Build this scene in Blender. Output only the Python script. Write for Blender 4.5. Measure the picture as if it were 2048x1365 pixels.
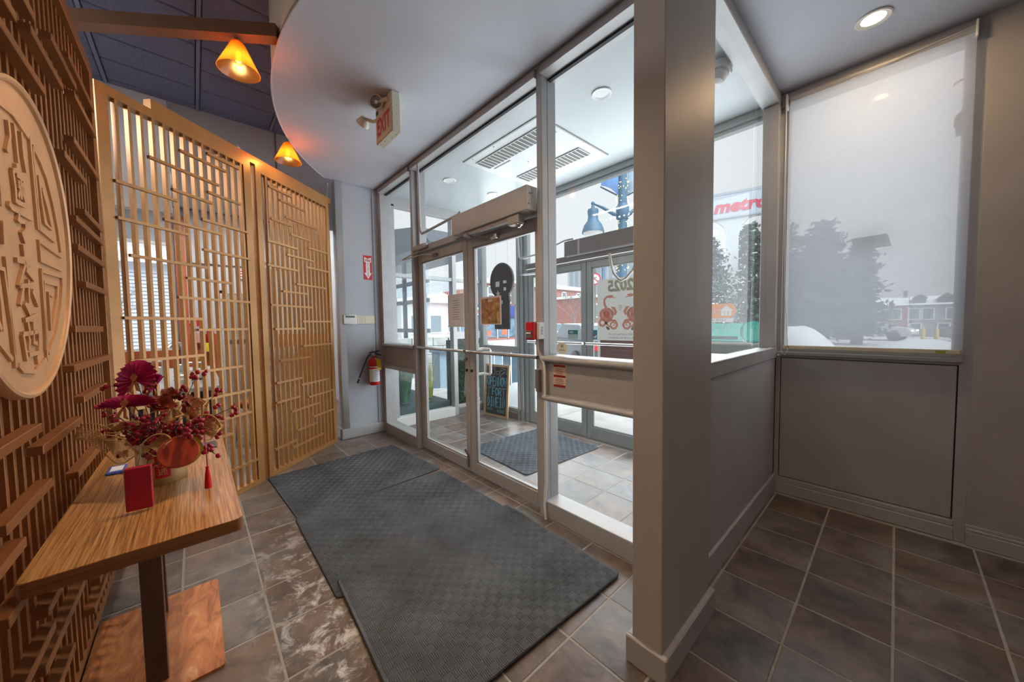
import bpy, bmesh, math, random
from mathutils import Vector, Matrix
from mathutils.geometry import tessellate_polygon
random.seed(7)
for o in list(bpy.data.objects):
    bpy.data.objects.remove(o, do_unlink=True)
SC = bpy.context.scene
COL = SC.collection
PI = math.pi

# ------------------------------------------------------------------ camera
YAW, PITCH, ROLL, FPX = math.radians(47.7699), math.radians(-2.7497), math.radians(-0.8280), 697.63
fwd = Vector((-math.sin(YAW) * math.cos(PITCH), math.cos(YAW) * math.cos(PITCH), math.sin(PITCH)))
rgt = Vector((math.cos(YAW), math.sin(YAW), 0.0))
upv = rgt.cross(fwd)
r2 = rgt * math.cos(ROLL) + upv * math.sin(ROLL)
u2 = upv * math.cos(ROLL) - rgt * math.sin(ROLL)
cam_data = bpy.data.cameras.new('camera')
cam_data.sensor_width = 36.0
cam_data.lens = 36.0 * FPX / 2048.0
cam_data.clip_start = 0.02
cam_data.clip_end = 500.0
cam = bpy.data.objects.new('camera', cam_data)
COL.objects.link(cam)
rot = Matrix((r2, u2, -fwd)).transposed()
cam.matrix_world = Matrix.Translation((0, 0, 1.37)) @ rot.to_4x4()
SC.camera = cam

# ------------------------------------------------------------------ sky, exposure
world = bpy.data.worlds.new('overcast_sky')
SC.world = world
world.use_nodes = True
bg = world.node_tree.nodes['Background']
bg.inputs['Color'].default_value = (0.90, 0.92, 0.945, 1)
bg.inputs['Strength'].default_value = 1.08
# bright patch of the overcast: a very soft winter sun behind cloud, over the roof of the building
sun_data = bpy.data.lights.new('veiled_sun', 'SUN')
sun_data.energy = 6.0
sun_data.angle = math.radians(60)
sun_data.color = (0.95, 0.98, 1.0)
sun = bpy.data.objects.new('veiled_sun', sun_data)
COL.objects.link(sun)
SUN_EL = math.radians(52)
sdir = Vector((0.96 * math.cos(SUN_EL), -0.28 * math.cos(SUN_EL), math.sin(SUN_EL)))
sun.rotation_euler = sdir.to_track_quat('Z', 'Y').to_euler()
vs = SC.view_settings
vs.view_transform = 'Standard'
vs.look = 'None'
vs.exposure = 0.0
vs.gamma = 1.0
vs.use_curve_mapping = False
SC.display_settings.display_device = 'sRGB'
SC.cycles.transparent_max_bounces = 24
SC.cycles.max_bounces = 10
SC.cycles.diffuse_bounces = 5
SC.cycles.glossy_bounces = 4
SC.cycles.caustics_reflective = False
SC.cycles.caustics_refractive = False

def window_fill(name, x0, x1, z0, z1, y, watts, col):
    """added area lamp just inside a glazed front, boosting daylight into the room"""
    L = bpy.data.lights.new(name, 'AREA')
    L.shape = 'RECTANGLE'; L.size = x1 - x0; L.size_y = z1 - z0
    L.energy = watts; L.color = col
    o = bpy.data.objects.new(name, L)
    COL.objects.link(o)
    o.location = ((x0 + x1) / 2, y, (z0 + z1) / 2)
    o.rotation_euler = (-PI / 2, 0, 0)
    return o
window_fill('blind_fill', -0.56, 0.24, 1.2, 2.4, 3.34, 3.2, (0.92, 0.96, 1.0))  # unseen lamp added before the blind to lift the alcove
window_fill('storefront_fill', -4.35, -0.75, 0.15, 2.93, 3.385, 116.0, (0.88, 0.95, 1.0))  # unseen lamp added inside the doors, stronger than the sky itself

LAMPS = {   # room lamps and two added unseen fills: watts and colour, used where built
    'room_panel': (20.0, (1.0, 0.54, 0.22)),
    'dining_fill': (105.0, (1.0, 0.93, 0.86)),
    'downlight': (8.0, (1.0, 0.66, 0.36)),
    'entry_fill': (34.0, (1.0, 0.74, 0.45)),
    'pendant': (3.5, (1.0, 0.55, 0.16)),
}

# ------------------------------------------------------------------ helpers
OFF = {}                                   # world location of each object's origin


class MB:
    def __init__(s):
        s.v = []; s.f = []

    def add(s, vs_, fs_):
        n = len(s.v)
        s.v.extend([tuple(v) for v in vs_])
        s.f.extend([tuple(i + n for i in f) for f in fs_])
        return s

    def box(s, x0, x1, y0, y1, z0, z1):
        x0, x1 = min(x0, x1), max(x0, x1); y0, y1 = min(y0, y1), max(y0, y1); z0, z1 = min(z0, z1), max(z0, z1)
        return s.add([(x0, y0, z0), (x1, y0, z0), (x1, y1, z0), (x0, y1, z0), (x0, y0, z1), (x1, y0, z1), (x1, y1, z1), (x0, y1, z1)],
                     [(0, 3, 2, 1), (4, 5, 6, 7), (0, 1, 5, 4), (1, 2, 6, 5), (2, 3, 7, 6), (3, 0, 4, 7)])

    def bbox(s, x0, x1, y0, y1, z0, z1, b=0.004):
        """box with chamfered edges"""
        x0, x1 = min(x0, x1), max(x0, x1); y0, y1 = min(y0, y1), max(y0, y1); z0, z1 = min(z0, z1), max(z0, z1)
        bm = bmesh.new()
        bmesh.ops.create_cube(bm, size=1.0)
        for v in bm.verts:
            v.co = Vector(((x0 + x1) / 2 + v.co.x * (x1 - x0), (y0 + y1) / 2 + v.co.y * (y1 - y0), (z0 + z1) / 2 + v.co.z * (z1 - z0)))
        b = min(b, 0.45 * min(x1 - x0, y1 - y0, z1 - z0))
        bmesh.ops.bevel(bm, geom=list(bm.edges), offset=b, segments=1, affect='EDGES', profile=0.5)
        return s.bm(bm)

    def bm(s, bm):
        bm.verts.index_update()
        s.add([v.co.copy() for v in bm.verts], [[v.index for v in f.verts] for f in bm.faces])
        bm.free()
        return s

    def fbox(s, F, u0, u1, v0, v1, n0, n1):
        """box in a frame F = (origin, u, v, n)"""
        o, u, v, n = F
        P = [o + u * a + v * b + n * c for c in (n0, n1) for a, b in ((u0, v0), (u1, v0), (u1, v1), (u0, v1))]
        return s.add(P, [(0, 3, 2, 1), (4, 5, 6, 7), (0, 1, 5, 4), (1, 2, 6, 5), (2, 3, 7, 6), (3, 0, 4, 7)])

    def tube(s, pts, r, n=8, cap=True):
        pts = [Vector(p) for p in pts]
        rs = r if isinstance(r, (list, tuple)) else [r] * len(pts)
        rings = []
        t0 = (pts[1] - pts[0]).normalized()
        ref = Vector((0, 0, 1)) if abs(t0.z) < 0.9 else Vector((1, 0, 0))
        a = t0.cross(ref).normalized()
        for i, p in enumerate(pts):
            if i == 0: t = pts[1] - pts[0]
            elif i == len(pts) - 1: t = pts[-1] - pts[-2]
            else: t = (pts[i + 1] - p).normalized() + (p - pts[i - 1]).normalized()
            t = t.normalized() if t.length > 1e-9 else t0
            a = (a - t * a.dot(t))
            a = a.normalized() if a.length > 1e-6 else t.orthogonal().normalized()
            b = t.cross(a)
            rings.append([p + (a * math.cos(2 * PI * k / n) + b * math.sin(2 * PI * k / n)) * rs[i] for k in range(n)])
        V = [v for R in rings for v in R]
        F = []
        for i in range(len(pts) - 1):
            for k in range(n):
                F.append((i * n + k, i * n + (k + 1) % n, (i + 1) * n + (k + 1) % n, (i + 1) * n + k))
        if cap:
            F.append(tuple(reversed(range(n)))); F.append(tuple(range((len(pts) - 1) * n, len(pts) * n)))
        return s.add(V, F)

    def lathe(s, prof, c=(0, 0, 0), axis=(0, 0, 1), n=20, cap=True):
        """prof = [(radius, height)] turned about an axis through c"""
        c = Vector(c); w = Vector(axis).normalized(); a = w.orthogonal().normalized(); b = w.cross(a)
        V = []; F = []
        for r, h in prof:
            for k in range(n):
                th = 2 * PI * k / n
                V.append(c + w * h + (a * math.cos(th) + b * math.sin(th)) * r)
        for i in range(len(prof) - 1):
            for k in range(n):
                F.append((i * n + k, i * n + (k + 1) % n, (i + 1) * n + (k + 1) % n, (i + 1) * n + k))
        if cap and prof[0][0] > 1e-4: F.append(tuple(reversed(range(n))))
        if cap and prof[-1][0] > 1e-4: F.append(tuple(range((len(prof) - 1) * n, len(prof) * n)))
        return s.add(V, F)

    def prism(s, poly, F, n0, n1):
        """2-D polygon (u, v) given depth n0..n1 in frame F; concave outlines allowed"""
        o, u, v, n = F
        k = len(poly)
        area = sum(poly[i][0] * poly[(i + 1) % k][1] - poly[(i + 1) % k][0] * poly[i][1] for i in range(k))
        if area < 0: poly = list(reversed(poly))
        V = [o + u * p[0] + v * p[1] + n * n0 for p in poly] + [o + u * p[0] + v * p[1] + n * n1 for p in poly]
        F_ = [(i, (i + 1) % k, k + (i + 1) % k, k + i) for i in range(k)]
        if k <= 4:
            F_ += [tuple(reversed(range(k))), tuple(range(k, 2 * k))]
        else:
            for t in tessellate_polygon([[Vector((p[0], p[1], 0)) for p in poly]]):
                a, b, c = (poly[q] for q in t)
                if (b[0] - a[0]) * (c[1] - a[1]) - (b[1] - a[1]) * (c[0] - a[0]) < 0: t = (t[0], t[2], t[1])
                F_ += [(t[2], t[1], t[0]), (k + t[0], k + t[1], k + t[2])]
        return s.add(V, F_)

    def stroke(s, pts, w, F, n0, n1):
        """a raised ribbon along a 2-D polyline"""
        P = [Vector((p[0], p[1])) for p in pts]
        L = []; R = []
        for i, p in enumerate(P):
            if i == 0: t = P[1] - P[0]
            elif i == len(P) - 1: t = P[-1] - P[-2]
            else: t = (P[i + 1] - p).normalized() + (p - P[i - 1]).normalized()
            t = t.normalized() if t.length > 1e-9 else Vector((1, 0))
            q = Vector((-t.y, t.x)) * (w / 2 if not isinstance(w, (list, tuple)) else w[i] / 2)
            L.append(p + q); R.append(p - q)
        o, u, v, n = F
        V = []
        for a, b in zip(L, R):
            for q in (a, b):
                V.append(o + u * q.x + v * q.y + n * n0)
                V.append(o + u * q.x + v * q.y + n * n1)
        Fs = []
        for i in range(len(P) - 1):
            a = i * 4; b = a + 4
            Fs += [(a + 1, a + 3, b + 3, b + 1), (a, a + 1, b + 1, b), (a + 2, b + 2, b + 3, a + 3)]
        e = (len(P) - 1) * 4
        Fs += [(0, 2, 3, 1), (e, e + 1, e + 3, e + 2)]
        return s.add(V, Fs)

    def quad(s, a, b, c, d):
        return s.add([a, b, c, d], [(0, 1, 2, 3)])

    def sphere(s, c, r, nu=8, nv=6, sc=(1, 1, 1)):
        c = Vector(c); V = [c + Vector((0, 0, r * sc[2]))]; F = []
        for i in range(1, nv):
            th = PI * i / nv
            for k in range(nu):
                ph = 2 * PI * k / nu
                V.append(c + Vector((r * sc[0] * math.sin(th) * math.cos(ph), r * sc[1] * math.sin(th) * math.sin(ph), r * sc[2] * math.cos(th))))
        V.append(c - Vector((0, 0, r * sc[2])))
        for k in range(nu):
            F.append((0, 1 + k, 1 + (k + 1) % nu))
        for i in range(nv - 2):
            for k in range(nu):
                a = 1 + i * nu
                F.append((a + k, a + nu + k, a + nu + (k + 1) % nu, a + (k + 1) % nu))
        e = len(V) - 1; a = 1 + (nv - 2) * nu
        for k in range(nu):
            F.append((e, a + (k + 1) % nu, a + k))
        return s.add(V, F)


def tag(o, label=None, cat=None, group=None, kind=None):
    if label: o['label'] = label
    if cat: o['category'] = cat
    if group: o['group'] = group
    if kind: o['kind'] = kind
    return o


def link(o, parent=None, loc=None):
    COL.objects.link(o)
    if parent is not None:
        o.parent = parent
    return o


def obj(name, mb, m, parent=None, label=None, cat=None, group=None, kind=None, smooth=False, origin=None):
    me = bpy.data.meshes.new(name)
    base = OFF.get(parent.name, Vector((0, 0, 0))) if parent else Vector((0, 0, 0))
    if parent is None:
        if origin is None:
            xs = [v[0] for v in mb.v]; ys = [v[1] for v in mb.v]; zs = [v[2] for v in mb.v]
            origin = ((min(xs) + max(xs)) / 2, (min(ys) + max(ys)) / 2, min(zs))
        base = Vector(origin)
    me.from_pydata([tuple(Vector(v) - base) for v in mb.v], [], mb.f)
    me.materials.append(m)
    if smooth:
        me.polygons.foreach_set('use_smooth', [True] * len(me.polygons))
        try:
            me.set_sharp_from_angle(angle=math.radians(42))
        except Exception:
            pass
    me.update()
    o = bpy.data.objects.new(name, me)
    link(o, parent)
    if parent is None:
        o.location = base
    OFF[o.name] = base
    return tag(o, label, cat, group, kind)


def thing(name, loc, label=None, cat=None, group=None, kind=None):
    o = bpy.data.objects.new(name, None)
    o.empty_display_size = 0.05
    link(o)
    o.location = loc
    OFF[o.name] = Vector(loc)
    return tag(o, label, cat, group, kind)


def inst(src, name, parent, world_loc, rot=None, scale=None):
    """another object sharing src's mesh, placed at a world point below parent"""
    o = src.copy()
    o.name = name
    COL.objects.link(o)
    o.parent = parent
    base = OFF.get(parent.name, Vector((0, 0, 0))) if parent else Vector((0, 0, 0))
    o.location = Vector(world_loc) - base
    if rot is not None: o.rotation_euler = rot
    if scale is not None: o.scale = scale
    for k in ('label', 'category', 'group', 'kind'):
        if k in o: del o[k]
    OFF[o.name] = Vector(world_loc)
    return o


def mesh_of(mb, name, m, smooth=False):
    me = bpy.data.meshes.new(name)
    me.from_pydata([tuple(v) for v in mb.v], [], mb.f)
    me.materials.append(m)
    if smooth:
        me.polygons.foreach_set('use_smooth', [True] * len(me.polygons))
    return me


def mobj(name, me, parent, world_loc, rot=None, scale=None):
    o = bpy.data.objects.new(name, me)
    COL.objects.link(o)
    base = Vector((0, 0, 0))
    if parent is not None:
        o.parent = parent
        base = OFF.get(parent.name, base)
    o.location = Vector(world_loc) - base
    if rot is not None: o.rotation_euler = rot
    if scale is not None: o.scale = scale
    OFF[o.name] = Vector(world_loc)
    return o


def FR(o, u, v):
    u = Vector(u).normalized(); v = Vector(v).normalized()
    return (Vector(o), u, v, u.cross(v))


def text_mb(mb, body, F, x, y, h, align='CENTER', depth=0.0, n=0.002, sx=1.0, res=2, bold=0.0, slant=0.0, spacing=1.0):
    """lettering of cap height about h at (x, y) in frame F"""
    cu = bpy.data.curves.new('lettering', 'FONT')
    cu.body = body; cu.size = h / 0.70; cu.align_x = align; cu.align_y = 'CENTER'
    cu.resolution_u = res; cu.extrude = depth; cu.offset = bold; cu.shear = slant; cu.space_character = spacing
    t = bpy.data.objects.new('lettering', cu)
    COL.objects.link(t)
    dg = bpy.context.evaluated_depsgraph_get()
    me = t.evaluated_get(dg).to_mesh()
    o, u, v, w = F
    mb.add([o + u * (x + q.co.x * sx) + v * (y + q.co.y) + w * (n + q.co.z) for q in me.vertices], [tuple(p.vertices) for p in me.polygons])
    t.evaluated_get(dg).to_mesh_clear()
    bpy.data.objects.remove(t, do_unlink=True)
    bpy.data.curves.remove(cu)
    return mb


# ------------------------------------------------------------------ materials
def new_mat(name):
    m = bpy.data.materials.new(name)
    m.use_nodes = True
    nt = m.node_tree
    return m, nt, nt.nodes['Principled BSDF']


def N(nt, t, **kw):
    n = nt.nodes.new(t)
    for k, v in kw.items():
        setattr(n, k, v)
    return n


def mathn(nt, op, a, b=None, clamp=False):
    n = N(nt, 'ShaderNodeMath', operation=op)
    n.use_clamp = clamp
    for i, x in enumerate((a, b)):
        if x is None: continue
        if isinstance(x, (int, float)): n.inputs[i].default_value = x
        else: nt.links.new(x, n.inputs[i])
    return n.outputs[0]


def ramp(nt, fac, stops):
    r = N(nt, 'ShaderNodeValToRGB')
    el = r.color_ramp.elements
    while len(el) < len(stops): el.new(0.5)
    for e, (p, c) in zip(el, stops):
        e.position = p; e.color = (c[0], c[1], c[2], 1)
    nt.links.new(fac, r.inputs[0])
    return r.outputs[0]


def mixc(nt, fac, a, b):
    n = N(nt, 'ShaderNodeMix', data_type='RGBA')
    for sock, x in ((n.inputs['Factor'], fac), (n.inputs[6], a), (n.inputs[7], b)):
        if isinstance(x, (int, float)): sock.default_value = x
        elif isinstance(x, (tuple, list)): sock.default_value = (x[0], x[1], x[2], 1)
        else: nt.links.new(x, sock)
    return n.outputs[2]


def wpos(nt, scale=(1, 1, 1), rotz=0.0):
    g = N(nt, 'ShaderNodeNewGeometry')
    mp = N(nt, 'ShaderNodeMapping')
    mp.inputs['Scale'].default_value = scale
    mp.inputs['Rotation'].default_value = (0, 0, rotz)
    nt.links.new(g.outputs['Position'], mp.inputs['Vector'])
    return mp.outputs[0]


def noise(nt, vec, scale, detail=4, rough=0.55, dist=0.0):
    n = N(nt, 'ShaderNodeTexNoise')
    n.inputs['Scale'].default_value = scale
    n.inputs['Detail'].default_value = detail
    n.inputs['Roughness'].default_value = rough
    n.inputs['Distortion'].default_value = dist
    if vec is not None: nt.links.new(vec, n.inputs['Vector'])
    return n.outputs['Fac']


def bumpn(nt, bsdf, h, strength=0.2, dist=0.01):
    b = N(nt, 'ShaderNodeBump')
    b.inputs['Strength'].default_value = strength
    b.inputs['Distance'].default_value = dist
    nt.links.new(h, b.inputs['Height'])
    nt.links.new(b.outputs[0], bsdf.inputs['Normal'])


def M(name, col, rough=0.5, metal=0.0, var=0.0, scale=6.0, bump=0.0, bscale=60.0, spec=0.5, emit=None, es=0.0, stretch=(1, 1, 1), sub=0.0):
    """plain painted / plastic / metal surface with a little mottling"""
    m, nt, b = new_mat(name)
    b.inputs['Base Color'].default_value = (col[0], col[1], col[2], 1)
    b.inputs['Roughness'].default_value = rough
    b.inputs['Metallic'].default_value = metal
    b.inputs['Specular IOR Level'].default_value = spec
    if var > 0:
        f = noise(nt, wpos(nt, stretch), scale, 5, 0.6)
        c = ramp(nt, f, [(0.3, [max(0, q * (1 - var)) for q in col]), (0.7, [min(1, q * (1 + var)) for q in col])])
        nt.links.new(c, b.inputs['Base Color'])
    if bump > 0:
        bumpn(nt, b, noise(nt, wpos(nt, stretch), bscale, 4, 0.6), bump, 0.004)
    if emit is not None:
        b.inputs['Emission Color'].default_value = (emit[0], emit[1], emit[2], 1)
        b.inputs['Emission Strength'].default_value = es
    return m


def glass_mat(name, tint=(0.95, 0.97, 0.97), dust=0.04, dustcol=(0.75, 0.8, 0.82), gloss=0.9):
    """clear pane with a thin film of dust: see-through, mirror-like towards grazing angles"""
    m = bpy.data.materials.new(name)
    m.use_nodes = True
    nt = m.node_tree
    nt.nodes.remove(nt.nodes['Principled BSDF'])
    out = nt.nodes['Material Output']
    tr = N(nt, 'ShaderNodeBsdfTransparent'); tr.inputs[0].default_value = (*tint, 1)
    gl = N(nt, 'ShaderNodeBsdfGlossy'); gl.inputs['Roughness'].default_value = 0.0
    lw = N(nt, 'ShaderNodeLayerWeight'); lw.inputs['Blend'].default_value = 0.5
    p5 = mathn(nt, 'POWER', lw.outputs['Facing'], 4.0)
    fac = mathn(nt, 'ADD', mathn(nt, 'MULTIPLY', p5, 0.7 * gloss), 0.025, clamp=True)
    mx = N(nt, 'ShaderNodeMixShader')
    nt.links.new(fac, mx.inputs[0]); nt.links.new(tr.outputs[0], mx.inputs[1]); nt.links.new(gl.outputs[0], mx.inputs[2])
    df = N(nt, 'ShaderNodeBsdfTranslucent'); df.inputs[0].default_value = (*dustcol, 1)
    f = noise(nt, wpos(nt), 5.0, 6, 0.7)
    du = mathn(nt, 'MULTIPLY', f, 2 * dust)
    mx2 = N(nt, 'ShaderNodeMixShader')
    nt.links.new(du, mx2.inputs[0]); nt.links.new(mx.outputs[0], mx2.inputs[1]); nt.links.new(df.outputs[0], mx2.inputs[2])
    nt.links.new(mx2.outputs[0], out.inputs[0])
    return m


def sheer(name, col, through, trans=0.6):
    """fabric or frosted sheet: part open weave, part glowing-through, part diffuse"""
    m = bpy.data.materials.new(name)
    m.use_nodes = True
    nt = m.node_tree
    nt.nodes.remove(nt.nodes['Principled BSDF'])
    out = nt.nodes['Material Output']
    tr = N(nt, 'ShaderNodeBsdfTransparent')
    tl = N(nt, 'ShaderNodeBsdfTranslucent'); df = N(nt, 'ShaderNodeBsdfDiffuse')
    g = wpos(nt, (6.0, 1.0, 90.0))
    f = noise(nt, g, 4.0, 3, 0.6)
    c = ramp(nt, f, [(0.3, [q * 0.86 for q in col]), (0.7, col)])
    nt.links.new(c, tl.inputs[0]); nt.links.new(c, df.inputs[0])
    a = N(nt, 'ShaderNodeMixShader'); a.inputs[0].default_value = trans
    nt.links.new(df.outputs[0], a.inputs[1]); nt.links.new(tl.outputs[0], a.inputs[2])
    b = N(nt, 'ShaderNodeMixShader')
    th = mathn(nt, 'ADD', mathn(nt, 'MULTIPLY', mathn(nt, 'SUBTRACT', f, 0.5), 0.10), through, clamp=True)
    nt.links.new(th, b.inputs[0])
    nt.links.new(a.outputs[0], b.inputs[1]); nt.links.new(tr.outputs[0], b.inputs[2])
    nt.links.new(b.outputs[0], out.inputs[0])
    return m


# floor tile: slate-look porcelain, tone differs from tile to tile; dried road salt lies beside the mats
def tile_mat():
    m, nt, b = new_mat('slate_tile')
    oi = N(nt, 'ShaderNodeObjectInfo')
    g = N(nt, 'ShaderNodeNewGeometry')
    off = N(nt, 'ShaderNodeVectorMath', operation='MULTIPLY_ADD')
    nt.links.new(oi.outputs['Random'], off.inputs[0]); off.inputs[1].default_value = (37, 19, 7)
    nt.links.new(g.outputs['Position'], off.inputs[2])
    n1 = noise(nt, off.outputs[0], 5.5, 7, 0.62, 0.6)
    n2 = noise(nt, off.outputs[0], 2.2, 3, 0.5, 0.3)
    c = ramp(nt, n1, [(0.26, (0.055, 0.052, 0.054)), (0.44, (0.135, 0.124, 0.120)), (0.58, (0.205, 0.185, 0.172)), (0.76, (0.30, 0.285, 0.28))])
    rust = ramp(nt, n2, [(0.38, (1, 1, 1)), (0.66, (1.0, 0.70, 0.52))])
    mul = N(nt, 'ShaderNodeMix', data_type='RGBA', blend_type='MULTIPLY'); mul.inputs['Factor'].default_value = 1.0
    nt.links.new(c, mul.inputs[6]); nt.links.new(rust, mul.inputs[7])
    tone = ramp(nt, oi.outputs['Random'], [(0.0, (0.80, 0.80, 0.80)), (1.0, (1.12, 1.10, 1.08))])
    mul2 = N(nt, 'ShaderNodeMix', data_type='RGBA', blend_type='MULTIPLY'); mul2.inputs['Factor'].default_value = 1.0
    nt.links.new(mul.outputs[2], mul2.inputs[6]); nt.links.new(tone, mul2.inputs[7])
    # salt
    sep = N(nt, 'ShaderNodeSeparateXYZ'); nt.links.new(g.outputs['Position'], sep.inputs[0])
    dy = mathn(nt, 'SUBTRACT', sep.outputs[1], 0.38)
    band = mathn(nt, 'SUBTRACT', 1.0, mathn(nt, 'MULTIPLY', mathn(nt, 'ABSOLUTE', dy), 3.4), clamp=True)
    dx = mathn(nt, 'SUBTRACT', 1.0, mathn(nt, 'MULTIPLY', mathn(nt, 'ABSOLUTE', mathn(nt, 'ADD', sep.outputs[0], 1.75)), 0.75), clamp=True)
    ns = noise(nt, g.outputs['Position'], 10.0, 9, 0.74, 0.55)
    sm = ramp(nt, ns, [(0.50, (0, 0, 0)), (0.66, (1, 1, 1))])
    fac = mathn(nt, 'MULTIPLY', mathn(nt, 'MULTIPLY', mathn(nt, 'MULTIPLY', band, dx), sm), 1.7, clamp=True)
    col = mixc(nt, fac, mul2.outputs[2], (0.74, 0.73, 0.74))
    nt.links.new(col, b.inputs['Base Color'])
    rr = mathn(nt, 'ADD', mathn(nt, 'MULTIPLY', n1, 0.25), 0.24)
    nt.links.new(rr, b.inputs['Roughness'])
    b.inputs['Specular IOR Level'].default_value = 0.55
    bumpn(nt, b, n1, 0.35, 0.006)
    return m


def wood_mat(name, cols, axis='x', rough=0.35, sc=1.0):
    m, nt, b = new_mat(name)
    st = {'x': (5, 230, 230), 'y': (230, 5, 230), 'z': (230, 230, 5)}[axis]
    f = noise(nt, wpos(nt, tuple(q * sc for q in st)), 1.0, 5, 0.65)
    c = ramp(nt, f, [(0.30, cols[0]), (0.46, cols[1]), (0.58, cols[2]), (0.75, cols[3])])
    nt.links.new(c, b.inputs['Base Color'])
    b.inputs['Roughness'].default_value = rough
    bumpn(nt, b, f, 0.08, 0.002)
    return m


def brick_mat(name, c1, c2, mortar, w=0.22, h=0.075):
    m, nt, b = new_mat(name)
    g = N(nt, 'ShaderNodeNewGeometry')
    sep = N(nt, 'ShaderNodeSeparateXYZ'); nt.links.new(g.outputs['Position'], sep.inputs[0])
    cb = N(nt, 'ShaderNodeCombineXYZ')
    nt.links.new(mathn(nt, 'ADD', sep.outputs[0], sep.outputs[1]), cb.inputs[0]); nt.links.new(sep.outputs[2], cb.inputs[1])
    br = N(nt, 'ShaderNodeTexBrick')
    br.inputs['Scale'].default_value = 1.0
    br.inputs['Brick Width'].default_value = w; br.inputs['Row Height'].default_value = h; br.inputs['Mortar Size'].default_value = h * 0.1
    br.inputs['Color1'].default_value = (*c1, 1); br.inputs['Color2'].default_value = (*c2, 1); br.inputs['Mortar'].default_value = (*mortar, 1)
    nt.links.new(cb.outputs[0], br.inputs['Vector'])
    nt.links.new(br.outputs[0], b.inputs['Base Color'])
    b.inputs['Roughness'].default_value = 0.85
    return m


MT = {}
MT['paint'] = M('grey_paint', (0.46, 0.46, 0.475), 0.55, var=0.06, scale=3, bump=0.04)
MT['paint_wall'] = M('blue_grey_wall_paint', (0.465, 0.50, 0.555), 0.6, var=0.05, scale=2.5, bump=0.05)
MT['ceil'] = M('grey_ceiling_paint', (0.56, 0.57, 0.63), 0.7, var=0.06, scale=1.3, bump=0.04)
MT['alu'] = M('painted_aluminium', (0.45, 0.445, 0.45), 0.42, 0.15, var=0.07, scale=5, bump=0.03)
MT['alu_green'] = M('mill_aluminium', (0.42, 0.46, 0.46), 0.38, 0.35, var=0.06, scale=4)
MT['steel'] = M('brushed_steel', (0.62, 0.61, 0.60), 0.28, 0.9)
MT['bronze_d'] = M('dark_bronze_metal', (0.24, 0.22, 0.215), 0.45, 0.4)
MT['glass'] = glass_mat('dusty_glass', dust=0.008)
MT['glass_out'] = glass_mat('outer_glass', (0.945, 0.965, 0.97), 0.035)
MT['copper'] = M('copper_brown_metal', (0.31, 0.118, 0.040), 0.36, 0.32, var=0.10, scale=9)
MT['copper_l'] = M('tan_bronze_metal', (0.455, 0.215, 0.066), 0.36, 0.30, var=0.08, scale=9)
MT['plaque'] = M('brushed_copper_plaque', (0.70, 0.40, 0.21), 0.42, 0.30, var=0.10, scale=7)
MT['black'] = M('black_plastic', (0.015, 0.015, 0.017), 0.4)
MT['dark'] = M('dark_gap', (0.02, 0.02, 0.022), 0.7)
MT['white'] = M('white_plastic', (0.80, 0.80, 0.78), 0.45)
MT['cream'] = M('aged_cream_plastic', (0.70, 0.66, 0.52), 0.5)
MT['red'] = M('signal_red', (0.62, 0.012, 0.02), 0.4)
MT['tile'] = tile_mat()
MT['grout'] = M('sandy_grout', (0.40, 0.37, 0.33), 0.85, var=0.15, scale=14)
MT['paper'] = M('white_paper', (0.82, 0.82, 0.83), 0.7)
MT['ink'] = M('grey_ink', (0.12, 0.12, 0.13), 0.7)
MT['inkred'] = M('red_ink', (0.55, 0.02, 0.03), 0.6)
# ================================================================== SETTING
ST = 'structure'
# ---- floor: grout bed with every tile of the entrance laid one by one
floor = obj('floor', MB().box(-4.62, 3.2, -5.2, 3.50, -0.12, -0.0022).box(-9.1, -4.62, -5.2, 1.97, -0.12, -0.0022).box(-9.1, -7.28, 1.97, 2.64, -0.12, -0.0022), MT['grout'], kind=ST, label='floor of slate look tiles')
TX, TY = 0.317, 0.315
tile_meshes = []
for k in range(4):
    bm = bmesh.new()
    bmesh.ops.create_cube(bm, size=1.0)
    for v in bm.verts:
        v.co = Vector((v.co.x * (TX - 0.0085), v.co.y * (TY - 0.0085), v.co.z * 0.012))
        if v.co.z > 0:
            v.co.z += random.uniform(-0.0007, 0.0007)
    bmesh.ops.bevel(bm, geom=[e for e in bm.edges if all(v.co.z > 0 for v in e.verts)], offset=0.0022, segments=1, affect='EDGES', profile=0.5)
    me = bpy.data.meshes.new('tile')
    bm.to_mesh(me); bm.free()
    me.materials.append(MT['tile'])
    tile_meshes.append(me)
rest = MB()
for i in range(-29, 9):
    for j in range(-8, 11):
        x = 0.025 + TX * (i + 0.5); y = 0.208 + TY * (j + 0.5)
        if y > 3.46: continue
        near = -4.95 < x < 1.15 and -0.75 < y
        if near:
            mobj('tile', random.choice(tile_meshes), floor, (x, y, -0.0065 + random.uniform(-0.0004, 0.0004)), rot=(0, 0, random.choice((0, PI))))
        elif y < 1.95 or x > -4.6:
            rest.box(x - TX / 2 + .003, x + TX / 2 - .003, y - TY / 2 + .003, y + TY / 2 - .003, -0.012, -0.0005)
obj('tiles_beyond', rest, MT['tile'], floor, kind='stuff')

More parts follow.
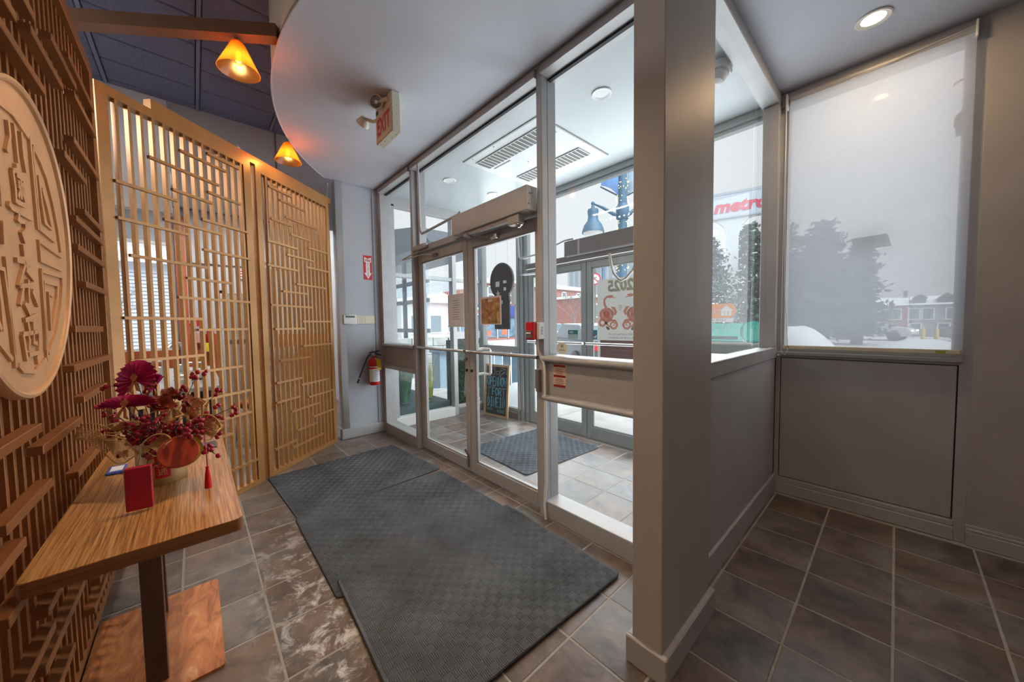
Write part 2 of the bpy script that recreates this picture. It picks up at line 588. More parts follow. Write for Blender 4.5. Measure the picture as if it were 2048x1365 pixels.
# ---- ceilings
CZ = 3.09
def soffit_edge():
    P = []
    for k in range(25):                       # the curved front edge of the lowered ceiling
        t = k / 24
        x = -4.48 + (4.48 - 2.02) * t
        y = 3.16 - math.sqrt(max(0, 2.71 ** 2 - (x + 2.62) ** 2))
        P.append((x, y))
    P += [(-1.80, 0.50), (-1.60, 0.30), (-1.45, -0.2), (-1.40, -1.2), (-1.40, -5.2)]
    return P
edge = soffit_edge()
poly = edge + [(3.2, -5.2), (3.2, 3.40), (-4.48, 1.93)]
poly = edge + [(3.2, -5.2), (3.2, 3.42), (-0.64, 3.42), (-0.64, 1.90), (-4.48, 1.90)]
FZ = (Vector((0, 0, 0)), Vector((1, 0, 0)), Vector((0, 1, 0)), Vector((0, 0, 1)))
mb = MB().prism(poly, FZ, CZ, CZ + 0.05)
ceil_low = obj('ceiling', mb, MT['ceil'], kind=ST, label='lowered grey ceiling with a curved edge')
fas = MB()
for a, b in zip(edge[:-1], edge[1:]):
    d = Vector((b[0] - a[0], b[1] - a[1])).normalized(); q = Vector((-d.y, d.x)) * 0.03
    fas.add([(a[0], a[1], CZ + .004), (b[0], b[1], CZ + .004), (b[0], b[1], 3.62), (a[0], a[1], 3.62), (a[0] + q.x, a[1] + q.y, CZ + .004), (b[0] + q.x, b[1] + q.y, CZ + .004), (b[0] + q.x, b[1] + q.y, 3.62), (a[0] + q.x, a[1] + q.y, 3.62)],
            [(0, 1, 2, 3), (5, 4, 7, 6), (0, 4, 5, 1)])
obj('fascia', fas, M('cream_fascia_paint', (0.62, 0.58, 0.47), 0.6, var=0.05), ceil_low, smooth=True)
lip = MB()
lip.tube([(p[0], p[1] - 0.004, CZ + 0.002) for p in edge], 0.006, 6)
obj('edge_trim', lip, MT['ceil'], ceil_low, smooth=True)

MT['dark_tile'] = M('dark_blue_grey_acoustic_tile', (0.16, 0.185, 0.30), 0.85, var=0.25, scale=60, bump=0.25, bscale=140)
MT['tbar'] = M('dark_ceiling_grid', (0.21, 0.24, 0.36), 0.6)
ceil_dark = obj('ceiling', MB().box(-9.1, -1.3, -5.2, 1.9, 3.66, 3.72), MT['tbar'], kind=ST, label='high dark blue grey tiled ceiling')
bars = MB()
for k in range(-9, 4):
    y = 0.115 + 0.613 * k
    bars.box(-9.0, -1.42, y - 0.012, y + 0.012, 3.592, 3.66)
obj('ceiling_grid', bars, MT['tbar'], ceil_dark)
tm = mesh_of(MB().bbox(-0.162, 0.162, -0.29, 0.29, -0.006, 0.03, 0.006), 'ceiling_tile', MT['dark_tile'])
far = MB()
for k in range(-9, 4):
    for i in range(0, 24):
        x = -1.60 - 0.333 * i; y = 0.115 + 0.613 * k + 0.3065
        if y > 1.95 or x < -9: continue
        if -5.0 < x < -1.9 and -1.9 < y < 1.9:
            mobj('ceiling_tile', tm, ceil_dark, (x, y, 3.607))
        else:
            far.box(x - .162, x + .162, y - .29, y + .29, 3.60, 3.64)
obj('tiles_beyond', far, MT['dark_tile'], ceil_dark, kind='stuff')

# vestibule ceiling
VZ = 3.05
ceil_v = obj('ceiling', MB().box(-4.50, -0.70, 1.90, 3.44, VZ, VZ + 0.06), M('vestibule_ceiling_paint', (0.48, 0.525, 0.54), 0.35, var=0.05, scale=2), kind=ST, label='smooth pale vestibule ceiling')

# ---- left wall with its metal corner, bulkhead over the dining room
wl = obj('wall_left', MB().box(-4.60, -4.48, 1.29, 1.79, 0, CZ), MT['paint_wall'], kind=ST, label='short blue grey wall beside the entrance glazing')
obj('panel_joint', MB().box(-4.4805, -4.477, 1.705, 1.712, 0.13, CZ - .1), MT['bronze_d'], wl)
obj('wall_edge_strip', MB().box(-4.486, -4.472, 1.715, 1.785, 0.13, CZ), MT['paint_wall'], wl)
cg = MB().box(-4.60, -4.468, 1.282, 1.292, 0.125, CZ - .002).box(-4.482, -4.468, 1.29, 1.355, 0.125, CZ - .002)
obj('trim_1', cg, MT['steel'], kind=ST, label='bright metal corner guard on the short wall')
bl = obj('baseboard_left', MB().bbox(-4.62, -4.455, 1.262, 1.79, 0, 0.125, 0.005), MT['paint'], kind=ST)
bk = thing('wall_upper', (-4.85, 0.5, 2.5), kind=ST, label='grey bulkhead over the dining room')
obj('grey_panel', MB().box(-4.90, -4.85, -0.11, 0.770, 2.60, 3.66), MT['paint_wall'], bk)
obj('grey_panel', MB().box(-4.90, -4.85, 0.782, 1.9, 2.60, 3.66), MT['paint_wall'], bk)
obj('joint_strip', MB().box(-4.88, -4.843, 0.768, 0.784, 2.60, 3.66), MT['bronze_d'], bk)
obj('pale_panel', MB().box(-4.90, -4.848, -3.2, -0.112, 2.51, 3.66), M('white_bulkhead_paint', (0.86, 0.89, 0.93), 0.5), bk, label='pale panel of the bulkhead')
obj('bottom_rail', MB().box(-4.91, -4.84, -3.2, -0.112, 2.49, 2.515), MT['paint'], bk)
obj('pipe', MB().tube([(-4.62, 1.235, 0.12), (-4.62, 1.235, CZ)], 0.018, 10), MT['steel'], bk)

# ---- column
colu = obj('column', MB().bbox(-0.685, -0.565, 1.254, 1.745, 0, CZ, 0.003), M('scuffed_grey_column_paint', (0.45, 0.435, 0.42), 0.5, var=0.10, scale=2.2, bump=0.05, stretch=(1, 1, 0.35)), kind=ST, label='square grey column by the entrance glazing')
sk = MB().bbox(-0.706, -0.541, 1.238, 1.255, 0, 0.11, 0.004).bbox(-0.566, -0.542, 1.2545, 1.765, 0, 0.1095, 0.004).bbox(-0.705, -0.684, 1.2545, 1.765, 0, 0.1095, 0.004)
obj('baseboard', sk, MT['paint'], colu)

# ---- side wall of the vestibule (low wall, sill frame, glass above)
ws = thing('wall_side', (-0.68, 2.6, 0), kind=ST, label='low wall with glass above beside the vestibule')
obj('low_wall', MB().box(-0.735, -0.637, 1.745, 3.41, 0, 1.075), MT['paint'], ws)
obj('baseboard', MB().bbox(-0.638, -0.622, 1.76, 3.405, 0, 0.145, 0.004), MT['paint'], ws)
obj('sill_frame', MB().bbox(-0.745, -0.630, 1.745, 3.41, 1.075, 1.155, 0.004), MT['alu'], ws)
obj('sill_lip', MB().bbox(-0.665, -0.628, 1.745, 3.36, 1.148, 1.160, 0.003), MT['alu'], ws)
obj('head_frame', MB().bbox(-0.745, -0.630, 1.745, 3.41, 3.005, CZ, 0.004), MT['alu'], ws)
obj('jamb', MB().bbox(-0.735, -0.632, 1.745, 1.79, 1.155, 3.005, 0.003), MT['alu'], ws)
obj('corner_post', MB().bbox(-0.735, -0.632, 3.325, 3.41, 1.155, 3.005, 0.003), MT['alu'], ws)
obj('glass', MB().quad((-0.69, 1.79, 1.155), (-0.69, 3.33, 1.155), (-0.69, 3.33, 3.005), (-0.69, 1.79, 3.005)), MT['glass'], ws)

# ---- inner partition: sidelight | pair of doors with transom | sidelight
PF, PB, PG = 1.785, 1.93, 1.865          # front, back, glass
def post(name, x0, x1, par, z1=CZ, y0=PF):
    mb = MB().bbox(x0, x1, y0, PG - 0.02, 0, z1, 0.003).bbox(x0 - 0.0, x1, PG - 0.022, PB, 0, z1, 0.003)
    mb.box(x0 + 0.01, x1 + 0.0015, PG - 0.020, PG - 0.014, 0.02, z1 - 0.02)
    return obj(name, mb, MT['alu'], par)

def sidelight(nm, x0, x1, label, panel_mat):
    w = thing(nm, ((x0 + x1) / 2, PG, 0), kind=ST, label=label)
    obj('bottom_rail', MB().bbox(x0, x1, PF, PB, 0.0, 0.120, 0.004), MT['alu'], w)
    obj('head_rail', MB().bbox(x0, x1, PF - 0.02, PB, 3.035, CZ, 0.003), MT['alu'], w)
    obj('glazing_bead', MB().box(x0, x1, PG - 0.012, PG + 0.012, 3.022, 3.036), MT['dark'], w)
    mb = MB().tube([(x0, PF - 0.004, 1.128), (x1, PF - 0.004, 1.128)], 0.021, 10).box(x0, x1, PF - 0.003, PB, 1.107, 1.149)
    obj('sill_rail', mb, MT['alu'], w, smooth=True)
    obj('panel', MB().box(x0, x1, PF + 0.02, PB - 0.03, 0.875, 1.107), panel_mat, w)
    mb = MB().tube([(x0, PF - 0.004, 0.858), (x1, PF - 0.004, 0.858)], 0.021, 10).box(x0, x1, PF - 0.003, PB, 0.837, 0.879)
    obj('lower_rail', mb, MT['alu'], w, smooth=True)
    obj('upper_pane', MB().quad((x0, PG, 1.149), (x1, PG, 1.149), (x1, PG, 3.035), (x0, PG, 3.035)), MT['glass'], w)
    obj('lower_pane', MB().quad((x0, PG, 0.12), (x1, PG, 0.12), (x1, PG, 0.837), (x0, PG, 0.837)), MT['glass'], w)
    return w
MT['panel'] = M('brushed_grey_panel', (0.43, 0.42, 0.41), 0.45, 0.1, var=0.08, scale=3, stretch=(1, 1, 8))
w1 = sidelight('window_1', -4.42, -3.585, 'narrow glazed sidelight beside the blue grey wall', MT['panel'])
obj('jamb', MB().bbox(-4.48, -4.40, PF, PB, 0, CZ, 0.003), MT['alu'], w1)
post('post', -3.585, -3.540, w1)
w2 = sidelight('window_2', -1.640, -0.685, 'wide glazed sidelight between the doors and the column', MT['panel'])
post('post', -1.690, -1.640, w2)
# transom
w3 = thing('window_3', (-2.6, PG, 2.2), kind=ST, label='transom pane over the inner doors')
obj('header', MB().bbox(-3.540, -1.690, PF + 0.015, PB, 2.145, 2.205, 0.003), MT['alu'], w3)
obj('head_rail', MB().bbox(-3.540, -1.690, PF - 0.02, PB, 3.035, CZ, 0.003), MT['alu'], w3)
obj('glazing_bead', MB().box(-3.540, -1.690, PG - 0.012, PG + 0.012, 3.022, 3.036), MT['dark'], w3)
obj('jamb', MB().bbox(-3.542, -3.505, PG - 0.02, PB, 2.205, 3.035, 0.003), MT['alu'], w3)
obj('pane', MB().quad((-3.505, PG, 2.205), (-1.69, PG, 2.205), (-1.69, PG, 3.035), (-3.505, PG, 3.035)), MT['glass'], w3)
obj('ceiling_shadow_gap', MB().box(-4.48, -0.69, PF - 0.035, PF - 0.02, CZ - 0.006, CZ), MT['bronze_d'], w3)

def glass_door(nm, x0, x1, y0, y1, z0, z1, st, top, bot, label, mat, gm, push_y, hinge_left):
    d = thing(nm, ((x0 + x1) / 2, (y0 + y1) / 2, z0), kind=ST, label=label)
    yc = (y0 + y1) / 2
    obj('stile', MB().bbox(x0, x0 + st, y0, y1, z0, z1, 0.004), mat, d)
    obj('stile', MB().bbox(x1 - st, x1, y0, y1, z0, z1, 0.004), mat, d)
    obj('top_rail', MB().bbox(x0 + st, x1 - st, y0, y1, z1 - top, z1, 0.004), mat, d)
    obj('bottom_rail', MB().bbox(x0 + st, x1 - st, y0, y1, z0, z0 + bot, 0.004), mat, d)
    bead = MB()
    a, b, c, e = x0 + st, x1 - st, z0 + bot, z1 - top
    for q in ((a, a + .012, c, e), (b - .012, b, c, e), (a, b, c, c + .012), (a, b, e - .012, e)):
        bead.box(q[0], q[1], yc - .012, yc + .012, q[2], q[3])
    obj('glazing_bead', bead, mat, d)
    obj('glass', MB().quad((a, yc, c), (b, yc, c), (b, yc, e), (a, yc, e)), gm, d)
    mb = MB().tube([(x0 + .02, push_y, 1.132), (x1 - .02, push_y, 1.132)], 0.0145, 10)
    bar = obj('push_bar', mb, MT['steel'], d, smooth=True)
    yy = y0 if push_y < y0 else y1
    mb = MB()
    for xx in (x0 + .035, x1 - .035):
        mb.bbox(xx - .014, xx + .014, min(push_y, yy) - .004, max(push_y, yy), 1.118, 1.146, .003)
    obj('bar_bracket', mb, MT['steel'], bar)
    return d
d1 = glass_door('door_1', -3.535, -2.6065, 1.838, 1.888, 0.012, 2.138, 0.072, 0.088, 0.105, 'inner glass door with a foot bolt', MT['alu'], MT['glass'], 1.795, True)
d2 = glass_door('door_2', -2.6005, -1.692, 1.838, 1.888, 0.012, 2.138, 0.072, 0.088, 0.105, 'inner glass door carrying a small gold poster', MT['alu'], MT['glass'], 1.795, False)
for d, x, sgn in ((d1, -2.642, 1), (d2, -2.565, 1)):
    lock = obj('lock_cylinder', MB().lathe([(0.013, 0), (0.013, 0.012), (0.009, 0.016)], (x, 1.839, 0.955), (0, -1, 0), 14), MT['dark'], d, smooth=True)
obj('thumb_turn', MB().bbox(-2.655, -2.630, 1.815, 1.838, 1.045, 1.075, .004).box(-2.648, -2.638, 1.800, 1.818, 1.035, 1.06), MT['bronze_d'], d1)
fb = obj('foot_bolt', MB().bbox(-2.650, -2.632, 1.822, 1.838, 0.045, 0.165, .003).tube([(-2.641, 1.826, 0.165), (-2.668, 1.812, 0.215)], 0.010, 8), MT['bronze_d'], d1, label='dark foot bolt')
hb = MB().tube([(-2.545, 1.89, 1.15), (-2.545, 1.955, 1.15), (-2.462, 1.955, 1.15), (-2.448, 1.955, 1.135), (-2.448, 1.955, 0.935), (-2.462, 1.955, 0.92), (-2.545, 1.955, 0.92), (-2.545, 1.89, 0.92)], 0.0125, 8)
obj('pull_handle', hb, MT['white'], d2, smooth=True, label='white pull handle')
lb = MB().box(-1.93, -1.90, 1.834, 1.839, .065, .085).box(-3.1, -3.07, 1.834, 1.839, .065, .085)
obj('small_label', lb, MT['steel'], d2)

# ---- facade: right window wall
FY = 3.41
wr = thing('wall_front', (-0.17, FY, 0), kind=ST, label='window wall with a low panelled base')
obj('base_panel_frame', MB().box(-0.637, -0.607, FY, FY + .1, 0, 1.09).box(0.262, 0.312, FY - 0.004, FY + .1, 0, CZ).box(-0.607, 0.262, FY, FY + .1, 0.0, 0.127).box(-0.607, 0.262, FY, FY + .1, 1.083, 1.10), MT['paint'], wr)
obj('backing', MB().box(-0.607, 0.262, FY + .02, FY + .1, .127, 1.083), MT['dark'], wr)
obj('access_panel', MB().bbox(-0.602, 0.256, FY - .001, FY + .018, 0.132, 1.077, .002), MT['paint'], wr)
obj('baseboard', MB().bbox(-0.625, 0.268, FY - .018, FY, 0, 0.085, .004).bbox(-0.625, 0.268, FY - .010, FY, 0.085, 0.122, .004), MT['paint'], wr)
wi = thing('window_4', (-0.17, FY + .03, 1.1), kind=ST, label='tall front window behind the roller blind')
obj('sill', MB().bbox(-0.637, 0.275, FY - .03, FY + .1, 1.10, 1.128, .004).bbox(-0.637, 0.275, FY - .012, FY + .1, 1.128, 1.150, .003), MT['alu'], wi)
obj('head', MB().bbox(-0.637, 0.275, FY - .02, FY + .1, 2.985, CZ, .004), MT['alu'], wi)
obj('jamb', MB().bbox(-0.637, -0.585, FY - .005, FY + .1, 1.15, 2.985, .003), MT['alu'], wi)
obj('jamb', MB().bbox(0.235, 0.275, FY + .0, FY + .1, 1.15, 2.985, .003), MT['alu'], wi)
obj('glass', MB().quad((-0.585, FY + .06, 1.15), (0.235, FY + .06, 1.15), (0.235, FY + .06, 2.985), (-0.585, FY + .06, 2.985)), MT['glass_out'], wi)
wrr = obj('wall_right', MB().box(0.312, 3.2, FY - .012, FY + .1, 0, CZ), M('warm_grey_wall_paint', (0.45, 0.425, 0.405), 0.6, var=0.08, scale=2.5, bump=0.05), kind=ST, label='plain warm grey wall right of the blind')
obj('baseboard_right', MB().bbox(0.312, 3.2, FY - .030, FY - .012, 0, 0.085, .003).bbox(0.312, 3.2, FY - .026, FY - .012, 0.085, 0.105, .005).bbox(0.312, 3.2, FY - .020, FY - .012, 0.105, 0.125, .003), MT['paint'], kind=ST)

# ---- facade: outer storefront of the vestibule
OF0, OF1, OG = 3.40, 3.47, 3.435
wo = thing('window_5', (-4.0, OG, 0), kind=ST, label='outer storefront glazing left of the street doors')
obj('base', MB().bbox(-4.50, -3.62, OF0 - .03, OF1 + .02, 0, 0.10, .004), MT['bronze_d'], wo)
obj('bottom_rail', MB().bbox(-4.40, -3.62, OF0, OF1, 0.10, 0.145, .003), MT['alu_green'], wo)
obj('middle_rail', MB().bbox(-4.40, -3.62, OF0, OF1, 0.955, 1.048, .003), MT['alu'], wo)
obj('corner_post', MB().bbox(-4.52, -4.40, OF0 - .02, OF1, 0, VZ, .003), MT['alu_green'], wo)
obj('post', MB().bbox(-3.62, -3.575, OF0 - .02, OF1, 0, VZ, .003).bbox(-3.56, -3.50, OF0 - .02, OF1, 0, VZ, .003).bbox(-3.47, -3.415, OF0, OF1, 0, VZ, .003).box(-3.58, -3.44, OF0 + .01, OF1 - .01, 0, VZ), MT['alu_green'], wo)
obj('head_rail', MB().bbox(-4.50, -0.64, OF0 - .02, OF1, 2.985, VZ, .003).bbox(-4.50, -0.64, OF0, OF1, 2.955, 2.99, .003), MT['alu_green'], wo)
obj('upper_pane', MB().quad((-4.40, OG, 1.048), (-3.62, OG, 1.048), (-3.62, OG, 2.96), (-4.40, OG, 2.96)), MT['glass_out'], wo)
obj('lower_pane', MB().quad((-4.40, OG, 0.145), (-3.62, OG, 0.145), (-3.62, OG, 0.955), (-4.40, OG, 0.955)), MT['glass_out'], wo)
wt = thing('window_6', (-2.4, OG, 2.2), kind=ST, label='transom pane over the street doors')
obj('header', MB().bbox(-3.415, -1.42, OF0 - .01, OF1, 2.085, 2.165, .003), MT['alu_green'], wt)
obj('pane', MB().quad((-3.415, OG, 2.165), (-1.42, OG, 2.165), (-1.42, OG, 2.96), (-3.415, OG, 2.96)), MT['glass_out'], wt)
d3 = glass_door('door_3', -3.412, -2.4535, 3.41, 3.46, 0.012, 2.085, 0.07, 0.075, 0.135, 'street door with a small green decal', MT['alu_green'], MT['glass_out'], 3.365, True)
d4 = glass_door('door_4', -2.4475, -1.475, 3.41, 3.46, 0.012, 2.085, 0.07, 0.075, 0.135, 'street door carrying the large snake poster', MT['alu_green'], MT['glass_out'], 3.365, False)
obj('lock', MB().lathe([(0.016, 0), (0.016, 0.014), (0.008, 0.02)], (-2.49, 3.41, 0.975), (0, -1, 0), 12), MT['bronze_d'], d3, smooth=True)
w7 = thing('window_7', (-1.05, OG, 0), kind=ST, label='outer sidelight with delivery decals')
obj('post', MB().bbox(-1.475, -1.415, OF0 - .02, OF1, 0, 2.96, .003), MT['alu_green'], w7)
obj('corner_post', MB().bbox(-0.72, -0.637, OF0 - .02, OF1, 0, 2.96, .003), MT['alu_green'], w7)
obj('base', MB().bbox(-1.415, -0.72, OF0, OF1, 0, 0.145, .003), MT['alu_green'], w7)
obj('middle_rail', MB().bbox(-1.415, -0.72, OF0, OF1, 1.085, 1.165, .003), MT['alu_green'], w7)
obj('pane', MB().quad((-1.415, OG, 1.165), (-0.72, OG, 1.165), (-0.72, OG, 2.96), (-1.415, OG, 2.96)), MT['glass_out'], w7)
obj('lower_pane', MB().quad((-1.415, OG, .145), (-0.72, OG, .145), (-0.72, OG, 1.085), (-1.415, OG, 1.085)), MT['glass_out'], w7)
# ---- vestibule end wall of glass
w8 = thing('window_8', (-4.48, 2.6, 0), kind=ST, label='glazed end wall of the vestibule')
obj('base', MB().bbox(-4.56, -4.44, 1.90, 2.86, 0, 0.135, .004), MT['white'], w8)
obj('base', MB().bbox(-4.56, -4.46, 2.93, 3.40, 0, 0.105, .004), MT['bronze_d'], w8)
obj('bottom_rail', MB().bbox(-4.54, -4.46, 2.93, 3.40, 0.105, 0.145, .003), MT['alu'], w8)
obj('mullion', MB().bbox(-4.55, -4.45, 2.86, 2.93, 0, 2.96, .003), MT['alu'], w8)
obj('middle_rail', MB().bbox(-4.54, -4.46, 2.93, 3.40, 1.16, 1.27, .003), MT['alu'], w8)
obj('upper_rail', MB().bbox(-4.54, -4.46, 1.93, 3.40, 2.02, 2.07, .003), MT['alu_green'], w8)
obj('head_rail', MB().bbox(-4.55, -4.45, 1.93, 3.40, 2.93, VZ, .003), MT['alu'], w8)
obj('jamb', MB().bbox(-4.55, -4.45, 1.93, 1.99, 0.13, 2.96, .003), MT['alu'], w8)
obj('pane', MB().quad((-4.50, 1.99, .135), (-4.50, 2.86, .135), (-4.50, 2.86, 2.93), (-4.50, 1.99, 2.93)), MT['glass_out'], w8)
obj('pane', MB().quad((-4.50, 2.93, .145), (-4.50, 3.40, .145), (-4.50, 3.40, 2.93), (-4.50, 2.93, 2.93)), MT['glass_out'], w8)

# ---- shell of the room behind the camera (unseen from here)
obj('wall_back', MB().box(-9.1, 3.2, -5.3, -5.2, 0, 3.66), MT['paint_wall'], kind=ST)
obj('wall_east', MB().box(3.2, 3.3, -5.2, 3.5, 0, 3.15), MT['paint_wall'], kind=ST)
# ---- dining room seen through the screens
DX = -9.0
MT['orange_wood'] = wood_mat('orange_brown_veneer', [(0.36, 0.075, 0.022), (0.42, 0.095, 0.03), (0.47, 0.115, 0.038), (0.52, 0.14, 0.05)], 'z', 0.45, 0.2)
dw = thing('wall_far', (DX, 0, 0), kind=ST, label='far dining room wall with an orange wood lower part')
mb = MB().box(DX - .1, DX, -5.2, -1.75, 0, 3.66).box(DX - .1, DX, -1.75, -0.26, 0, 1.0).box(DX - .1, DX, -1.75, -0.26, 2.93, 3.66).box(DX - .1, DX, -0.26, 2.6, 0, 3.66)
obj('plaster', mb, MT['paint_wall'], dw)
obj('wainscot', MB().box(DX, DX + .03, -5.2, -0.20, 0, 0.985).box(DX, DX + .03, -0.07, 0.36, 0, 1.27), MT['orange_wood'], dw)
obj('wainscot', MB().box(DX, DX + .03, 1.27, 2.6, 0.12, 1.23), MT['orange_wood'], dw)
obj('baseboard', MB().box(DX, DX + .035, 1.27, 2.6, 0, 0.12), MT['paint_wall'], dw)
obj('wood_pilaster', MB().bbox(DX, DX + .10, -0.21, -0.07, 0, 3.45, .004), MT['orange_wood'], dw, label='orange wood pilaster')
obj('jamb_strip', MB().box(DX, DX + .05, 1.13, 1.26, 0, 2.75), M('olive_grey_jamb', (0.20, 0.18, 0.15), 0.6), dw)
obj('high_ledge', MB().box(DX, DX + .06, -0.07, 2.6, 2.62, 2.68), MT['paint'], dw)
obj('wall_north', MB().box(-7.25, -4.60, 1.93, 2.0, 0, 3.66).box(-7.32, -7.25, 1.93, 2.66, 0, 3.66).box(-9.1, -7.25, 2.60, 2.66, 0, 3.66), MT['paint_wall'], kind=ST)
obj('wall_upper', MB().box(-9.1, -7.25, 1.9, 2.62, 3.60, 3.70), MT['tbar'], kind=ST)
wd = thing('window_9', (DX, -1.0, 1.0), kind=ST, label='dining room window facing a pale clapboard wall')
mb = MB().box(DX - .06, DX + .03, -1.78, -0.24, .985, 1.03).box(DX - .06, DX + .02, -1.78, -0.24, 2.90, 2.95).box(DX - .06, DX + .02, -1.78, -1.73, 1.0, 2.93).box(DX - .06, DX + .02, -0.29, -0.24, 1.0, 2.93)
obj('window_frame', mb, MT['white'], wd)
obj('pane', MB().quad((DX - .05, -1.73, 1.03), (DX - .05, -0.29, 1.03), (DX - .05, -0.29, 2.90), (DX - .05, -1.73, 2.90)), MT['glass_out'], wd)
dd = thing('door_5', (DX + .02, .65, 0), kind=ST, label='taupe service door in the far dining wall')
obj('slab', MB().bbox(DX + .0, DX + .045, 0.45, 1.10, 0, 2.06, .004), M('taupe_door_paint', (0.30, 0.27, 0.245), 0.5), dd)
obj('door_frame', MB().bbox(DX, DX + .06, 0.39, 0.45, 0, 2.12, .004).bbox(DX, DX + .06, 1.10, 1.15, 0, 2.12, .004).bbox(DX, DX + .06, 0.39, 1.15, 2.06, 2.12, .004), MT['paint'], dd)
obj('push_bar', MB().bbox(DX + .045, DX + .10, 0.50, 1.06, 1.13, 1.17, .004), MT['steel'], dd)
FD = FR((DX + .031, 0, 0), (0, 1, 0), (0, 0, 1))
def dsign(name, y0, y1, z0, z1, mat, label, cat, txt=None, tm=None, th=.05):
    o = obj(name, MB().bbox(DX, DX + .03, y0, y1, z0, z1, .003), mat, label=label, cat=cat)
    if txt:
        obj('lettering', text_mb(MB(), txt, FD, (y0 + y1) / 2, (z0 + z1) / 2, th, n=.003), tm, o)
    return o
o = obj('exit_sign', MB().bbox(DX + .0, DX + .05, .70, 1.02, 2.37, 2.55, .004), MT['white'], label='white and red exit sign above the taupe service door', cat='exit sign')
obj('lettering', text_mb(MB(), 'EXIT', FR((DX + .051, 0, 0), (0, 1, 0), (0, 0, 1)), .86, 2.46, .12, n=.002, bold=.004), MT['inkred'], o)
o = obj('extinguisher_sign', MB().bbox(DX, DX + .012, -.10, -.015, 1.42, 1.58, .002), MT['red'], label='small red arrow sign beside the orange pilaster', cat='sign')
ar = MB().prism([(-.057 + a, b) for a, b in ((-.012, 1.555), (.012, 1.555), (.012, 1.50), (.030, 1.50), (0, 1.455), (-.030, 1.50), (-.012, 1.50))], FD, -.017, -.014)
obj('arrow', ar, MT['paper'], o)
o = obj('notice', MB().bbox(DX, DX + .012, .03, .115, 1.42, 1.58, .002), MT['red'], label='plain red notice between two other small signs', cat='sign')
o = obj('notice', MB().bbox(DX, DX + .012, .19, .25, 1.43, 1.60, .002), MT['paper'], label='white notice above the far red extinguisher', cat='sign')
o = obj('notice', MB().bbox(DX + .045, DX + .052, .93, 1.05, 1.42, 1.60, .002), MT['paper'], label='white notice with red print on the service door', cat='sign')
for k in range(4): obj('print_line', MB().box(DX + .052, DX + .0535, .945, 1.035, 1.575 - .04 * k - .012, 1.575 - .04 * k), MT['inkred'], o)
o = obj('alarm_bell', MB().bbox(DX, DX + .05, .375, .43, 1.98, 2.12, .004), MT['red'], label='red alarm box high beside the service door', cat='alarm')
o = thing('fire_extinguisher', (DX + .10, .22, .98), 'far red extinguisher with a yellow tag on the orange wall', 'extinguisher')
obj('body', MB().lathe([(.0, 0), (.05, .005), (.055, .02), (.055, .33), (.045, .37), (.018, .40), (.018, .43)], (DX + .10, .22, 1.0), n=14), MT['red'], o, smooth=True)
obj('inspection_tag', MB().bbox(DX + .16, DX + .165, .14, .22, 0.93, 1.10, .002), M('yellow_card', (.75, .62, .02), .6), o)
o = obj('first_aid_box', MB().bbox(DX + .03, DX + .12, .02, .10, 1.10, 1.30, .006), M('clear_pink_box', (.62, .35, .33), .4), label='small glass fronted box beside the far extinguisher', cat='box')
# counter with taps and tableware
MT['counter'] = M('grey_stone_counter', (0.36, 0.37, 0.39), 0.3, var=0.12, scale=12)
ct = thing('hotpot_counter', (-5.6, -0.3, 0), 'grey topped dining counter with a dark base behind the tall screen', 'counter')
obj('counter_top', MB().bbox(-7.4, -4.75, -1.35, 0.19, 0.73, 0.775, .006), MT['counter'], ct)
obj('base', MB().bbox(-7.3, -4.95, -1.3, 0.10, 0, 0.73, .004), M('dark_counter_base', (.03, .028, .03), .6), ct)
tp = thing('tall_tap', (-5.9, -0.12, .775), 'tall chrome tap standing on the grey counter', 'tap')
obj('spout', MB().tube([(-5.9, -.12, .775), (-5.9, -.12, 1.14), (-5.9, -.14, 1.19), (-5.9, -.20, 1.20), (-5.9, -.24, 1.15)], .022, 8), MT['steel'], tp, smooth=True)
obj('flange', MB().lathe([(.05, 0), (.05, .012), (.03, .03)], (-5.9, -.12, .775), n=14), MT['steel'], tp, smooth=True)
def caddy(x, y, lab):
    k = thing('condiment_rack', (x, y, .775), lab, 'rack')
    obj('tray', MB().bbox(x - .10, x + .10, y - .07, y + .07, .775, .79, .004), MT['black'], k)
    fr = MB()
    for dx in (-.09, .09):
        for dy in (-.06, .06): fr.tube([(x + dx, y + dy, .79), (x + dx, y + dy, .97)], .006, 6)
    fr.tube([(x - .09, y - .06, .97), (x + .09, y - .06, .97), (x + .09, y + .06, .97), (x - .09, y + .06, .97), (x - .09, y - .06, .97)], .006, 6)
    obj('rail', fr, MT['steel'], k)
    obj('napkins', MB().bbox(x - .05, x + .05, y - .05, y + .05, .79, .90, .006), MT['paper'], k)
caddy(-6.2, -.38, 'chrome condiment rack on the counter under the window')
caddy(-5.55, -.02, 'chrome condiment rack on the counter near the tap')
b = thing('sauce_bottle', (-6.3, 0.02, .775), 'small yellow capped sauce bottle beside the tap', 'bottle')
obj('body', MB().lathe([(.03, 0), (.035, .01), (.035, .12), (.014, .17), (.014, .19)], (-6.3, .02, .775), n=12), M('amber_bottle', (.55, .30, .03), .3), b, smooth=True)
obj('cap', MB().lathe([(.016, .19), (.016, .22), (.0, .222)], (-6.3, .02, .775), n=12), M('yellow_cap', (.8, .62, .02), .4), b)
for k, (x, y) in enumerate(((-5.15, -.12), (-5.35, -.42), (-6.7, -.15))):
    obj('stacked_bowls', MB().lathe([(.03, 0), (.075, .045), (.08, .06), (.06, .05), (.05, .07), (.085, .10), (.07, .09), (.0, .06)], (x, y, .775), n=16), MT['white'], label=('white bowl stack nearest the screen on the counter', 'white bowl stack in the middle of the counter', 'white bowl stack at the far end of the counter')[k], cat='bowl', group='bowls on the counter', smooth=True)
MT['stripe'], nt, b_ = new_mat('orange_striped_upholstery')
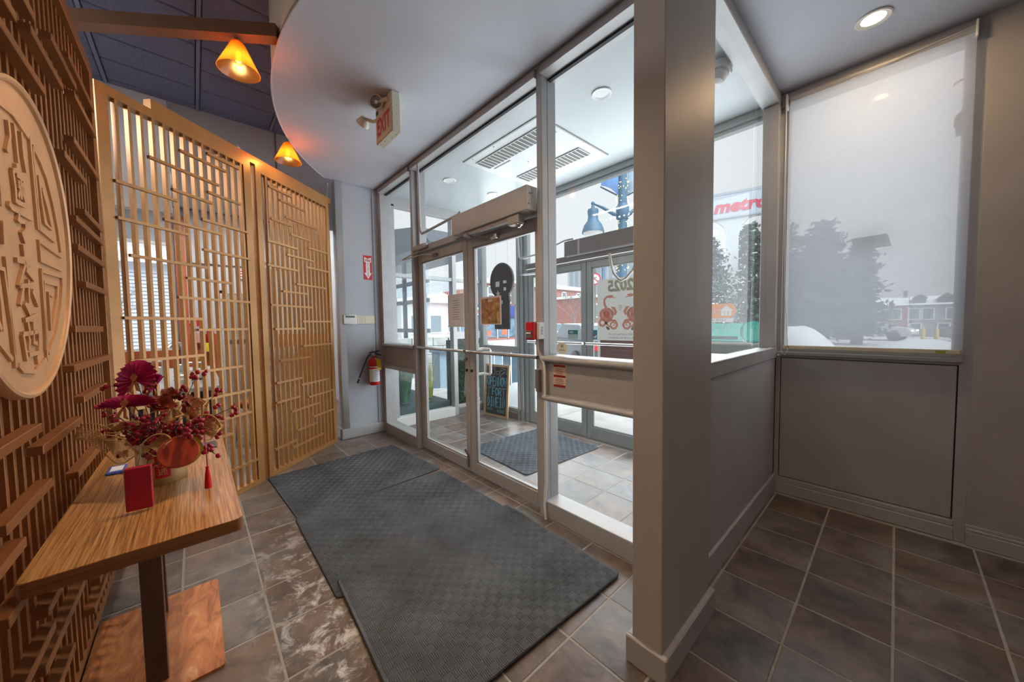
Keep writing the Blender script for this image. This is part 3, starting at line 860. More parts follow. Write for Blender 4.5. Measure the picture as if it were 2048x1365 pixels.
w_ = N(nt, 'ShaderNodeTexWave'); w_.inputs['Scale'].default_value = 5.5; w_.bands_direction = 'DIAGONAL'
nt.links.new(wpos(nt, (1.0, 1.2, 0.8)), w_.inputs['Vector'])
nt.links.new(ramp(nt, w_.outputs['Fac'], [(.40, (.62, .58, .56)), (.46, (.62, .10, .035)), (.60, (.62, .10, .035)), (.66, (.50, .42, .42))]), b_.inputs['Base Color'])
b_.inputs['Roughness'].default_value = .6
MT['orange_seat'] = M('orange_vinyl', (.62, .12, .04), .45)
def dchair(x, y, rz, lab, bm_, sm_):
    t = thing('dining_chair', (x, y, 0), lab, 'chair', 'curved back dining chairs')
    F = Matrix.Rotation(rz, 3, 'Z')
    def T(m):
        m.v = [tuple(F @ Vector(v) + Vector((x, y, 0))) for v in m.v]; return m
    back = MB(); P = []
    for k in range(9):
        a = math.radians(-62 + 124 * k / 8)
        P.append((-.26 * math.cos(a), .27 * math.sin(a)))
    V = []; Fs = []
    for (px, py) in P:
        for r_, z in ((1.0, .46), (1.12, .80), (1.2, 1.04)):
            V.append((px * r_, py * r_, z)); V.append((px * (r_ + .14), py * (r_ + .14), z))
    for k in range(8):
        a = k * 6; c = a + 6
        for q in (0, 2):
            Fs += [(a + q, c + q, c + q + 2, a + q + 2), (a + q + 1, a + q + 3, c + q + 3, c + q + 1)]
        Fs += [(a + 4, c + 4, c + 5, a + 5), (a, a + 1, c + 1, c)]
    Fs += [(0, 2, 3, 1), (2, 4, 5, 3), (48, 49, 51, 50), (50, 51, 53, 52)]
    obj('backrest', T(back.add(V, Fs)), bm_, t, smooth=True)
    obj('seat', T(MB().bbox(-.22, .24, -.23, .23, .40, .48, .02)), sm_, t)
    for dx in (-.19, .2):
        for dy in (-.19, .19):
            obj('leg', T(MB().tube([(dx, dy, .41), (dx * 1.1, dy * 1.1, 0)], .014, 8)), MT['steel'], t)
dchair(-5.30, .62, math.radians(215), 'orange and white striped dining chair behind the tall screen', MT['stripe'], MT['orange_seat'])
dchair(-7.3, 1.02, math.radians(180), 'pale dining chair glimpsed beside the screen post', MT['white'], MT['white'])
dchair(-6.1, -1.75, math.radians(80), 'orange dining chair at the counter under the window', MT['orange_seat'], MT['orange_seat'])
# ================================================================== LATTICE FEATURE SCREEN (left, in front of the dining room)
LY = -0.385                                  # front plane of the slats
ls = thing('lattice_screen', (-1.9, LY - .03, 0), 'tall copper brown slatted screen carrying the round plaque', 'room screen')
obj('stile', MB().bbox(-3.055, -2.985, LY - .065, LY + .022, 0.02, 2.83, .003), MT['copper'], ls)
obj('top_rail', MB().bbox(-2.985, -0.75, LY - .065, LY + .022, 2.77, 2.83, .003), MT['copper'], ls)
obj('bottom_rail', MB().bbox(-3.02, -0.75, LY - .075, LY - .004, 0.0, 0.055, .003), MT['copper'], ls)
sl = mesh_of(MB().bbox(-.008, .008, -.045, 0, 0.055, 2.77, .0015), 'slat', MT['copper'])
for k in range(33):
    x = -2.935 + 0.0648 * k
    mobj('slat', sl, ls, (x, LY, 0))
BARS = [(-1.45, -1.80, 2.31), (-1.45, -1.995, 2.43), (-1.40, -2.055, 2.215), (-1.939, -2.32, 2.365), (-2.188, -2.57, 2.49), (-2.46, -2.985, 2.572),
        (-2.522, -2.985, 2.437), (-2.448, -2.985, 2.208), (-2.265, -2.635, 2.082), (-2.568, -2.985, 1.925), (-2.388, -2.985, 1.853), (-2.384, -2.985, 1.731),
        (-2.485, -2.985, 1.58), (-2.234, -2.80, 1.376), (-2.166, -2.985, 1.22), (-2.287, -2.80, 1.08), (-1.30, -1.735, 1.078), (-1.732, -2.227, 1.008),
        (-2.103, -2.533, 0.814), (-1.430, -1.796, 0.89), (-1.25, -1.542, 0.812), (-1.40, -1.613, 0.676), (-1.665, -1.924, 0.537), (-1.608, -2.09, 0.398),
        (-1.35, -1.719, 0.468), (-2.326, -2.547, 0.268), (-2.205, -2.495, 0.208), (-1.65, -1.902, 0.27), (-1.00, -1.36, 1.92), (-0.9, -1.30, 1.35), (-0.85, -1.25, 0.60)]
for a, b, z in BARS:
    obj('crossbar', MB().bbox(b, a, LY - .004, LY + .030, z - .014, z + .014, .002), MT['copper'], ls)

# round plaque with the restaurant's characters
PK = thing('round_plaque', (-1.657, -0.345, 1.61), 'round copper plaque with raised Chinese characters on the slatted screen', 'wall plaque')
FP = FR((-1.657, -0.335, 1.61), (-1, 0, 0), (0, 0.03, 1))
def ring_pts(r, n=72):
    return [(r * math.cos(2 * PI * k / n), r * math.sin(2 * PI * k / n)) for k in range(n)]
obj('disc', MB().prism(ring_pts(.425), FP, -.018, -.006), MT['plaque'], PK)
V = []; Fs = []
n_ = 96
prof = [(.412, -.006), (.414, .002), (.420, .006), (.428, .004), (.431, -.004), (.431, -.020)]
for r, h in prof:
    for k in range(n_):
        V.append(FP[0] + FP[1] * r * math.cos(2 * PI * k / n_) + FP[2] * r * math.sin(2 * PI * k / n_) + FP[3] * h)
for i in range(len(prof) - 1):
    for k in range(n_):
        Fs.append((i * n_ + k, i * n_ + (k + 1) % n_, (i + 1) * n_ + (k + 1) % n_, (i + 1) * n_ + k))
obj('rim', MB().add(V, Fs), MT['plaque'], PK, smooth=True)
CHARS = [[(-0.133, 0.293), (-0.125, 0.257), (-0.148, 0.211)], [(-0.094, 0.303), (-0.081, 0.252), (-0.071, 0.208)], [(-0.043, 0.302), (-0.031, 0.241), (-0.012, 0.203)], [(-0.084, 0.199), (-0.087, 0.185), (-0.114, 0.174)], [(-0.114, 0.176), (-0.1, 0.132), (-0.096, 0.096)], [(-0.09, 0.173), (-0.04, 0.174), (-0.029, 0.115)], [(-0.09, 0.101), (-0.023, 0.108)], [(-0.059, 0.169), (-0.059, 0.116)], [(-0.081, 0.148), (-0.037, 0.141)], [(-0.08, 0.159), (-0.07, 0.154)], [(-0.041, 0.163), (-0.051, 0.152)], [(-0.063, 0.14), (-0.082, 0.116)], [(-0.052, 0.139), (-0.034, 0.124)], [(-0.146, 0.083), (-0.129, 0.076), (-0.059, 0.079), (0.031, 0.083)], [(-0.076, 0.08), (-0.088, 0.051)], [(-0.08, 0.054), (-0.027, 0.061), (-0.022, 0.043)], [(-0.033, 0.063), (-0.031, 0.042), (-0.052, 0.026)], [(-0.062, 0.03), (-0.038, 0.004)], [(-0.053, -0.004), (-0.047, -0.035)], [(-0.105, -0.053), (-0.048, -0.051), (0.031, -0.04)], [(-0.039, -0.049), (-0.067, -0.085), (-0.091, -0.121)], [(-0.037, -0.07), (0.023, -0.091)], [(-0.091, -0.12), (-0.032, -0.113), (0.034, -0.103)], [(-0.023, -0.096), (-0.024, -0.131), (-0.021, -0.161)], [(-0.063, -0.122), (-0.078, -0.15), (-0.09, -0.171)], [(0.008, -0.124), (0.03, -0.143), (0.056, -0.165)], [(-0.053, -0.163), (-0.016, -0.193)], [(-0.057, -0.21), (-0.011, -0.203), (0.041, -0.194)], [(-0.038, -0.213), (-0.026, -0.24)], [(-0.076, -0.248), (-0.015, -0.245), (0.052, -0.241)], [(-0.076, -0.248), (-0.063, -0.285), (-0.05, -0.321)], [(0.052, -0.241), (0.053, -0.274), (0.046, -0.308)], [(-0.037, -0.246), (-0.028, -0.267), (-0.036, -0.292)], [(0.008, -0.214), (0.006, -0.272), (0.034, -0.277)], [(-0.035, -0.306), (0.04, -0.304)], [(0.033, -0.312), (0.039, -0.337)]]
GR = [(0, 3), (3, 18), (18, 26), (26, 36)]
for a, b in GR:
    mb = MB()
    for s_ in CHARS[a:b]: mb.stroke(s_, .0125, FP, -.006, .0008)
    obj('character', mb, MT['plaque'], PK)
FRET = [[(0.029, 0.319), (0.053, 0.199), (0.08, 0.064)], [(0.098, -0.055), (0.117, -0.193), (0.132, -0.334)], [(0.051, 0.299), (0.115, 0.282), (0.176, 0.249), (0.24, 0.182), (0.289, 0.108), (0.319, 0.035)], [(0.051, 0.299), (0.07, 0.20), (0.095, 0.069), (0.246, 0.06)], [(0.095, 0.23), (0.118, 0.162), (0.143, 0.099), (0.215, 0.093), (0.174, 0.157), (0.128, 0.199)], [(0.322, -0.026), (0.096, -0.026), (0.084, 0.03), (0.323, 0.02)], [(0.096, -0.056), (0.322, -0.050)], [(0.322, -0.05), (0.322, -0.084), (0.3, -0.154), (0.232, -0.251), (0.148, -0.312)], [(0.122, -0.300), (0.122, -0.088), (0.261, -0.086), (0.254, -0.129), (0.19, -0.236)], [(0.178, -0.239), (0.162, -0.120), (0.206, -0.125)]]
def mirror(s_): return [(-0.09 - (u + .14 * v) - .14 * v, v) for u, v in s_]
fr = MB(); 
for s_ in FRET + [mirror(q) for q in FRET] + [[(-0.19, 0.314), (-0.101, 0.327), (0.02, 0.312)], [(-0.109, -0.328), (-0.074, -0.347), (0.017, -0.358), (0.118, -0.328)]]:
    s2 = [(u, v) for u, v in s_ if u * u + v * v < .40 ** 2]
    if len(s2) > 1: fr.stroke(s2, .0125, FP, -.006, .0)
obj('fretwork', fr, MT['plaque'], PK)

# ================================================================== THE TWO FOLDING-LOOK SCREENS
A0 = Vector((-3.07, -0.40, 0)); AD = Vector((-0.65440301, 0.75614596, 0)); AN = Vector((0.75614596, 0.65440301, 0))
FS = (A0, AD, Vector((0, 0, 1)), AN)
def room_screen(lab, s0, s1, il, ir, first, pitch, count, bars):
    p = A0 + AD * (s0 + s1) / 2
    t = thing('room_screen', (p.x, p.y, 0), lab, 'room screen', 'tan slatted screens in front of the dining room')
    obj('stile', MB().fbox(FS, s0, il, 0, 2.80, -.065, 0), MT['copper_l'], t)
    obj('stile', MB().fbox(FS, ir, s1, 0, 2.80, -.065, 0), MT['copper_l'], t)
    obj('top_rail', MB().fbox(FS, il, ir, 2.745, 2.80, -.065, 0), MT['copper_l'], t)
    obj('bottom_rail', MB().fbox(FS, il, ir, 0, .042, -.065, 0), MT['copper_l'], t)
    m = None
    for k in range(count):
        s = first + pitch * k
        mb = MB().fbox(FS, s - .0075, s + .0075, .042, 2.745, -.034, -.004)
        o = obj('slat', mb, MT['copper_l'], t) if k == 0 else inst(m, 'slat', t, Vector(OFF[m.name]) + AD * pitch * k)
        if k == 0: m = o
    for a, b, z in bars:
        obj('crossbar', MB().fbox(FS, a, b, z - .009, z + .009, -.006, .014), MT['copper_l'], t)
    return t
SB1 = [(0.295, 0.769, 2.48), (0.489, 0.837, 2.614), (0.686, 0.954, 2.687), (0.110, 0.457, 2.256), (0.426, 0.708, 2.324), (0.677, 0.956, 2.398), (0.109, 0.518, 2.04), (0.363, 0.769, 2.105), (0.62, 1.019, 2.18), (0.16, 0.637, 1.827), (0.617, 1.03, 1.957), (0.488, 0.833, 1.731), (0.423, 1.013, 1.59), (0.108, 0.582, 1.442), (0.546, 0.955, 1.362), (0.124, 0.581, 1.175), (0.487, 0.89, 1.055), (0.518, 0.956, 0.843), (0.525, 0.955, 0.655), (0.586, 0.769, 0.525), (0.595, 1.011, 0.226), (0.13, 0.42, 0.88), (0.15, 0.46, 0.50), (0.2, 0.52, 0.33)]
SB2 = [(1.257, 1.537, 2.665), (1.381, 1.723, 2.585), (1.444, 1.898, 2.442), (1.265, 1.53, 2.375), (1.503, 1.777, 2.29), (1.211, 1.596, 2.163), (1.745, 2.075, 2.21), (1.439, 1.833, 2.08), (1.2, 1.588, 1.943), (1.688, 2.085, 2.001), (1.552, 2.005, 1.807), (1.367, 1.708, 1.718), (1.221, 1.763, 1.58), (1.617, 2.07, 1.431), (1.252, 1.646, 1.357), (1.606, 2.07, 1.176), (1.298, 1.696, 1.055), (1.241, 1.57, 0.851), (1.556, 1.996, 0.778), (1.23, 1.537, 0.667), (1.659, 2.072, 0.633), (1.411, 1.815, 0.538), (1.719, 2.057, 0.407), (1.473, 1.754, 0.328), (1.184, 1.473, 0.238), (1.407, 1.87, 0.177)]
room_screen('tan slatted screen standing right beside the copper brown one', .048, 1.072, .106, 1.006, .1475, .0645, 14, SB1)
room_screen('tan slatted screen standing against the metal corner guard', 1.124, 2.122, 1.182, 2.074, 1.2395, .0607, 14, SB2)
rb = MB().fbox(FS, .336, 2.165, 2.803, 2.868, -.060, -.006).fbox(FS, 2.165, 2.172, 2.80, 2.872, -.062, -.004)
hr = obj('header_rail', rb, MT['copper_l'], label='tan square tube running along the tops of both slatted screens', cat='rail')
cl = obj('ribbon_scrap', MB().prism([(.985, 2.868), (1.012, 2.868), (1.018, 2.895), (1.005, 2.885), (.99, 2.905), (.996, 2.88)], FS, -.035, -.031), MT['paper'], label='white scrap of ribbon on the screen header rail', cat='scrap')

# square beam overhead and its two lamps
bd = Vector((0.5844, 0.8115, 0)); bn = Vector((-0.8115, 0.5844, 0))
b0 = Vector((-2.551, 0.451, 0))
FB = (b0, bd, Vector((0, 0, 1)), bd.cross(Vector((0, 0, 1))))
bm_o = obj('overhead_beam', MB().fbox(FB, -2.6, -0.0, 3.10, 3.175, -.035, .035), M('dark_copper_beam', (.30, .155, .085), .4, .4, var=.1), label='dark copper square beam running to the curved ceiling edge', cat='beam')
MT['shade'] = None
def shade_mat():
    m = bpy.data.materials.new('amber_frosted_shade'); m.use_nodes = True
    nt = m.node_tree; nt.nodes.remove(nt.nodes['Principled BSDF']); out = nt.nodes['Material Output']
    tl = N(nt, 'ShaderNodeBsdfTranslucent'); tl.inputs[0].default_value = (.88, .42, .12, 1)
    tr = N(nt, 'ShaderNodeBsdfTransparent'); tr.inputs[0].default_value = (1, .62, .28, 1)
    gl = N(nt, 'ShaderNodeBsdfGlossy'); gl.inputs['Roughness'].default_value = .25
    a = N(nt, 'ShaderNodeMixShader'); a.inputs[0].default_value = .52
    nt.links.new(tl.outputs[0], a.inputs[1]); nt.links.new(tr.outputs[0], a.inputs[2])
    b = N(nt, 'ShaderNodeMixShader'); b.inputs[0].default_value = .06
    nt.links.new(a.outputs[0], b.inputs[1]); nt.links.new(gl.outputs[0], b.inputs[2])
    nt.links.new(b.outputs[0], out.inputs[0])
    return m
MT['shade'] = shade_mat()
MT['filament'] = M('glowing_filament', (1, .7, .3), .5, emit=(1.0, .62, .16), es=9.0)
MT['bulb'] = glass_mat('amber_bulb_glass', (1.0, .85, .6), .02, (1, .7, .3))
def lamp(name, label, kind, loc, energy, col, size=.1, parent=None, rot=None, spot=None):
    L = bpy.data.lights.new(name, kind)
    L.energy = energy; L.color = col
    if kind == 'AREA': L.shape = 'DISK'; L.size = size
    else: L.shadow_soft_size = size
    if kind == 'SPOT': L.spot_size = spot; L.spot_blend = .85
    o = bpy.data.objects.new(name, L)
    COL.objects.link(o)
    if parent is not None:
        o.parent = parent; loc = Vector(loc) - OFF[parent.name]
    o.location = loc
    if rot is not None: o.rotation_euler = rot
    return o
def pendant(x, y, ztop, lab, cord_top):
    t = thing('pendant_lamp', (x, y, ztop - .2), lab, 'pendant lamp', 'amber pendant lamps')
    c = (x, y, ztop)
    sh = [(.022, 0), (.034, -.012), (.104, -.165), (.107, -.170), (.104, -.172), (.030, -.016), (.018, -.006)]
    s_ = obj('lamp_shade', MB().lathe(sh, c, n=36), MT['shade'], t, smooth=True)
    obj('socket', MB().lathe([(.0, .012), (.017, .010), (.019, -.012), (.017, -.045), (.012, -.052)], c, n=16), MT['bronze_d'], t, smooth=True)
    obj('cord', MB().tube([(x, y, ztop), (x, y, cord_top)], .003, 6), MT['black'], t)
    b = obj('bulb', MB().lathe([(.012, -.05), (.020, -.065), (.030, -.095), (.026, -.118), (.0, -.128)], c, n=20), MT['bulb'], t, smooth=True)
    f = MB()
    for k in range(6):
        a = 2 * PI * k / 6
        f.tube([(x + .007 * math.cos(a), y + .007 * math.sin(a), ztop - .062), (x + .013 * math.cos(a), y + .013 * math.sin(a), ztop - .112)], .0022, 6)
    obj('filament', f, MT['filament'], b)
    lamp('pendant_light', '', 'POINT', (x, y, ztop - .145), LAMPS['pendant'][0], LAMPS['pendant'][1], .03, t)
pendant(-2.688, .262, 3.078, 'amber cone pendant hanging under the overhead beam', 3.10)
pendant(-3.79, .70, 3.06, 'amber cone pendant half hidden by the curved ceiling edge', 3.60)

# ================================================================== CONSOLE TABLE
TT = .745
MT['zebra'] = wood_mat('streaked_oak_laminate', [(0.16, .055, .014), (.40, .175, .052), (.58, .29, .105), (.72, .44, .21)], 'x', .32)
MT['edgewood'] = wood_mat('table_edge_wood', [(.24, .085, .022), (.32, .12, .035), (.36, .14, .042), (.42, .18, .06)], 'y', .4)
tb = thing('console_table', (-2.1, -.13, 0), 'narrow oak topped console table on a copper pedestal', 'table')
def rrect(x0, x1, y0, y1, r, n=5):
    P = []
    for cx, cy, a0 in ((x1 - r, y1 - r, 0), (x0 + r, y1 - r, 90), (x0 + r, y0 + r, 180), (x1 - r, y0 + r, 270)):
        for k in range(n + 1):
            a = math.radians(a0 + 90 * k / n); P.append((cx + r * math.cos(a), cy + r * math.sin(a)))
    return P
obj('edge_band', MB().prism(rrect(-2.73, -1.436, -.357, .092, .02), FZ, TT - .040, TT - .0015), MT['edgewood'], tb)
obj('tabletop', MB().prism(rrect(-2.7285, -1.4375, -.3555, .0905, .02), FZ, TT - .003, TT), MT['zebra'], tb)
MT['leg'] = M('dark_brown_leg', (.17, .085, .05), .35, .35, var=.1)
obj('leg', MB().bbox(-1.91, -1.868, -.193, -.132, .012, TT - .04, .002), MT['leg'], tb)
obj('leg', MB().bbox(-2.36, -2.318, -.193, -.152, .012, TT - .04, .002), MT['leg'], tb)
obj('under_bar', MB().bbox(-2.45, -1.75, -.20, -.125, TT - .052, TT - .04, .002), MT['leg'], tb)
mb_, nt, bs = new_mat('smeared_copper_plate')
f1 = noise(nt, wpos(nt, (2.2, 7, 7), .45), 2.6, 6, .65, 1.0)
nt.links.new(ramp(nt, f1, [(.30, (.26, .075, .02)), (.48, (.52, .18, .055)), (.60, (.64, .25, .09)), (.76, (.74, .42, .22))]), bs.inputs['Base Color'])
bs.inputs['Roughness'].default_value = .36; bs.inputs['Metallic'].default_value = .25
obj('base_plate', MB().prism(rrect(-2.45, -1.792, -.383, .035, .018), FZ, 0.0005, .012), mb_, tb, label='smeared orange copper base plate')

# ================================================================== VASE AND THE FESTIVE ARRANGEMENT
VX, VY = -2.035, -.125
MT['gold'] = M('brushed_pale_gold', (.72, .56, .30), .32, .65, var=.06)
MT['goldwire'] = M('gold_wire', (.70, .44, .15), .4, .25)
vs_ = thing('gold_vase', (VX, VY, TT), 'pale gold cylinder vase with a red label on the console', 'vase')
obj('body', MB().lathe([(.0, .0), (.072, .0), (.075, .004), (.075, .165), (.073, .169), (.069, .166), (.068, .02), (.0, .018)], (VX, VY, TT), n=40), MT['gold'], vs_, smooth=True)
lb = MB(); lt = MB()
a0 = math.atan2(-VY + .03, -VX)
def cyl(a, z, r): return (VX + r * math.cos(a), VY + r * math.sin(a), TT + z)
V = []; Fq = []
for k in range(9):
    a = a0 + .24 - .24 + (-.30 + .60 * k / 8)
    V += [cyl(a, .03, .0758), cyl(a, .165, .0758)]
for k in range(8): Fq.append((2 * k, 2 * k + 2, 2 * k + 3, 2 * k + 1))
MT['festive'] = M('festive_red', (.62, .012, .035), .5)
vl = obj('label', lb.add(V, Fq), MT['festive'], vs_, smooth=True, label='red label with gold characters')
FV = FR(cyl(a0, 0, .0762), (-math.sin(a0), math.cos(a0), 0), (0, 0, 1))
for q, ch in enumerate('生意亨通'):
    text_mb(lt, ch, FV, 0, .152 - .033 * q, .021, n=.0008)
obj('lettering', lt, MT['gold'], vl)

def bent(p, q, sag, n=6):
    p = Vector(p); q = Vector(q)
    return [p.lerp(q, k / n) + Vector((0, 0, sag * math.sin(PI * k / n))) for k in range(n + 1)]
MT['berry'] = M('glossy_red_berry', (.36, .004, .018), .16, spec=.7)
MT['twig'] = M('dark_twig', (.035, .03, .03), .7)
berry_me = mesh_of(MB().sphere((0, 0, 0), .0080, 10, 7, (1, 1, 1.12)), 'berry', MT['berry'], True)
def branch(tip, lab, n_side=9, sag=.03, side=.045):
    base = Vector((VX + random.uniform(-.03, .03), VY + random.uniform(-.03, .03), TT + .12))
    t = thing('berry_branch', tuple(base), lab, 'berry branch', 'artificial red berry branches in the gold vase')
    pts = bent(base, tip, sag, 8)
    stem = MB().tube(pts, [.0028 - .0016 * k / 8 for k in range(9)], 5)
    tops = []
    for k in range(n_side):
        f = .34 + .66 * (k + .6) / n_side
        i = min(7, int(f * 8)); p = pts[i].lerp(pts[i + 1], f * 8 - i)
        d = Vector((random.uniform(-1, 1), random.uniform(-1, 1), random.uniform(-.6, 1))).normalized()
        e = p + d * side * random.uniform(.5, 1.0)
        stem.tube([p, p.lerp(e, .5) + Vector((0, 0, .003)), e], .0009, 4, False)
        tops.append(e)
        for r in range(random.choice((1, 1, 2))):
            dd = Vector((random.uniform(-1, 1), random.uniform(-1, 1), random.uniform(-1, .6))).normalized()
            e2 = e + dd * .016
            stem.tube([p.lerp(e, .6), e2], .0008, 4, False)
            tops.append(e2)
    tops.append(Vector(tip))
    obj('stem', stem, MT['twig'], t)
    for e in tops:
        s_ = random.uniform(.85, 1.15)
        mobj('berry', berry_me, t, e, rot=(random.uniform(-.6, .6), random.uniform(-.6, .6), 0), scale=(s_, s_, s_))
BR = [((-2.073, -0.292, 1.072), 'berry branch reaching farthest left past the lower paper fan', 8, 0.03),
 ((-2.177, -0.253, 1.142), 'berry branch standing up behind the lower paper fan', 7, 0.02),
 ((-2.044, -0.267, 0.981), 'berry branch spreading left above the wire leaves', 10, 0.03),
 ((-1.967, -0.217, 0.903), 'berry branch drooping over the left side of the vase', 10, 0.05),
 ((-1.854, -0.156, 0.855), 'berry branch drooping down to the crimson hanging tag', 10, 0.06),
 ((-1.917, -0.185, 0.998), 'berry branch in the thick middle cluster, left part', 12, 0.03),
 ((-1.807, -0.103, 0.878), 'berry branch hanging over the red vase label', 9, 0.05),
 ((-1.822, -0.123, 1.029), 'berry branch in the thick middle cluster above the label', 14, 0.03),
 ((-1.785, -0.041, 0.995), 'berry branch in the thick middle cluster above the orange disc', 14, 0.03),
 ((-1.804, 0.006, 0.888), 'berry branch drooping by the red tassel', 9, 0.05),
 ((-1.806, 0.047, 0.863), 'berry branch with one low berry right of the tassel', 6, 0.05),
 ((-1.977, 0.001, 1.187), 'tall upright berry branch on the right', 10, 0.0),
 ((-1.935, 0.055, 1.089), 'berry branch leaning right in front of the tan screen', 10, 0.01),
 ((-1.847, 0.104, 1.042), 'berry branch reaching farthest right', 10, 0.02),
 ((-1.81, 0.067, 1.008), 'berry branch spreading right below the farthest right one', 10, 0.02),
 ((-2.007, -0.07, 1.087), 'berry branch between the rust flowers', 6, 0.01),
 ((-2.108, -0.131, 1.152), 'berry branch beside the upper paper fan', 8, 0.01),
 ((-1.774, 0.002, 1.004), 'berry branch in front of the right wire leaf', 12, 0.03),
 ((-1.828, 0.057, 0.945), 'berry branch spreading low on the right', 8, 0.02)]
for tip, lab, n_, sg in BR: branch(tip, lab, n_, sg)

# pleated paper fans
MT['magenta'] = M('magenta_pleated_paper', (.58, .018, .17), .5, var=.1, scale=20)
MT['copper_ribbon'] = M('copper_ribbon', (.45, .15, .03), .35, .3)
def fan(c, u, v, r, span, lab, nple=26, squash=1.0):
    c = Vector(c); F = FR(c, u, v); o, U, Vv, W = F
    t = thing('paper_fan', tuple(c), lab, 'paper fan', 'magenta paper fans in the gold vase')
    Vs = [c + W * .004]; Fq = []
    for k in range(nple + 1):
        a = -span / 2 + span * k / nple
        h = .007 if k % 2 else -.007
        for rr, hh in ((.012, h * .2), (r * .55, h * .8), (r, h)):
            Vs.append(o + (U * math.sin(a) + Vv * math.cos(a) * squash) * rr + W * hh)
    for k in range(nple):
        a = 1 + 3 * k; b = a + 3
        Fq += [(0, a, b), (a, a + 1, b + 1, b), (a + 1, a + 2, b + 2, b + 1)]
    back = len(Vs)
    Vs += [q - W * .0012 for q in Vs]
    Fq += [tuple(reversed([i + back for i in f])) for f in Fq]
    obj('pleated_sheet', MB().add(Vs, Fq), MT['magenta'], t)
    kn = MB()
    for sg in (-1, 1):
        kn.stroke([(0, 0), (sg * .010, -.018), (sg * .014, -.036), (sg * .028, -.046)], [.008, .012, .012, .004], F, .006, .0085)
        kn.stroke([(0, 0), (sg * .012, .016), (sg * .004, .026), (0, 0)], [.006, .010, .010, .004], F, .007, .0095)
    kn.sphere(o + W * .008, .006)
    obj('ribbon_knot', kn, MT['copper_ribbon'], t)
    obj('wire_stem', MB().tube(bent(c - W * .004, (VX, VY, TT + .13), -.01), .0015, 5), MT['twig'], t)
for args in [((-2.121, -0.19, 1.156), (0.672, 0.74, 0.12), (-0.15, 0.05, 1), 0.088, 4.6, 'upper magenta paper fan with a copper ribbon knot', 34), ((-1.954, -0.206, 1.077), (0.66, 0.74, 0.06), (-0.1, 0.2, 1), 0.118, 3.1, 'lower magenta paper fan spread out to the left', 28, 0.40), ((-2.081, -0.134, 1.128), (0.6, 0.7, -0.35), (0.35, 0.2, 0.75), 0.062, 0.55, 'folded magenta fan seen as a red strip on the right', 8)]: fan(*args)

# skeleton leaves of gold wire
def wleaf(c, u, v, L, Wd, lab, nv=15, stem_to=None):
    F = FR(c, u, v); o, U, Vv, W = F
    t = thing('wire_leaf', tuple(c), lab, 'wire leaf', 'gold skeleton leaves in the gold vase')
    def P(a, s):       # a along, s across
        return o + U * a * L + Vv * s * Wd * math.sin(PI * min(1, a * .92 + .06)) ** .7 + W * (.012 * math.sin(3 * a + 2 * s) + .02 * s * s)
    out = MB()
    out.tube([P(k / 16, 1) for k in range(17)] + [P(1 - k / 16, -1) for k in range(17)], .0021, 5)
    obj('outline', out, MT['goldwire'], t)
    ve = MB()
    for k in range(nv):
        s = -1 + 2 * (k + .5) / nv
        ve.tube([o + W * 0.0 if a == 0 else P(a, s * min(1.0, .25 + a)) for a in (0, .2, .45, .7, .9, .985)], .0013, 4, False)
    obj('veins', ve, MT['goldwire'], t, kind='stuff')
    obj('stem', MB().tube(bent(o, (VX, VY, TT + .14), .02), .0016, 5), MT['goldwire'], t)
for args in [((-1.961, -0.266, 0.968), (-0.6, -0.6, -0.05), (0.3, -0.25, 1), 0.115, 0.06, 'gold wire leaf farthest left against the slatted screen', 17), ((-1.995, -0.275, 0.959), (0.62, 0.62, -0.38), (0.25, 0.2, 1), 0.15, 0.05, 'gold wire leaf hanging down over the left end of the table', 17), ((-2.044, -0.267, 0.984), (0.67, 0.72, 0.16), (-0.1, 0.1, 1), 0.15, 0.02, 'narrow gold wire leaf curving up behind the berries', 9), ((-1.875, -0.144, 0.928), (0.6, 0.7, 0.2), (-0.2, 0.1, 1), 0.09, 0.04, 'gold wire leaf low over the front of the vase', 13), ((-1.947, -0.128, 1.019), (0.7, 0.6, 0.1), (-0.2, 0.2, 1), 0.13, 0.035, 'gold wire leaf lying among the middle berries', 13), ((-1.892, -0.036, 1.028), (0.6, 0.66, 0.45), (-0.45, -0.3, 1), 0.1, 0.048, 'gold wire leaf standing behind the right hand berries', 15), ((-1.864, -0.008, 0.988), (0.64, 0.66, -0.15), (-0.1, 0.1, 1), 0.105, 0.05, 'gold wire leaf over the far edge of the table', 15)]: wleaf(*args)

# fabric flowers
MT['rust_petal'] = M('rust_fabric_petal', (.27, .045, .014), .55, var=.15, scale=30)
def flower(c, d, r, lab, layers=3):
    c = Vector(c); d = Vector(d).normalized(); a = d.orthogonal().normalized(); b = d.cross(a)
    t = thing('fabric_flower', tuple(c), lab, 'artificial flower', 'rust fabric flowers in the gold vase')
    for L in range(layers):
        rr = r * (1 - .28 * L)
        for k in range(5):
            th = 2 * PI * (k + .5 * L) / 5
            w0 = a * math.cos(th) + b * math.sin(th); w1 = -a * math.sin(th) + b * math.cos(th)
            Vp = []
            for i in range(5):
                f = i / 4
                h = d * (rr * (.15 + .85 * f ** 1.4) * (.55 + .25 * L))
                wd = rr * .62 * math.sin(PI * min(.93, .12 + .8 * f))
                for s in (-1, -.4, .4, 1):
                    Vp.append(c + w0 * rr * (.12 + .88 * f) * (1.0 - .10 * L) + h + w1 * wd * s - w0 * .12 * rr * s * s)
            Fp = [(i * 4 + j, i * 4 + j + 1, i * 4 + j + 5, i * 4 + j + 4) for i in range(4) for j in range(3)]
            nb = len(Vp); Vp += [q - d * .0015 for q in Vp]; Fp += [tuple(reversed([i + nb for i in f_])) for f_ in Fp]
            obj('petal', MB().add(Vp, Fp), MT['rust_petal'], t, smooth=True)
    obj('stem', MB().tube(bent(c, (VX, VY, TT + .14), .01), .002, 5), MT['twig'], t)
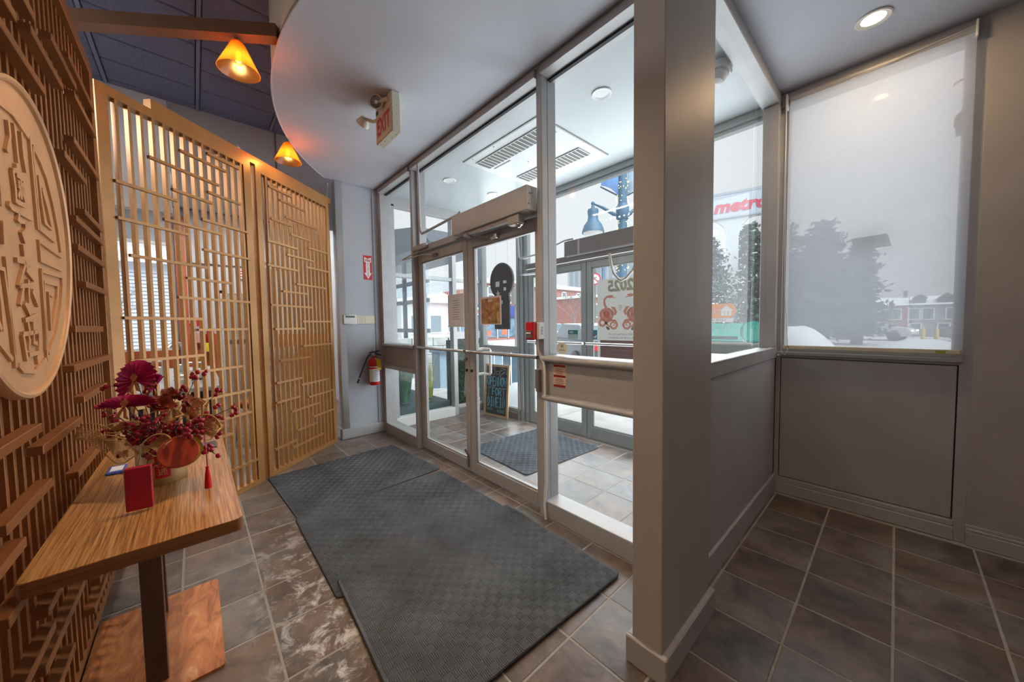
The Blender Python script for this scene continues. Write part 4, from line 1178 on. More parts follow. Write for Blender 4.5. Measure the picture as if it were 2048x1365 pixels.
for args in [((-1.907, -0.11, 1.074), (0.7, 0.2, 0.6), 0.042, 'rust fabric rose at the middle of the arrangement'), ((-1.999, -0.09, 1.097), (0.6, 0.4, 0.7), 0.034, 'rust fabric flower behind the middle rose'), ((-1.889, -0.03, 1.072), (0.6, 0.6, 0.5), 0.034, 'rust fabric bud right of the middle rose', 2)]: flower(*args)

# hanging ornaments
MT['orange_disc'] = M('orange_red_card', (.42, .045, .012), .45, var=.06)
MT['crimson'] = M('crimson_card', (.46, .006, .03), .45)
def ornament_box(c, wx, wy, wz, rz, lab, hang):
    R_ = Matrix.Rotation(rz, 3, 'Z')
    mb = MB().bbox(-wx / 2, wx / 2, -wy / 2, wy / 2, 0, wz, .003)
    mb.v = [tuple(R_ @ Vector(v) + Vector(c)) for v in mb.v]
    o = obj('red_tag', mb, MT['crimson'], label=lab, cat='ornament')
    top = Vector(c) + Vector((0, 0, wz))
    obj('string', MB().tube(bent(top, hang, .008, 4), .001, 5), MT['twig'], o)
    return o
ornament_box((-1.727, -0.164, 0.756), .018, .066, .148, math.radians(-2), 'long crimson box hanging in front of the gold vase', (-1.837, -0.162, 0.924))
ornament_box((-1.943, -0.018, 0.832), .010, .018, .055, .3, 'small crimson strip hanging behind the orange disc', (-1.896, -0.018, 0.942))
dc = Vector((-1.802, -0.065, 0.908)); dn = Vector((.86, .10, .36)).normalized()
od = obj('ornament_disc', MB().lathe([(.0, -.007), (.056, -.007), (.058, -.004), (.058, .004), (.056, .007), (.0, .007)], tuple(dc), tuple(dn), 40), MT['orange_disc'], label='round orange red disc with a gold rim hanging on the vase', cat='ornament', smooth=True)
obj('gold_rim', MB().lathe([(.0585, -.006), (.0595, -.003), (.0595, .003), (.0585, .006), (.0575, .003)], tuple(dc + Vector((-.010, .010, .0))), tuple(dn), 40), M('gold_card_edge', (.75, .48, .06), .35, .3), od, smooth=True)
obj('string', MB().tube(bent(dc + Vector((0, 0, .055)), (-1.868, -0.074, 0.977), .0, 3), .001, 5), MT['twig'], od)
tsx = Vector((-1.784, 0.013, 0.892))
ts = obj('red_tassel', MB().lathe([(.004, .0), (.006, -.004), (.005, -.012), (.007, -.02), (.011, -.060), (.012, -.085), (.0, -.087)], tuple(tsx + Vector((0, 0, -.055))), n=12), M('bright_red_silk', (.75, .006, .01), .6), label='bright red tassel hanging over the right side of the table', cat='tassel', smooth=True)
obj('cord', MB().tube([tsx + Vector((0, 0, -.055)), tsx, Vector((-1.819, 0.009, 0.958))], .0018, 6), MT['festive'], ts)

# papers on the table
MT['blue_print'] = M('blue_printed_wrapper', (.05, .10, .42), .35, var=.5, scale=60)
pk = obj('wrapped_packet', MB().bbox(-2.36, -2.25, -.31, -.255, TT + .0005, TT + .012, .003), MT['blue_print'], label='blue and white wrapped packet left of the gold vase', cat='packet')
obj('white_band', MB().box(-2.34, -2.27, -.300, -.262, TT + .0119, TT + .0128), MT['paper'], pk)
pk = obj('wrapped_packet', MB().bbox(-2.50, -2.40, -.055, .015, TT + .0005, TT + .010, .003), MT['blue_print'], label='blue packet on the table behind the gold vase', cat='packet')
pk = obj('card_box', MB().bbox(-2.52, -2.39, -.01, .06, TT + .0005, TT + .006, .002), MT['black'], label='thin black card lying at the far end of the table', cat='card')

# ================================================================== FLOOR MATS
def mat_mat(name, c):
    m, nt, b = new_mat(name)
    f = noise(nt, wpos(nt), 3.0, 5, .6); g = noise(nt, wpos(nt), 260.0, 2, .8)
    c1 = ramp(nt, f, [(.30, [q * .62 for q in c]), (.72, [q * 1.35 for q in c])])
    salt = ramp(nt, g, [(.56, (0, 0, 0)), (.66, (1, 1, 1))])
    nt.links.new(mixc(nt, mathn(nt, 'MULTIPLY', salt, mathn(nt, 'MULTIPLY', f, .55)), c1, (.50, .49, .47)), b.inputs['Base Color'])
    b.inputs['Roughness'].default_value = .95
    return m
MT['mat_dark'] = mat_mat('charcoal_carpet_rib', (.118, .136, .158))
MT['mat_low'] = mat_mat('charcoal_carpet_field', (.122, .140, .163))
MT['rubber'] = M('black_rubber', (.018, .018, .02), .7)
def doormat(lab, cx, cy, w, d, rz, z0=0.001, cell=.040, group='charcoal entrance mats'):
    t = thing('entrance_mat', (cx, cy, z0), lab, 'mat', group)
    R_ = Matrix.Rotation(rz, 3, 'Z')
    def T(mb):
        mb.v = [tuple(R_ @ Vector(v) + Vector((cx, cy, z0))) for v in mb.v]; return mb
    P = rrect(-w / 2, w / 2, -d / 2, d / 2, .035)
    obj('rubber_backing', T(MB().prism(P, FZ, 0, .003)), MT['rubber'], t)
    P = rrect(-w / 2 + .005, w / 2 - .005, -d / 2 + .005, d / 2 - .005, .030)
    obj('carpet_field', T(MB().prism(P, FZ, .003, .0065)), MT['mat_low'], t)
    rb = MB(); nx = round((w - .02) / cell); ny = round((d - .02) / cell); cell = min((w - .014) / nx, (d - .014) / ny)
    for i in range(nx):
        for j in range(ny):
            x = (i - nx / 2) * cell; y = (j - ny / 2) * cell
            if (i + j) % 2 == 0:
                for q in range(5):
                    yy = y + cell * (q + .18) / 5
                    rb.add([(x + .001, yy, .006), (x + cell - .001, yy, .006), (x + cell - .001, yy + cell * .13, .006), (x + .001, yy + cell * .13, .006),
                            (x + .002, yy + .0008, .0105), (x + cell - .002, yy + .0008, .0105), (x + cell - .002, yy + cell * .13 - .0008, .0105), (x + .002, yy + cell * .13 - .0008, .0105)],
                           [(4, 5, 6, 7), (0, 1, 5, 4), (1, 2, 6, 5), (2, 3, 7, 6), (3, 0, 4, 7)])
            else:
                for q in range(5):
                    xx = x + cell * (q + .18) / 5; ww = cell * .115
                    rb.add([(xx, y + .002, .006), (xx + ww, y + .002, .006), (xx + ww, y + cell - .002, .006), (xx, y + cell - .002, .006),
                            (xx + .0008, y + .003, .0086), (xx + ww - .0008, y + .003, .0086), (xx + ww - .0008, y + cell - .003, .0086), (xx + .0008, y + cell - .003, .0086)],
                           [(4, 5, 6, 7), (0, 1, 5, 4), (1, 2, 6, 5), (2, 3, 7, 6), (3, 0, 4, 7)])
    obj('woven_ribs', T(rb), MT['mat_dark'], t, kind='stuff')
doormat('charcoal mat farthest from the column, touching the slatted screen', -3.345, 1.055, .985, 1.20, math.radians(3.0))
doormat('middle charcoal mat of the three inside the doors', -2.345, 1.065, 1.00, 1.195, 0, .0012)
doormat('charcoal mat nearest the column, overlapping the middle one', -1.475, 1.075, .97, 1.19, math.radians(-2.5), .0122)
doormat('charcoal mat inside the vestibule behind the glass doors', -2.66, 2.72, .96, 1.08, math.radians(-3), .001, group='charcoal vestibule mat')
# ================================================================== FIXTURES ON WALLS AND CEILINGS
XW = -4.48
FL_ = FR((XW + .0005, 0, 0), (0, 1, 0), (0, 0, 1))      # wall_left, read from the room
# fire extinguisher arrow sign
fs = obj('fire_sign', MB().fbox(FL_, 1.588, 1.692, 1.955, 2.255, 0, .003), MT['red'], label='red and white fire extinguisher arrow sign high on the wall', cat='sign')
aw = MB().prism([(1.598, 2.235), (1.640, 2.215), (1.682, 2.235), (1.682, 2.172), (1.664, 2.172), (1.664, 2.040), (1.684, 2.040), (1.640, 1.962), (1.596, 2.040), (1.616, 2.040), (1.616, 2.172), (1.598, 2.172)], FL_, .003, .0036)
obj('arrow', aw, MT['paper'], fs)
tx = text_mb(MB(), 'FIRE', FL_, 1.640, 2.192, .026, n=.0042, bold=.0012)
for i, ch in enumerate('EXTINGUISHER'):
    text_mb(tx, ch, FL_, 1.640, 2.160 - .0148 * i, .0115, n=.0042, bold=.0008)
obj('lettering', tx, MT['inkred'], fs)
# keypad and thermostat plate
kp = obj('alarm_keypad', MB().bbox(XW, XW + .030, 1.318, 1.478, 1.395, 1.515, .010), MT['white'], label='white alarm keypad with a grey display, left of the switch plate', cat='keypad', smooth=True)
obj('display', MB().box(XW + .030, XW + .0315, 1.345, 1.452, 1.478, 1.502), M('lcd_grey', (.16, .19, .17), .3), kp)
sp = obj('switch_plate', MB().bbox(XW, XW + .014, 1.482, 1.700, 1.400, 1.505, .004), MT['cream'], label='cream plate with punched dots beside the alarm keypad', cat='plate')
dm = MB()
for a, b in ((0, 0), (1, 0), (2, 0), (.5, 1), (1.5, 1), (0, 2), (1, 2), (2, 2), (.5, 3), (1.5, 3), (1, 1.6)):
    dm.lathe([(.0045, 0), (.0045, .0008)], (XW + .014, 1.512 + .024 * a, 1.488 - .022 * b), (1, 0, 0), 8)
obj('dots', dm, MT['bronze_d'], sp)
obj('slot', MB().box(XW + .014, XW + .0147, 1.575, 1.582, 1.415, 1.49), M('tan_line', (.50, .45, .34), .6), sp)
for yy, zz in ((1.612, 1.492), (1.612, 1.412), (1.672, 1.492), (1.672, 1.412)):
    obj('screw', MB().lathe([(.004, 0), (.003, .0015)], (XW + .014, yy, zz), (1, 0, 0), 8), MT['steel'], sp)
# extinguisher
EX, EY, EZ = XW + .085, 1.645, .635
ex = thing('fire_extinguisher', (EX, EY, EZ), 'red fire extinguisher with a yellow tag hung on the blue grey wall', 'extinguisher')
obj('cylinder', MB().lathe([(.0, .0), (.052, .0), (.060, .008), (.063, .025), (.063, .27), (.060, .30), (.048, .325), (.028, .34), (.022, .345), (.022, .36)], (EX, EY, EZ), n=28), M('extinguisher_red', (.60, .008, .012), .22), ex, smooth=True)
def lab_cyl(a0, a1, z0, z1, r=.0636, n=10):
    V = []; F = []
    for k in range(n + 1):
        a = a0 + (a1 - a0) * k / n
        V += [(EX + r * math.cos(a), EY + r * math.sin(a), EZ + z0), (EX + r * math.cos(a), EY + r * math.sin(a), EZ + z1)]
    for k in range(n): F.append((2 * k, 2 * k + 2, 2 * k + 3, 2 * k + 1))
    return MB().add(V, F)
la = obj('paper_label', lab_cyl(-1.45, .95, .045, .205), MT['paper'], ex, smooth=True, label='white instruction label')
for k in range(7):
    z = .190 - .02 * k
    obj('print_line', lab_cyl(-.25, .6 - .12 * (k % 3), z - .006, z, .0640, 5), MT['ink'], la)
obj('paper_label', lab_cyl(-1.45, .2, .225, .235), MT['paper'], ex, smooth=True)
obj('valve', MB().lathe([(.016, .36), (.018, .37), (.018, .395), (.010, .40), (.010, .415)], (EX, EY, EZ), n=14), MT['steel'], ex, smooth=True)
obj('pin_ring', MB().tube([(EX, EY + .012 + .010 * math.cos(a), EZ + .435 + .018 * math.sin(a)) for a in [2 * PI * k / 12 for k in range(13)]], .0025, 6), MT['white'], ex)
hd = MB().tube([(EX, EY - .055, EZ + .405), (EX, EY, EZ + .412), (EX, EY + .045, EZ + .420), (EX, EY + .08, EZ + .428)], [.009, .011, .010, .006], 8)
obj('lever', hd, MT['black'], ex)
obj('handle', MB().tube([(EX, EY + .015, EZ + .395), (EX, EY + .05, EZ + .383), (EX, EY + .09, EZ + .366)], [.008, .009, .007], 8), MT['black'], ex)
ho = MB().tube([(EX, EY - .02, EZ + .385), (EX + .005, EY - .055, EZ + .380), (EX + .005, EY - .085, EZ + .345), (EX + .004, EY - .125, EZ + .25), (EX + .002, EY - .165, EZ + .15), (EX, EY - .185, EZ + .09)], [.010, .0095, .0095, .0095, .0095, .0085], 10)
h_ = obj('hose', ho, MT['black'], ex, smooth=True)
obj('nozzle', MB().tube([(EX, EY - .183, EZ + .098), (EX - .002, EY - .205, EZ + .045)], [.009, .011], 10), MT['black'], h_)
obj('collar', MB().tube([(EX, EY - .180, EZ + .105), (EX, EY - .185, EZ + .092)], .0115, 10), MT['steel'], h_)
obj('collar', MB().tube([(EX, EY - .016, EZ + .386), (EX, EY - .030, EZ + .384)], .0125, 10), MT['steel'], h_)
tg = MB().prism([(0, 0), (.045, -.015), (.078, -.035), (.085, -.155), (.030, -.158), (.018, -.05)], FR((EX + .066, EY - .012, EZ + .345), (-.15, 1, 0), (0, 0, 1)), 0, .0015)
obj('inspection_tag', tg, M('yellow_tag_card', (.72, .55, .008), .5), ex, label='yellow inspection tag')
obj('wall_bracket', MB().bbox(XW, EX - .05, EY - .02, EY + .02, EZ + .2, EZ + .30, .004), MT['steel'], ex)

# exit sign with two emergency heads
es = thing('exit_sign', (-2.655, 1.16, 2.80), 'cream exit sign box with two lamp heads hanging from the grey ceiling', 'exit sign')
obj('housing', MB().bbox(-2.808, -2.508, 1.130, 1.195, 2.800, 3.088, .004), MT['cream'], es)
obj('face_plate', MB().bbox(-2.802, -2.514, 1.126, 1.131, 2.806, 2.998, .002), M('aged_yellow_diffuser', (.62, .50, .30), .5), es)
FE = FR((-2.658, 1.126, 0), (1, 0, 0), (0, 0, 1))
obj('lettering', text_mb(MB(), 'EXIT', FE, 0, 2.902, .122, n=.0015, sx=.66, bold=.005), MT['inkred'], es)
sc_ = MB()
for x in (-2.77, -2.70, -2.62, -2.55): sc_.lathe([(.004, 0), (.004, .002)], (x, 1.15 if x < -2.66 else 1.175, 2.800), (0, 0, -1), 8)
for z in (2.86, 2.93, 2.99): sc_.lathe([(.003, 0), (.003, .002)], (-2.508, 1.165, z), (1, 0, 0), 8)
obj('screws', sc_, MT['bronze_d'], es)
obj('slot', MB().box(-2.80, -2.76, 1.128, 1.1305, 3.02, 3.05), MT['dark'], es)
def head(px, aim, nm):
    p = Vector(px); a = Vector(aim).normalized()
    k = obj('lamp_head', MB().lathe([(.0, -.05), (.030, -.045), (.045, -.01), (.050, .0), (.050, .008), (.043, .008), (.042, .0)], px, tuple(a), 24, False), MT['cream'], es, smooth=True)
    obj('reflector', MB().lathe([(.043, .007), (.030, -.004), (.012, -.012), (.0, -.012)], px, tuple(a), 8, False), M('chrome_reflector', (.30, .31, .32), .25, .6), k)
    obj('lens_bulb', MB().lathe([(.016, -.006), (.012, .004), (.0, .006)], px, tuple(a), 12), MT['white'], k, smooth=True)
    return p - a * .04
p = head((-2.655, 1.075, 3.045), (.75, -.62, -.25), 'a'); obj('arm', MB().tube([p, (-2.60, 1.11, 3.05), (-2.57, 1.13, 3.05)], .014, 8), MT['cream'], es)
p = head((-2.90, 1.06, 2.985), (-.80, -.15, -.55), 'b'); obj('arm', MB().tube([p, (-2.83, 1.12, 2.99), (-2.79, 1.135, 2.99)], .014, 8), MT['cream'], es)

# recessed downlights
MT['lit'] = M('lit_lamp_disc', (1, .9, .7), .5, emit=(1.0, .90, .70), es=6.0)
MT['unlit'] = M('unlit_lamp_lens', (.82, .83, .84), .3)
def downlight(x, y, z, r, lit, lab):
    t = thing('downlight', (x, y, z), lab, 'downlight', None if lit else 'unlit vestibule downlights')
    obj('trim_ring', MB().lathe([(r, .0), (r, -.006), (r * .93, -.009), (r * .68, -.004), (r * .66, .0)], (x, y, z), n=36), M('warm_white_ring', (.78, .72, .62), .4) if lit else MT['white'], t, smooth=True)
    obj('lens', MB().lathe([(r * .68, -.003), (.0, -.0035)], (x, y, z), n=30), MT['lit'] if lit else MT['unlit'], t)
    if lit: lamp('downlight_lamp', '', 'AREA', (x, y, z - .012), LAMPS['downlight'][0], LAMPS['downlight'][1], r * 1.2, t)
downlight(-.133, 2.95, CZ, .078, True, 'lit recessed downlight above the roller blind')
for x_, y_, l_ in ((-1.60, .72, 'unseen fill downlight added above the entrance mats'),):  # unseen spot, added to brighten the lattice, plaque and table
    t_ = thing('downlight', (x_, y_, CZ), l_, 'downlight')
    obj('trim_ring', MB().lathe([(.078, .0), (.078, -.006), (.072, -.009), (.053, -.004), (.051, .0)], (x_, y_, CZ), n=24), MT['white'], t_, smooth=True)
    obj('lens', MB().lathe([(.053, -.003), (.0, -.0035)], (x_, y_, CZ), n=24), MT['lit'], t_)
    lamp('downlight_lamp', '', 'SPOT', (x_, y_, CZ - .012), LAMPS['entry_fill'][0] * 4, LAMPS['entry_fill'][1], .06, t_, (0, 0, 0), math.radians(112))
downlight(-1.495, 2.277, VZ, .072, False, 'unlit downlight in the vestibule ceiling right of the long grilles')
downlight(-3.53, 2.26, VZ, .072, False, 'unlit downlight in the vestibule ceiling nearest the inner transom')
downlight(-3.54, 2.92, VZ, .072, False, 'unlit downlight in the vestibule ceiling nearest the street')

# motion sensor in the vestibule
ms = thing('motion_sensor', (-.80, 2.62, 2.9), 'cream motion sensor on a bracket under the vestibule ceiling', 'sensor')
obj('bracket', MB().bbox(-.865, -.775, 2.60, 2.72, 3.02, 3.05, .006), MT['cream'], ms)
obj('body', MB().lathe([(.058, .0), (.060, -.03), (.056, -.065), (.050, -.07), (.047, -.095), (.035, -.12), (.0, -.128)], (-.81, 2.60, 3.03), (.10, .28, 1), 24), MT['white'], ms, smooth=True)
obj('seam', MB().lathe([(.0605, -.060), (.0605, -.066), (.056, -.068)], (-.81, 2.60, 3.03), (.10, .28, 1), 24), MT['paint'], ms, smooth=True)

# ceiling cassette with two long grilles
cs = thing('ceiling_cassette', (-2.5, 2.6, VZ), 'flush ceiling heater panel with two long slotted grilles', 'heater')
obj('panel', MB().box(-3.05, -1.985, 2.125, 3.13, VZ - .004, VZ), M('cassette_white', (.62, .65, .66), .35), cs)
gp = MB().box(-3.05, -1.985, 2.118, 2.134, VZ - .006, VZ - .001).box(-1.990, -1.974, 2.125, 3.13, VZ - .006, VZ - .001)
obj('shadow_gap', gp, MT['bronze_d'], cs)
for (x0, x1, y0, y1) in ((-2.975, -2.045, 2.235, 2.415), (-2.945, -2.085, 2.785, 2.975)):
    g = obj('grille', MB().box(x0, x1, y0, y1, VZ - .010, VZ - .004), M('dark_brown_grille', (.12, .105, .10), .6), cs)
    n_ = 18
    for k in range(n_ + 1):
        x = x0 + (x1 - x0) * k / n_
        obj('slat', MB().box(x - .004, x + .004, y0, y1, VZ - .014, VZ - .009), MT['white'], g)
    obj('slat', MB().box(x0, x1, y0 - .004, y0 + .002, VZ - .014, VZ - .009), MT['white'], g)
for x, y in ((-2.93, 2.16), (-2.60, 2.16), (-2.15, 2.42), (-2.60, 2.62)):
    obj('screw', MB().lathe([(.007, 0), (.007, .003)], (x, y, VZ - .004), (0, 0, -1), 10), MT['bronze_d'], cs)
obj('slot', MB().box(-2.95, -2.70, 2.455, 2.468, VZ - .008, VZ - .003), MT['bronze_d'], cs)

# inner door operator and its arm
MT['op'] = M('operator_cover_paint', (.47, .45, .43), .45, .1, var=.05)
op = thing('door_operator', (-2.17, 1.74, 2.13), 'long boxed door operator over the inner door pair', 'door operator')
obj('cover', MB().bbox(-2.64, -1.705, 1.700, 1.800, 2.150, 2.315, .003), MT['op'], op)
obj('end_plate', MB().box(-1.7055, -1.702, 1.702, 1.798, 2.152, 2.313), MT['white'], op)
hs = MB()
for y, z in ((1.725, 2.26), (1.745, 2.265), (1.715, 2.19)): hs.lathe([(.0045, 0), (.0045, .002)], (-1.7025, y, z), (1, 0, 0), 8)
obj('screw_holes', hs, MT['dark'], op)
obj('slide_track', MB().bbox(-2.50, -1.86, 1.722, 1.768, 2.120, 2.150, .003).bbox(-1.92, -1.80, 1.715, 1.772, 2.085, 2.150, .004), MT['alu'], op)
obj('pivot', MB().lathe([(.026, 0), (.028, -.012), (.018, -.02), (.010, -.03)], (-1.83, 1.745, 2.09), n=16), MT['steel'], op, smooth=True)
obj('arm', MB().tube([(-2.43, 1.73, 2.125), (-2.40, 1.76, 2.10), (-2.20, 1.81, 2.085)], .007, 8).lathe([(.016, 0), (.016, .018)], (-2.43, 1.73, 2.118), n=12), MT['bronze_d'], op)
obj('arm_shoe', MB().bbox(-2.235, -2.165, 1.806, 1.838, 2.062, 2.100, .004), MT['steel'], op)
# conduit feeding the operator
cdt = obj('conduit', MB().tube([(-3.36, 1.77, CZ), (-3.352, 1.77, 2.60), (-3.345, 1.77, 2.40), (-3.335, 1.77, 2.345), (-3.30, 1.77, 2.315), (-3.25, 1.77, 2.315), (-3.0, 1.765, 2.325), (-2.72, 1.755, 2.335), (-2.66, 1.75, 2.335), (-2.60, 1.75, 2.335), (-2.585, 1.75, 2.350), (-2.58, 1.75, 2.32)], .0125, 10), MT['alu'], label='painted conduit bending from the ceiling to the door operator', cat='conduit', smooth=True)
# plain closer on the left door
dc2 = thing('door_closer', (-3.42, 1.80, 2.12), 'slim door closer with a long arm on the left inner door', 'door closer')
obj('body', MB().bbox(-3.52, -3.26, 1.765, 1.800, 2.165, 2.215, .006), MT['alu'], dc2)
obj('end_cap', MB().lathe([(.024, 0), (.026, .01), (.018, .03), (.0, .034)], (-3.262, 1.783, 2.19), (1, 0, 0), 14), MT['steel'], dc2, smooth=True)
obj('arm', MB().tube([(-3.40, 1.785, 2.160), (-3.62, 1.70, 2.085), (-3.63, 1.70, 2.085)], .007, 8).tube([(-3.63, 1.70, 2.082), (-3.34, 1.80, 2.115), (-3.15, 1.83, 2.085)], .006, 8), MT['steel'], dc2)
obj('shoe', MB().bbox(-3.19, -3.11, 1.812, 1.838, 2.065, 2.095, .004), MT['bronze_d'], dc2)
obj('track_end', MB().bbox(-2.72, -2.61, 1.78, 1.80, 2.150, 2.175, .003), MT['alu'], dc2)

# outer door operator, conduit, cable
oo = thing('door_operator', (-2.1, 3.36, 2.1), 'dark boxed door operator over the street doors', 'door operator')
obj('cover', MB().bbox(-2.70, -1.44, 3.315, 3.41, 2.165, 2.345, .003), MT['bronze_d'], oo)
obj('lower_cover', MB().bbox(-3.40, -1.44, 3.345, 3.40, 2.105, 2.175, .003), MT['bronze_d'], oo)
obj('light_strip', MB().bbox(-2.66, -1.45, 3.305, 3.320, 2.155, 2.172, .002), MT['alu'], oo)
obj('seam', MB().box(-2.50, -2.47, 3.311, 3.316, 2.165, 2.345), MT['alu'], oo)
obj('conduit', MB().tube([(-3.56, 3.37, 2.62), (-3.54, 3.37, 2.30), (-3.50, 3.37, 2.27), (-3.10, 3.365, 2.285), (-2.90, 3.36, 2.335), (-2.72, 3.36, 2.372), (-2.60, 3.36, 2.372), (-2.59, 3.36, 2.34)], .014, 8), MT['alu'], oo, smooth=True)
obj('arm', MB().tube([(-3.50, 3.35, 2.045), (-3.1, 3.37, 2.03), (-2.9, 3.39, 2.05)], .010, 8), MT['steel'], oo)
ca = obj('armoured_cable', MB().tube([(-2.08, 3.31, 2.11), (-2.05, 3.30, 1.98), (-2.02, 3.295, 1.89), (-1.96, 3.29, 1.825), (-1.925, 3.29, 1.805), (-1.87, 3.29, 1.83), (-1.80, 3.295, 1.90), (-1.76, 3.30, 2.0), (-1.73, 3.31, 2.11)], .014, 10), M('cable_sleeve', (.50, .47, .40), .5, .2, var=.3, scale=40), label='looped sleeve cable hanging from the dark operator', cat='cable', smooth=True)

# fire alarm pull station, its back box and conduit, magnetic contact
fa = thing('fire_alarm_box', (-1.665, 1.76, 1.27), 'red fire alarm pull box on the door mullion', 'fire alarm')
obj('red_cover', MB().bbox(-1.722, -1.648, 1.690, 1.728, 1.262, 1.384, .005), MT['red'], fa)
obj('handle_plate', MB().bbox(-1.712, -1.658, 1.684, 1.691, 1.275, 1.325, .002), M('grey_handle_plate', (.20, .21, .19), .4, .4), fa)
obj('pull_bar', MB().bbox(-1.708, -1.662, 1.678, 1.687, 1.302, 1.313, .002), MT['white'], fa)
bx = obj('back_box', MB().bbox(-1.700, -1.632, 1.728, 1.786, 1.265, 1.380, .003), MT['white'], fa)
FA_ = FR((-1.6315, 1.757, 0), (0, 1, 0), (0, 0, 1))
obj('lettering', text_mb(MB(), 'FIRE', FR((-1.6315, 1.757, 1.322), (0, 0, -1), (0, 1, 0)), 0, 0, .022, n=.0006), MT['ink'], bx)
obj('conduit', MB().tube([(-1.672, 1.752, 1.265), (-1.670, 1.754, 1.20), (-1.655, 1.765, 1.15), (-1.630, 1.775, 1.10), (-1.622, 1.775, 1.04), (-1.622, 1.775, .25), (-1.628, 1.772, .20), (-1.628, 1.765, .10), (-1.615, 1.76, .03), (-1.612, 1.758, .004)], .0095, 8), MT['white'], fa, smooth=True)
mc = obj('magnetic_contact', MB().bbox(-1.745, -1.690, 1.795, 1.838, .905, 1.045, .003), MT['alu'], label='grey contact box low on the door mullion', cat='contact')
obj('dark_half', MB().bbox(-1.692, -1.662, 1.752, 1.786, .895, 1.050, .003), MT['bronze_d'], mc)

# stickers and posters
FPN = FR((0, PF + .0195, 0), (1, 0, 0), (0, 0, 1))
ns = obj('safety_sticker', MB().fbox(FPN, -1.572, -1.462, .940, 1.100, 0, .001), M('faded_cream_sticker', (.66, .52, .40), .5), label='cream sticker with three dark red bars on the grey panel', cat='sticker')
for z in (1.083, 1.014, .948):
    b = obj('red_bar', MB().fbox(FPN, -1.568, -1.466, z - .0065, z + .0085, .001, .0016), M('dark_red_print', (.28, .01, .015), .5), ns)
ls_ = MB()
for z in (1.064, 1.053, 1.045, 1.037, 1.029, .997, .989, .981, .970, .961):
    w_ = random.uniform(.028, .043); ls_.fbox(FPN, -1.517 - w_, -1.517 + w_, z - .0016, z + .0016, .001, .0015)
obj('print_lines', ls_, M('red_brown_print', (.34, .10, .08), .6), ns)
MT['gold_print'], nt, bs = new_mat('golden_poster_print')
f1 = noise(nt, wpos(nt), 14.0, 6, .65, .8)
g_ = N(nt, 'ShaderNodeNewGeometry'); sp_ = N(nt, 'ShaderNodeSeparateXYZ'); nt.links.new(g_.outputs['Position'], sp_.inputs[0])
base_ = ramp(nt, f1, [(.28, (.14, .055, .02)), (.45, (.34, .17, .06)), (.60, (.58, .38, .17)), (.75, (.75, .60, .38))])
red_ = mathn(nt, 'MULTIPLY', mathn(nt, 'SUBTRACT', sp_.outputs[2], 1.50), 7.0, clamp=True)
nt.links.new(mixc(nt, mathn(nt, 'MULTIPLY', red_, .55), base_, (.36, .07, .03)), bs.inputs['Base Color']); bs.inputs['Roughness'].default_value = .45
FG = FR((0, PG - .001, 0), (1, 0, 0), (0, 0, 1))
gp_ = obj('gold_poster', MB().fbox(FG, -2.462, -2.178, 1.370, 1.608, .0005, .0035), M('lilac_white_sleeve', (.72, .66, .72), .4), label='small red and gold poster in a pale sleeve on the inner door', cat='poster')
obj('print', MB().fbox(FG, -2.440, -2.192, 1.378, 1.592, .0035, .0042), MT['gold_print'], gp_)
obj('lettering', text_mb(MB(), '2025', FG, -2.318, 1.572, .020, n=.005, bold=.001), MT['paper'], gp_)
st_ = obj('star_sticker', MB().prism([((-2.215 + (.03 if k % 2 == 0 else .013) * math.cos(PI / 2 + PI * k / 5)), 1.622 + (.03 if k % 2 == 0 else .013) * math.sin(PI / 2 + PI * k / 5)) for k in range(10)], FG, .001, .002), M('silver_foil', (.62, .66, .74), .3, .3), label='silver star sticker above the gold poster', cat='sticker')
pp = obj('paper_notice', MB().fbox(FG, -2.985, -2.712, 1.355, 1.665, .0005, .0025), MT['paper'], label='white paper notice with grey print on the left inner door', cat='notice')
pr_ = MB()
for k in range(9): pr_.fbox(FG, -2.90, -2.80 + .012 * (k % 3), 1.60 - .022 * k, 1.607 - .022 * k, .0025, .0031)
obj('print_lines', pr_, M('pale_grey_print', (.42, .42, .44), .6), pp)
obj('holder_rail', MB().fbox(FG, -2.99, -2.70, 1.352, 1.364, .0025, .006), MT['white'], pp)
ov = MB().prism([(-1.541 + .050 * math.cos(2 * PI * k / 28), 1.200 + .042 * math.sin(2 * PI * k / 28)) for k in range(28)], FG, .0008, .0016)
oS = obj('oval_sticker', ov, M('pale_green_white', (.70, .74, .66), .5), label='oval white sticker with a green H on the sidelight pane', cat='sticker')
obj('lettering', text_mb(MB(), 'H', FG, -1.541, 1.214, .022, n=.002, bold=.001), M('dark_green', (.05, .16, .08), .5), oS)
obj('print_line', MB().fbox(FG, -1.567, -1.515, 1.186, 1.190, .0016, .0022), MT['ink'], oS)
FO = FR((0, OG - .002, 0), (1, 0, 0), (0, 0, 1))
FOm = FR((0, OG - .002, 0), (-1, 0, 0), (0, 0, 1))    # seen from behind: reading backwards
FOm = (FO[0], -FO[1], FO[2], FO[3])
gd = obj('window_decal', MB().fbox(FO, -2.742, -2.590, 1.185, 1.288, .0008, .0014), M('pale_green_decal', (.46, .60, .55), .5), label='small green and grey decal on the left street door', cat='decal')
obj('green_band', MB().fbox(FO, -2.742, -2.590, 1.238, 1.288, .0014, .0018), M('deep_green_decal', (.01, .21, .16), .5), gd)
lsx = MB()
for z in (1.270, 1.255): lsx.fbox(FO, -2.722, -2.66, z - .003, z + .003, .0018, .0022)
obj('print_lines', lsx, MT['paper'], gd)
td = obj('window_decal', MB().fbox(FO, -2.416, -2.316, 1.178, 1.290, .0008, .0014), M('teal_decal', (.0, .35, .40), .5), label='small teal square decal beside the snake poster', cat='decal')
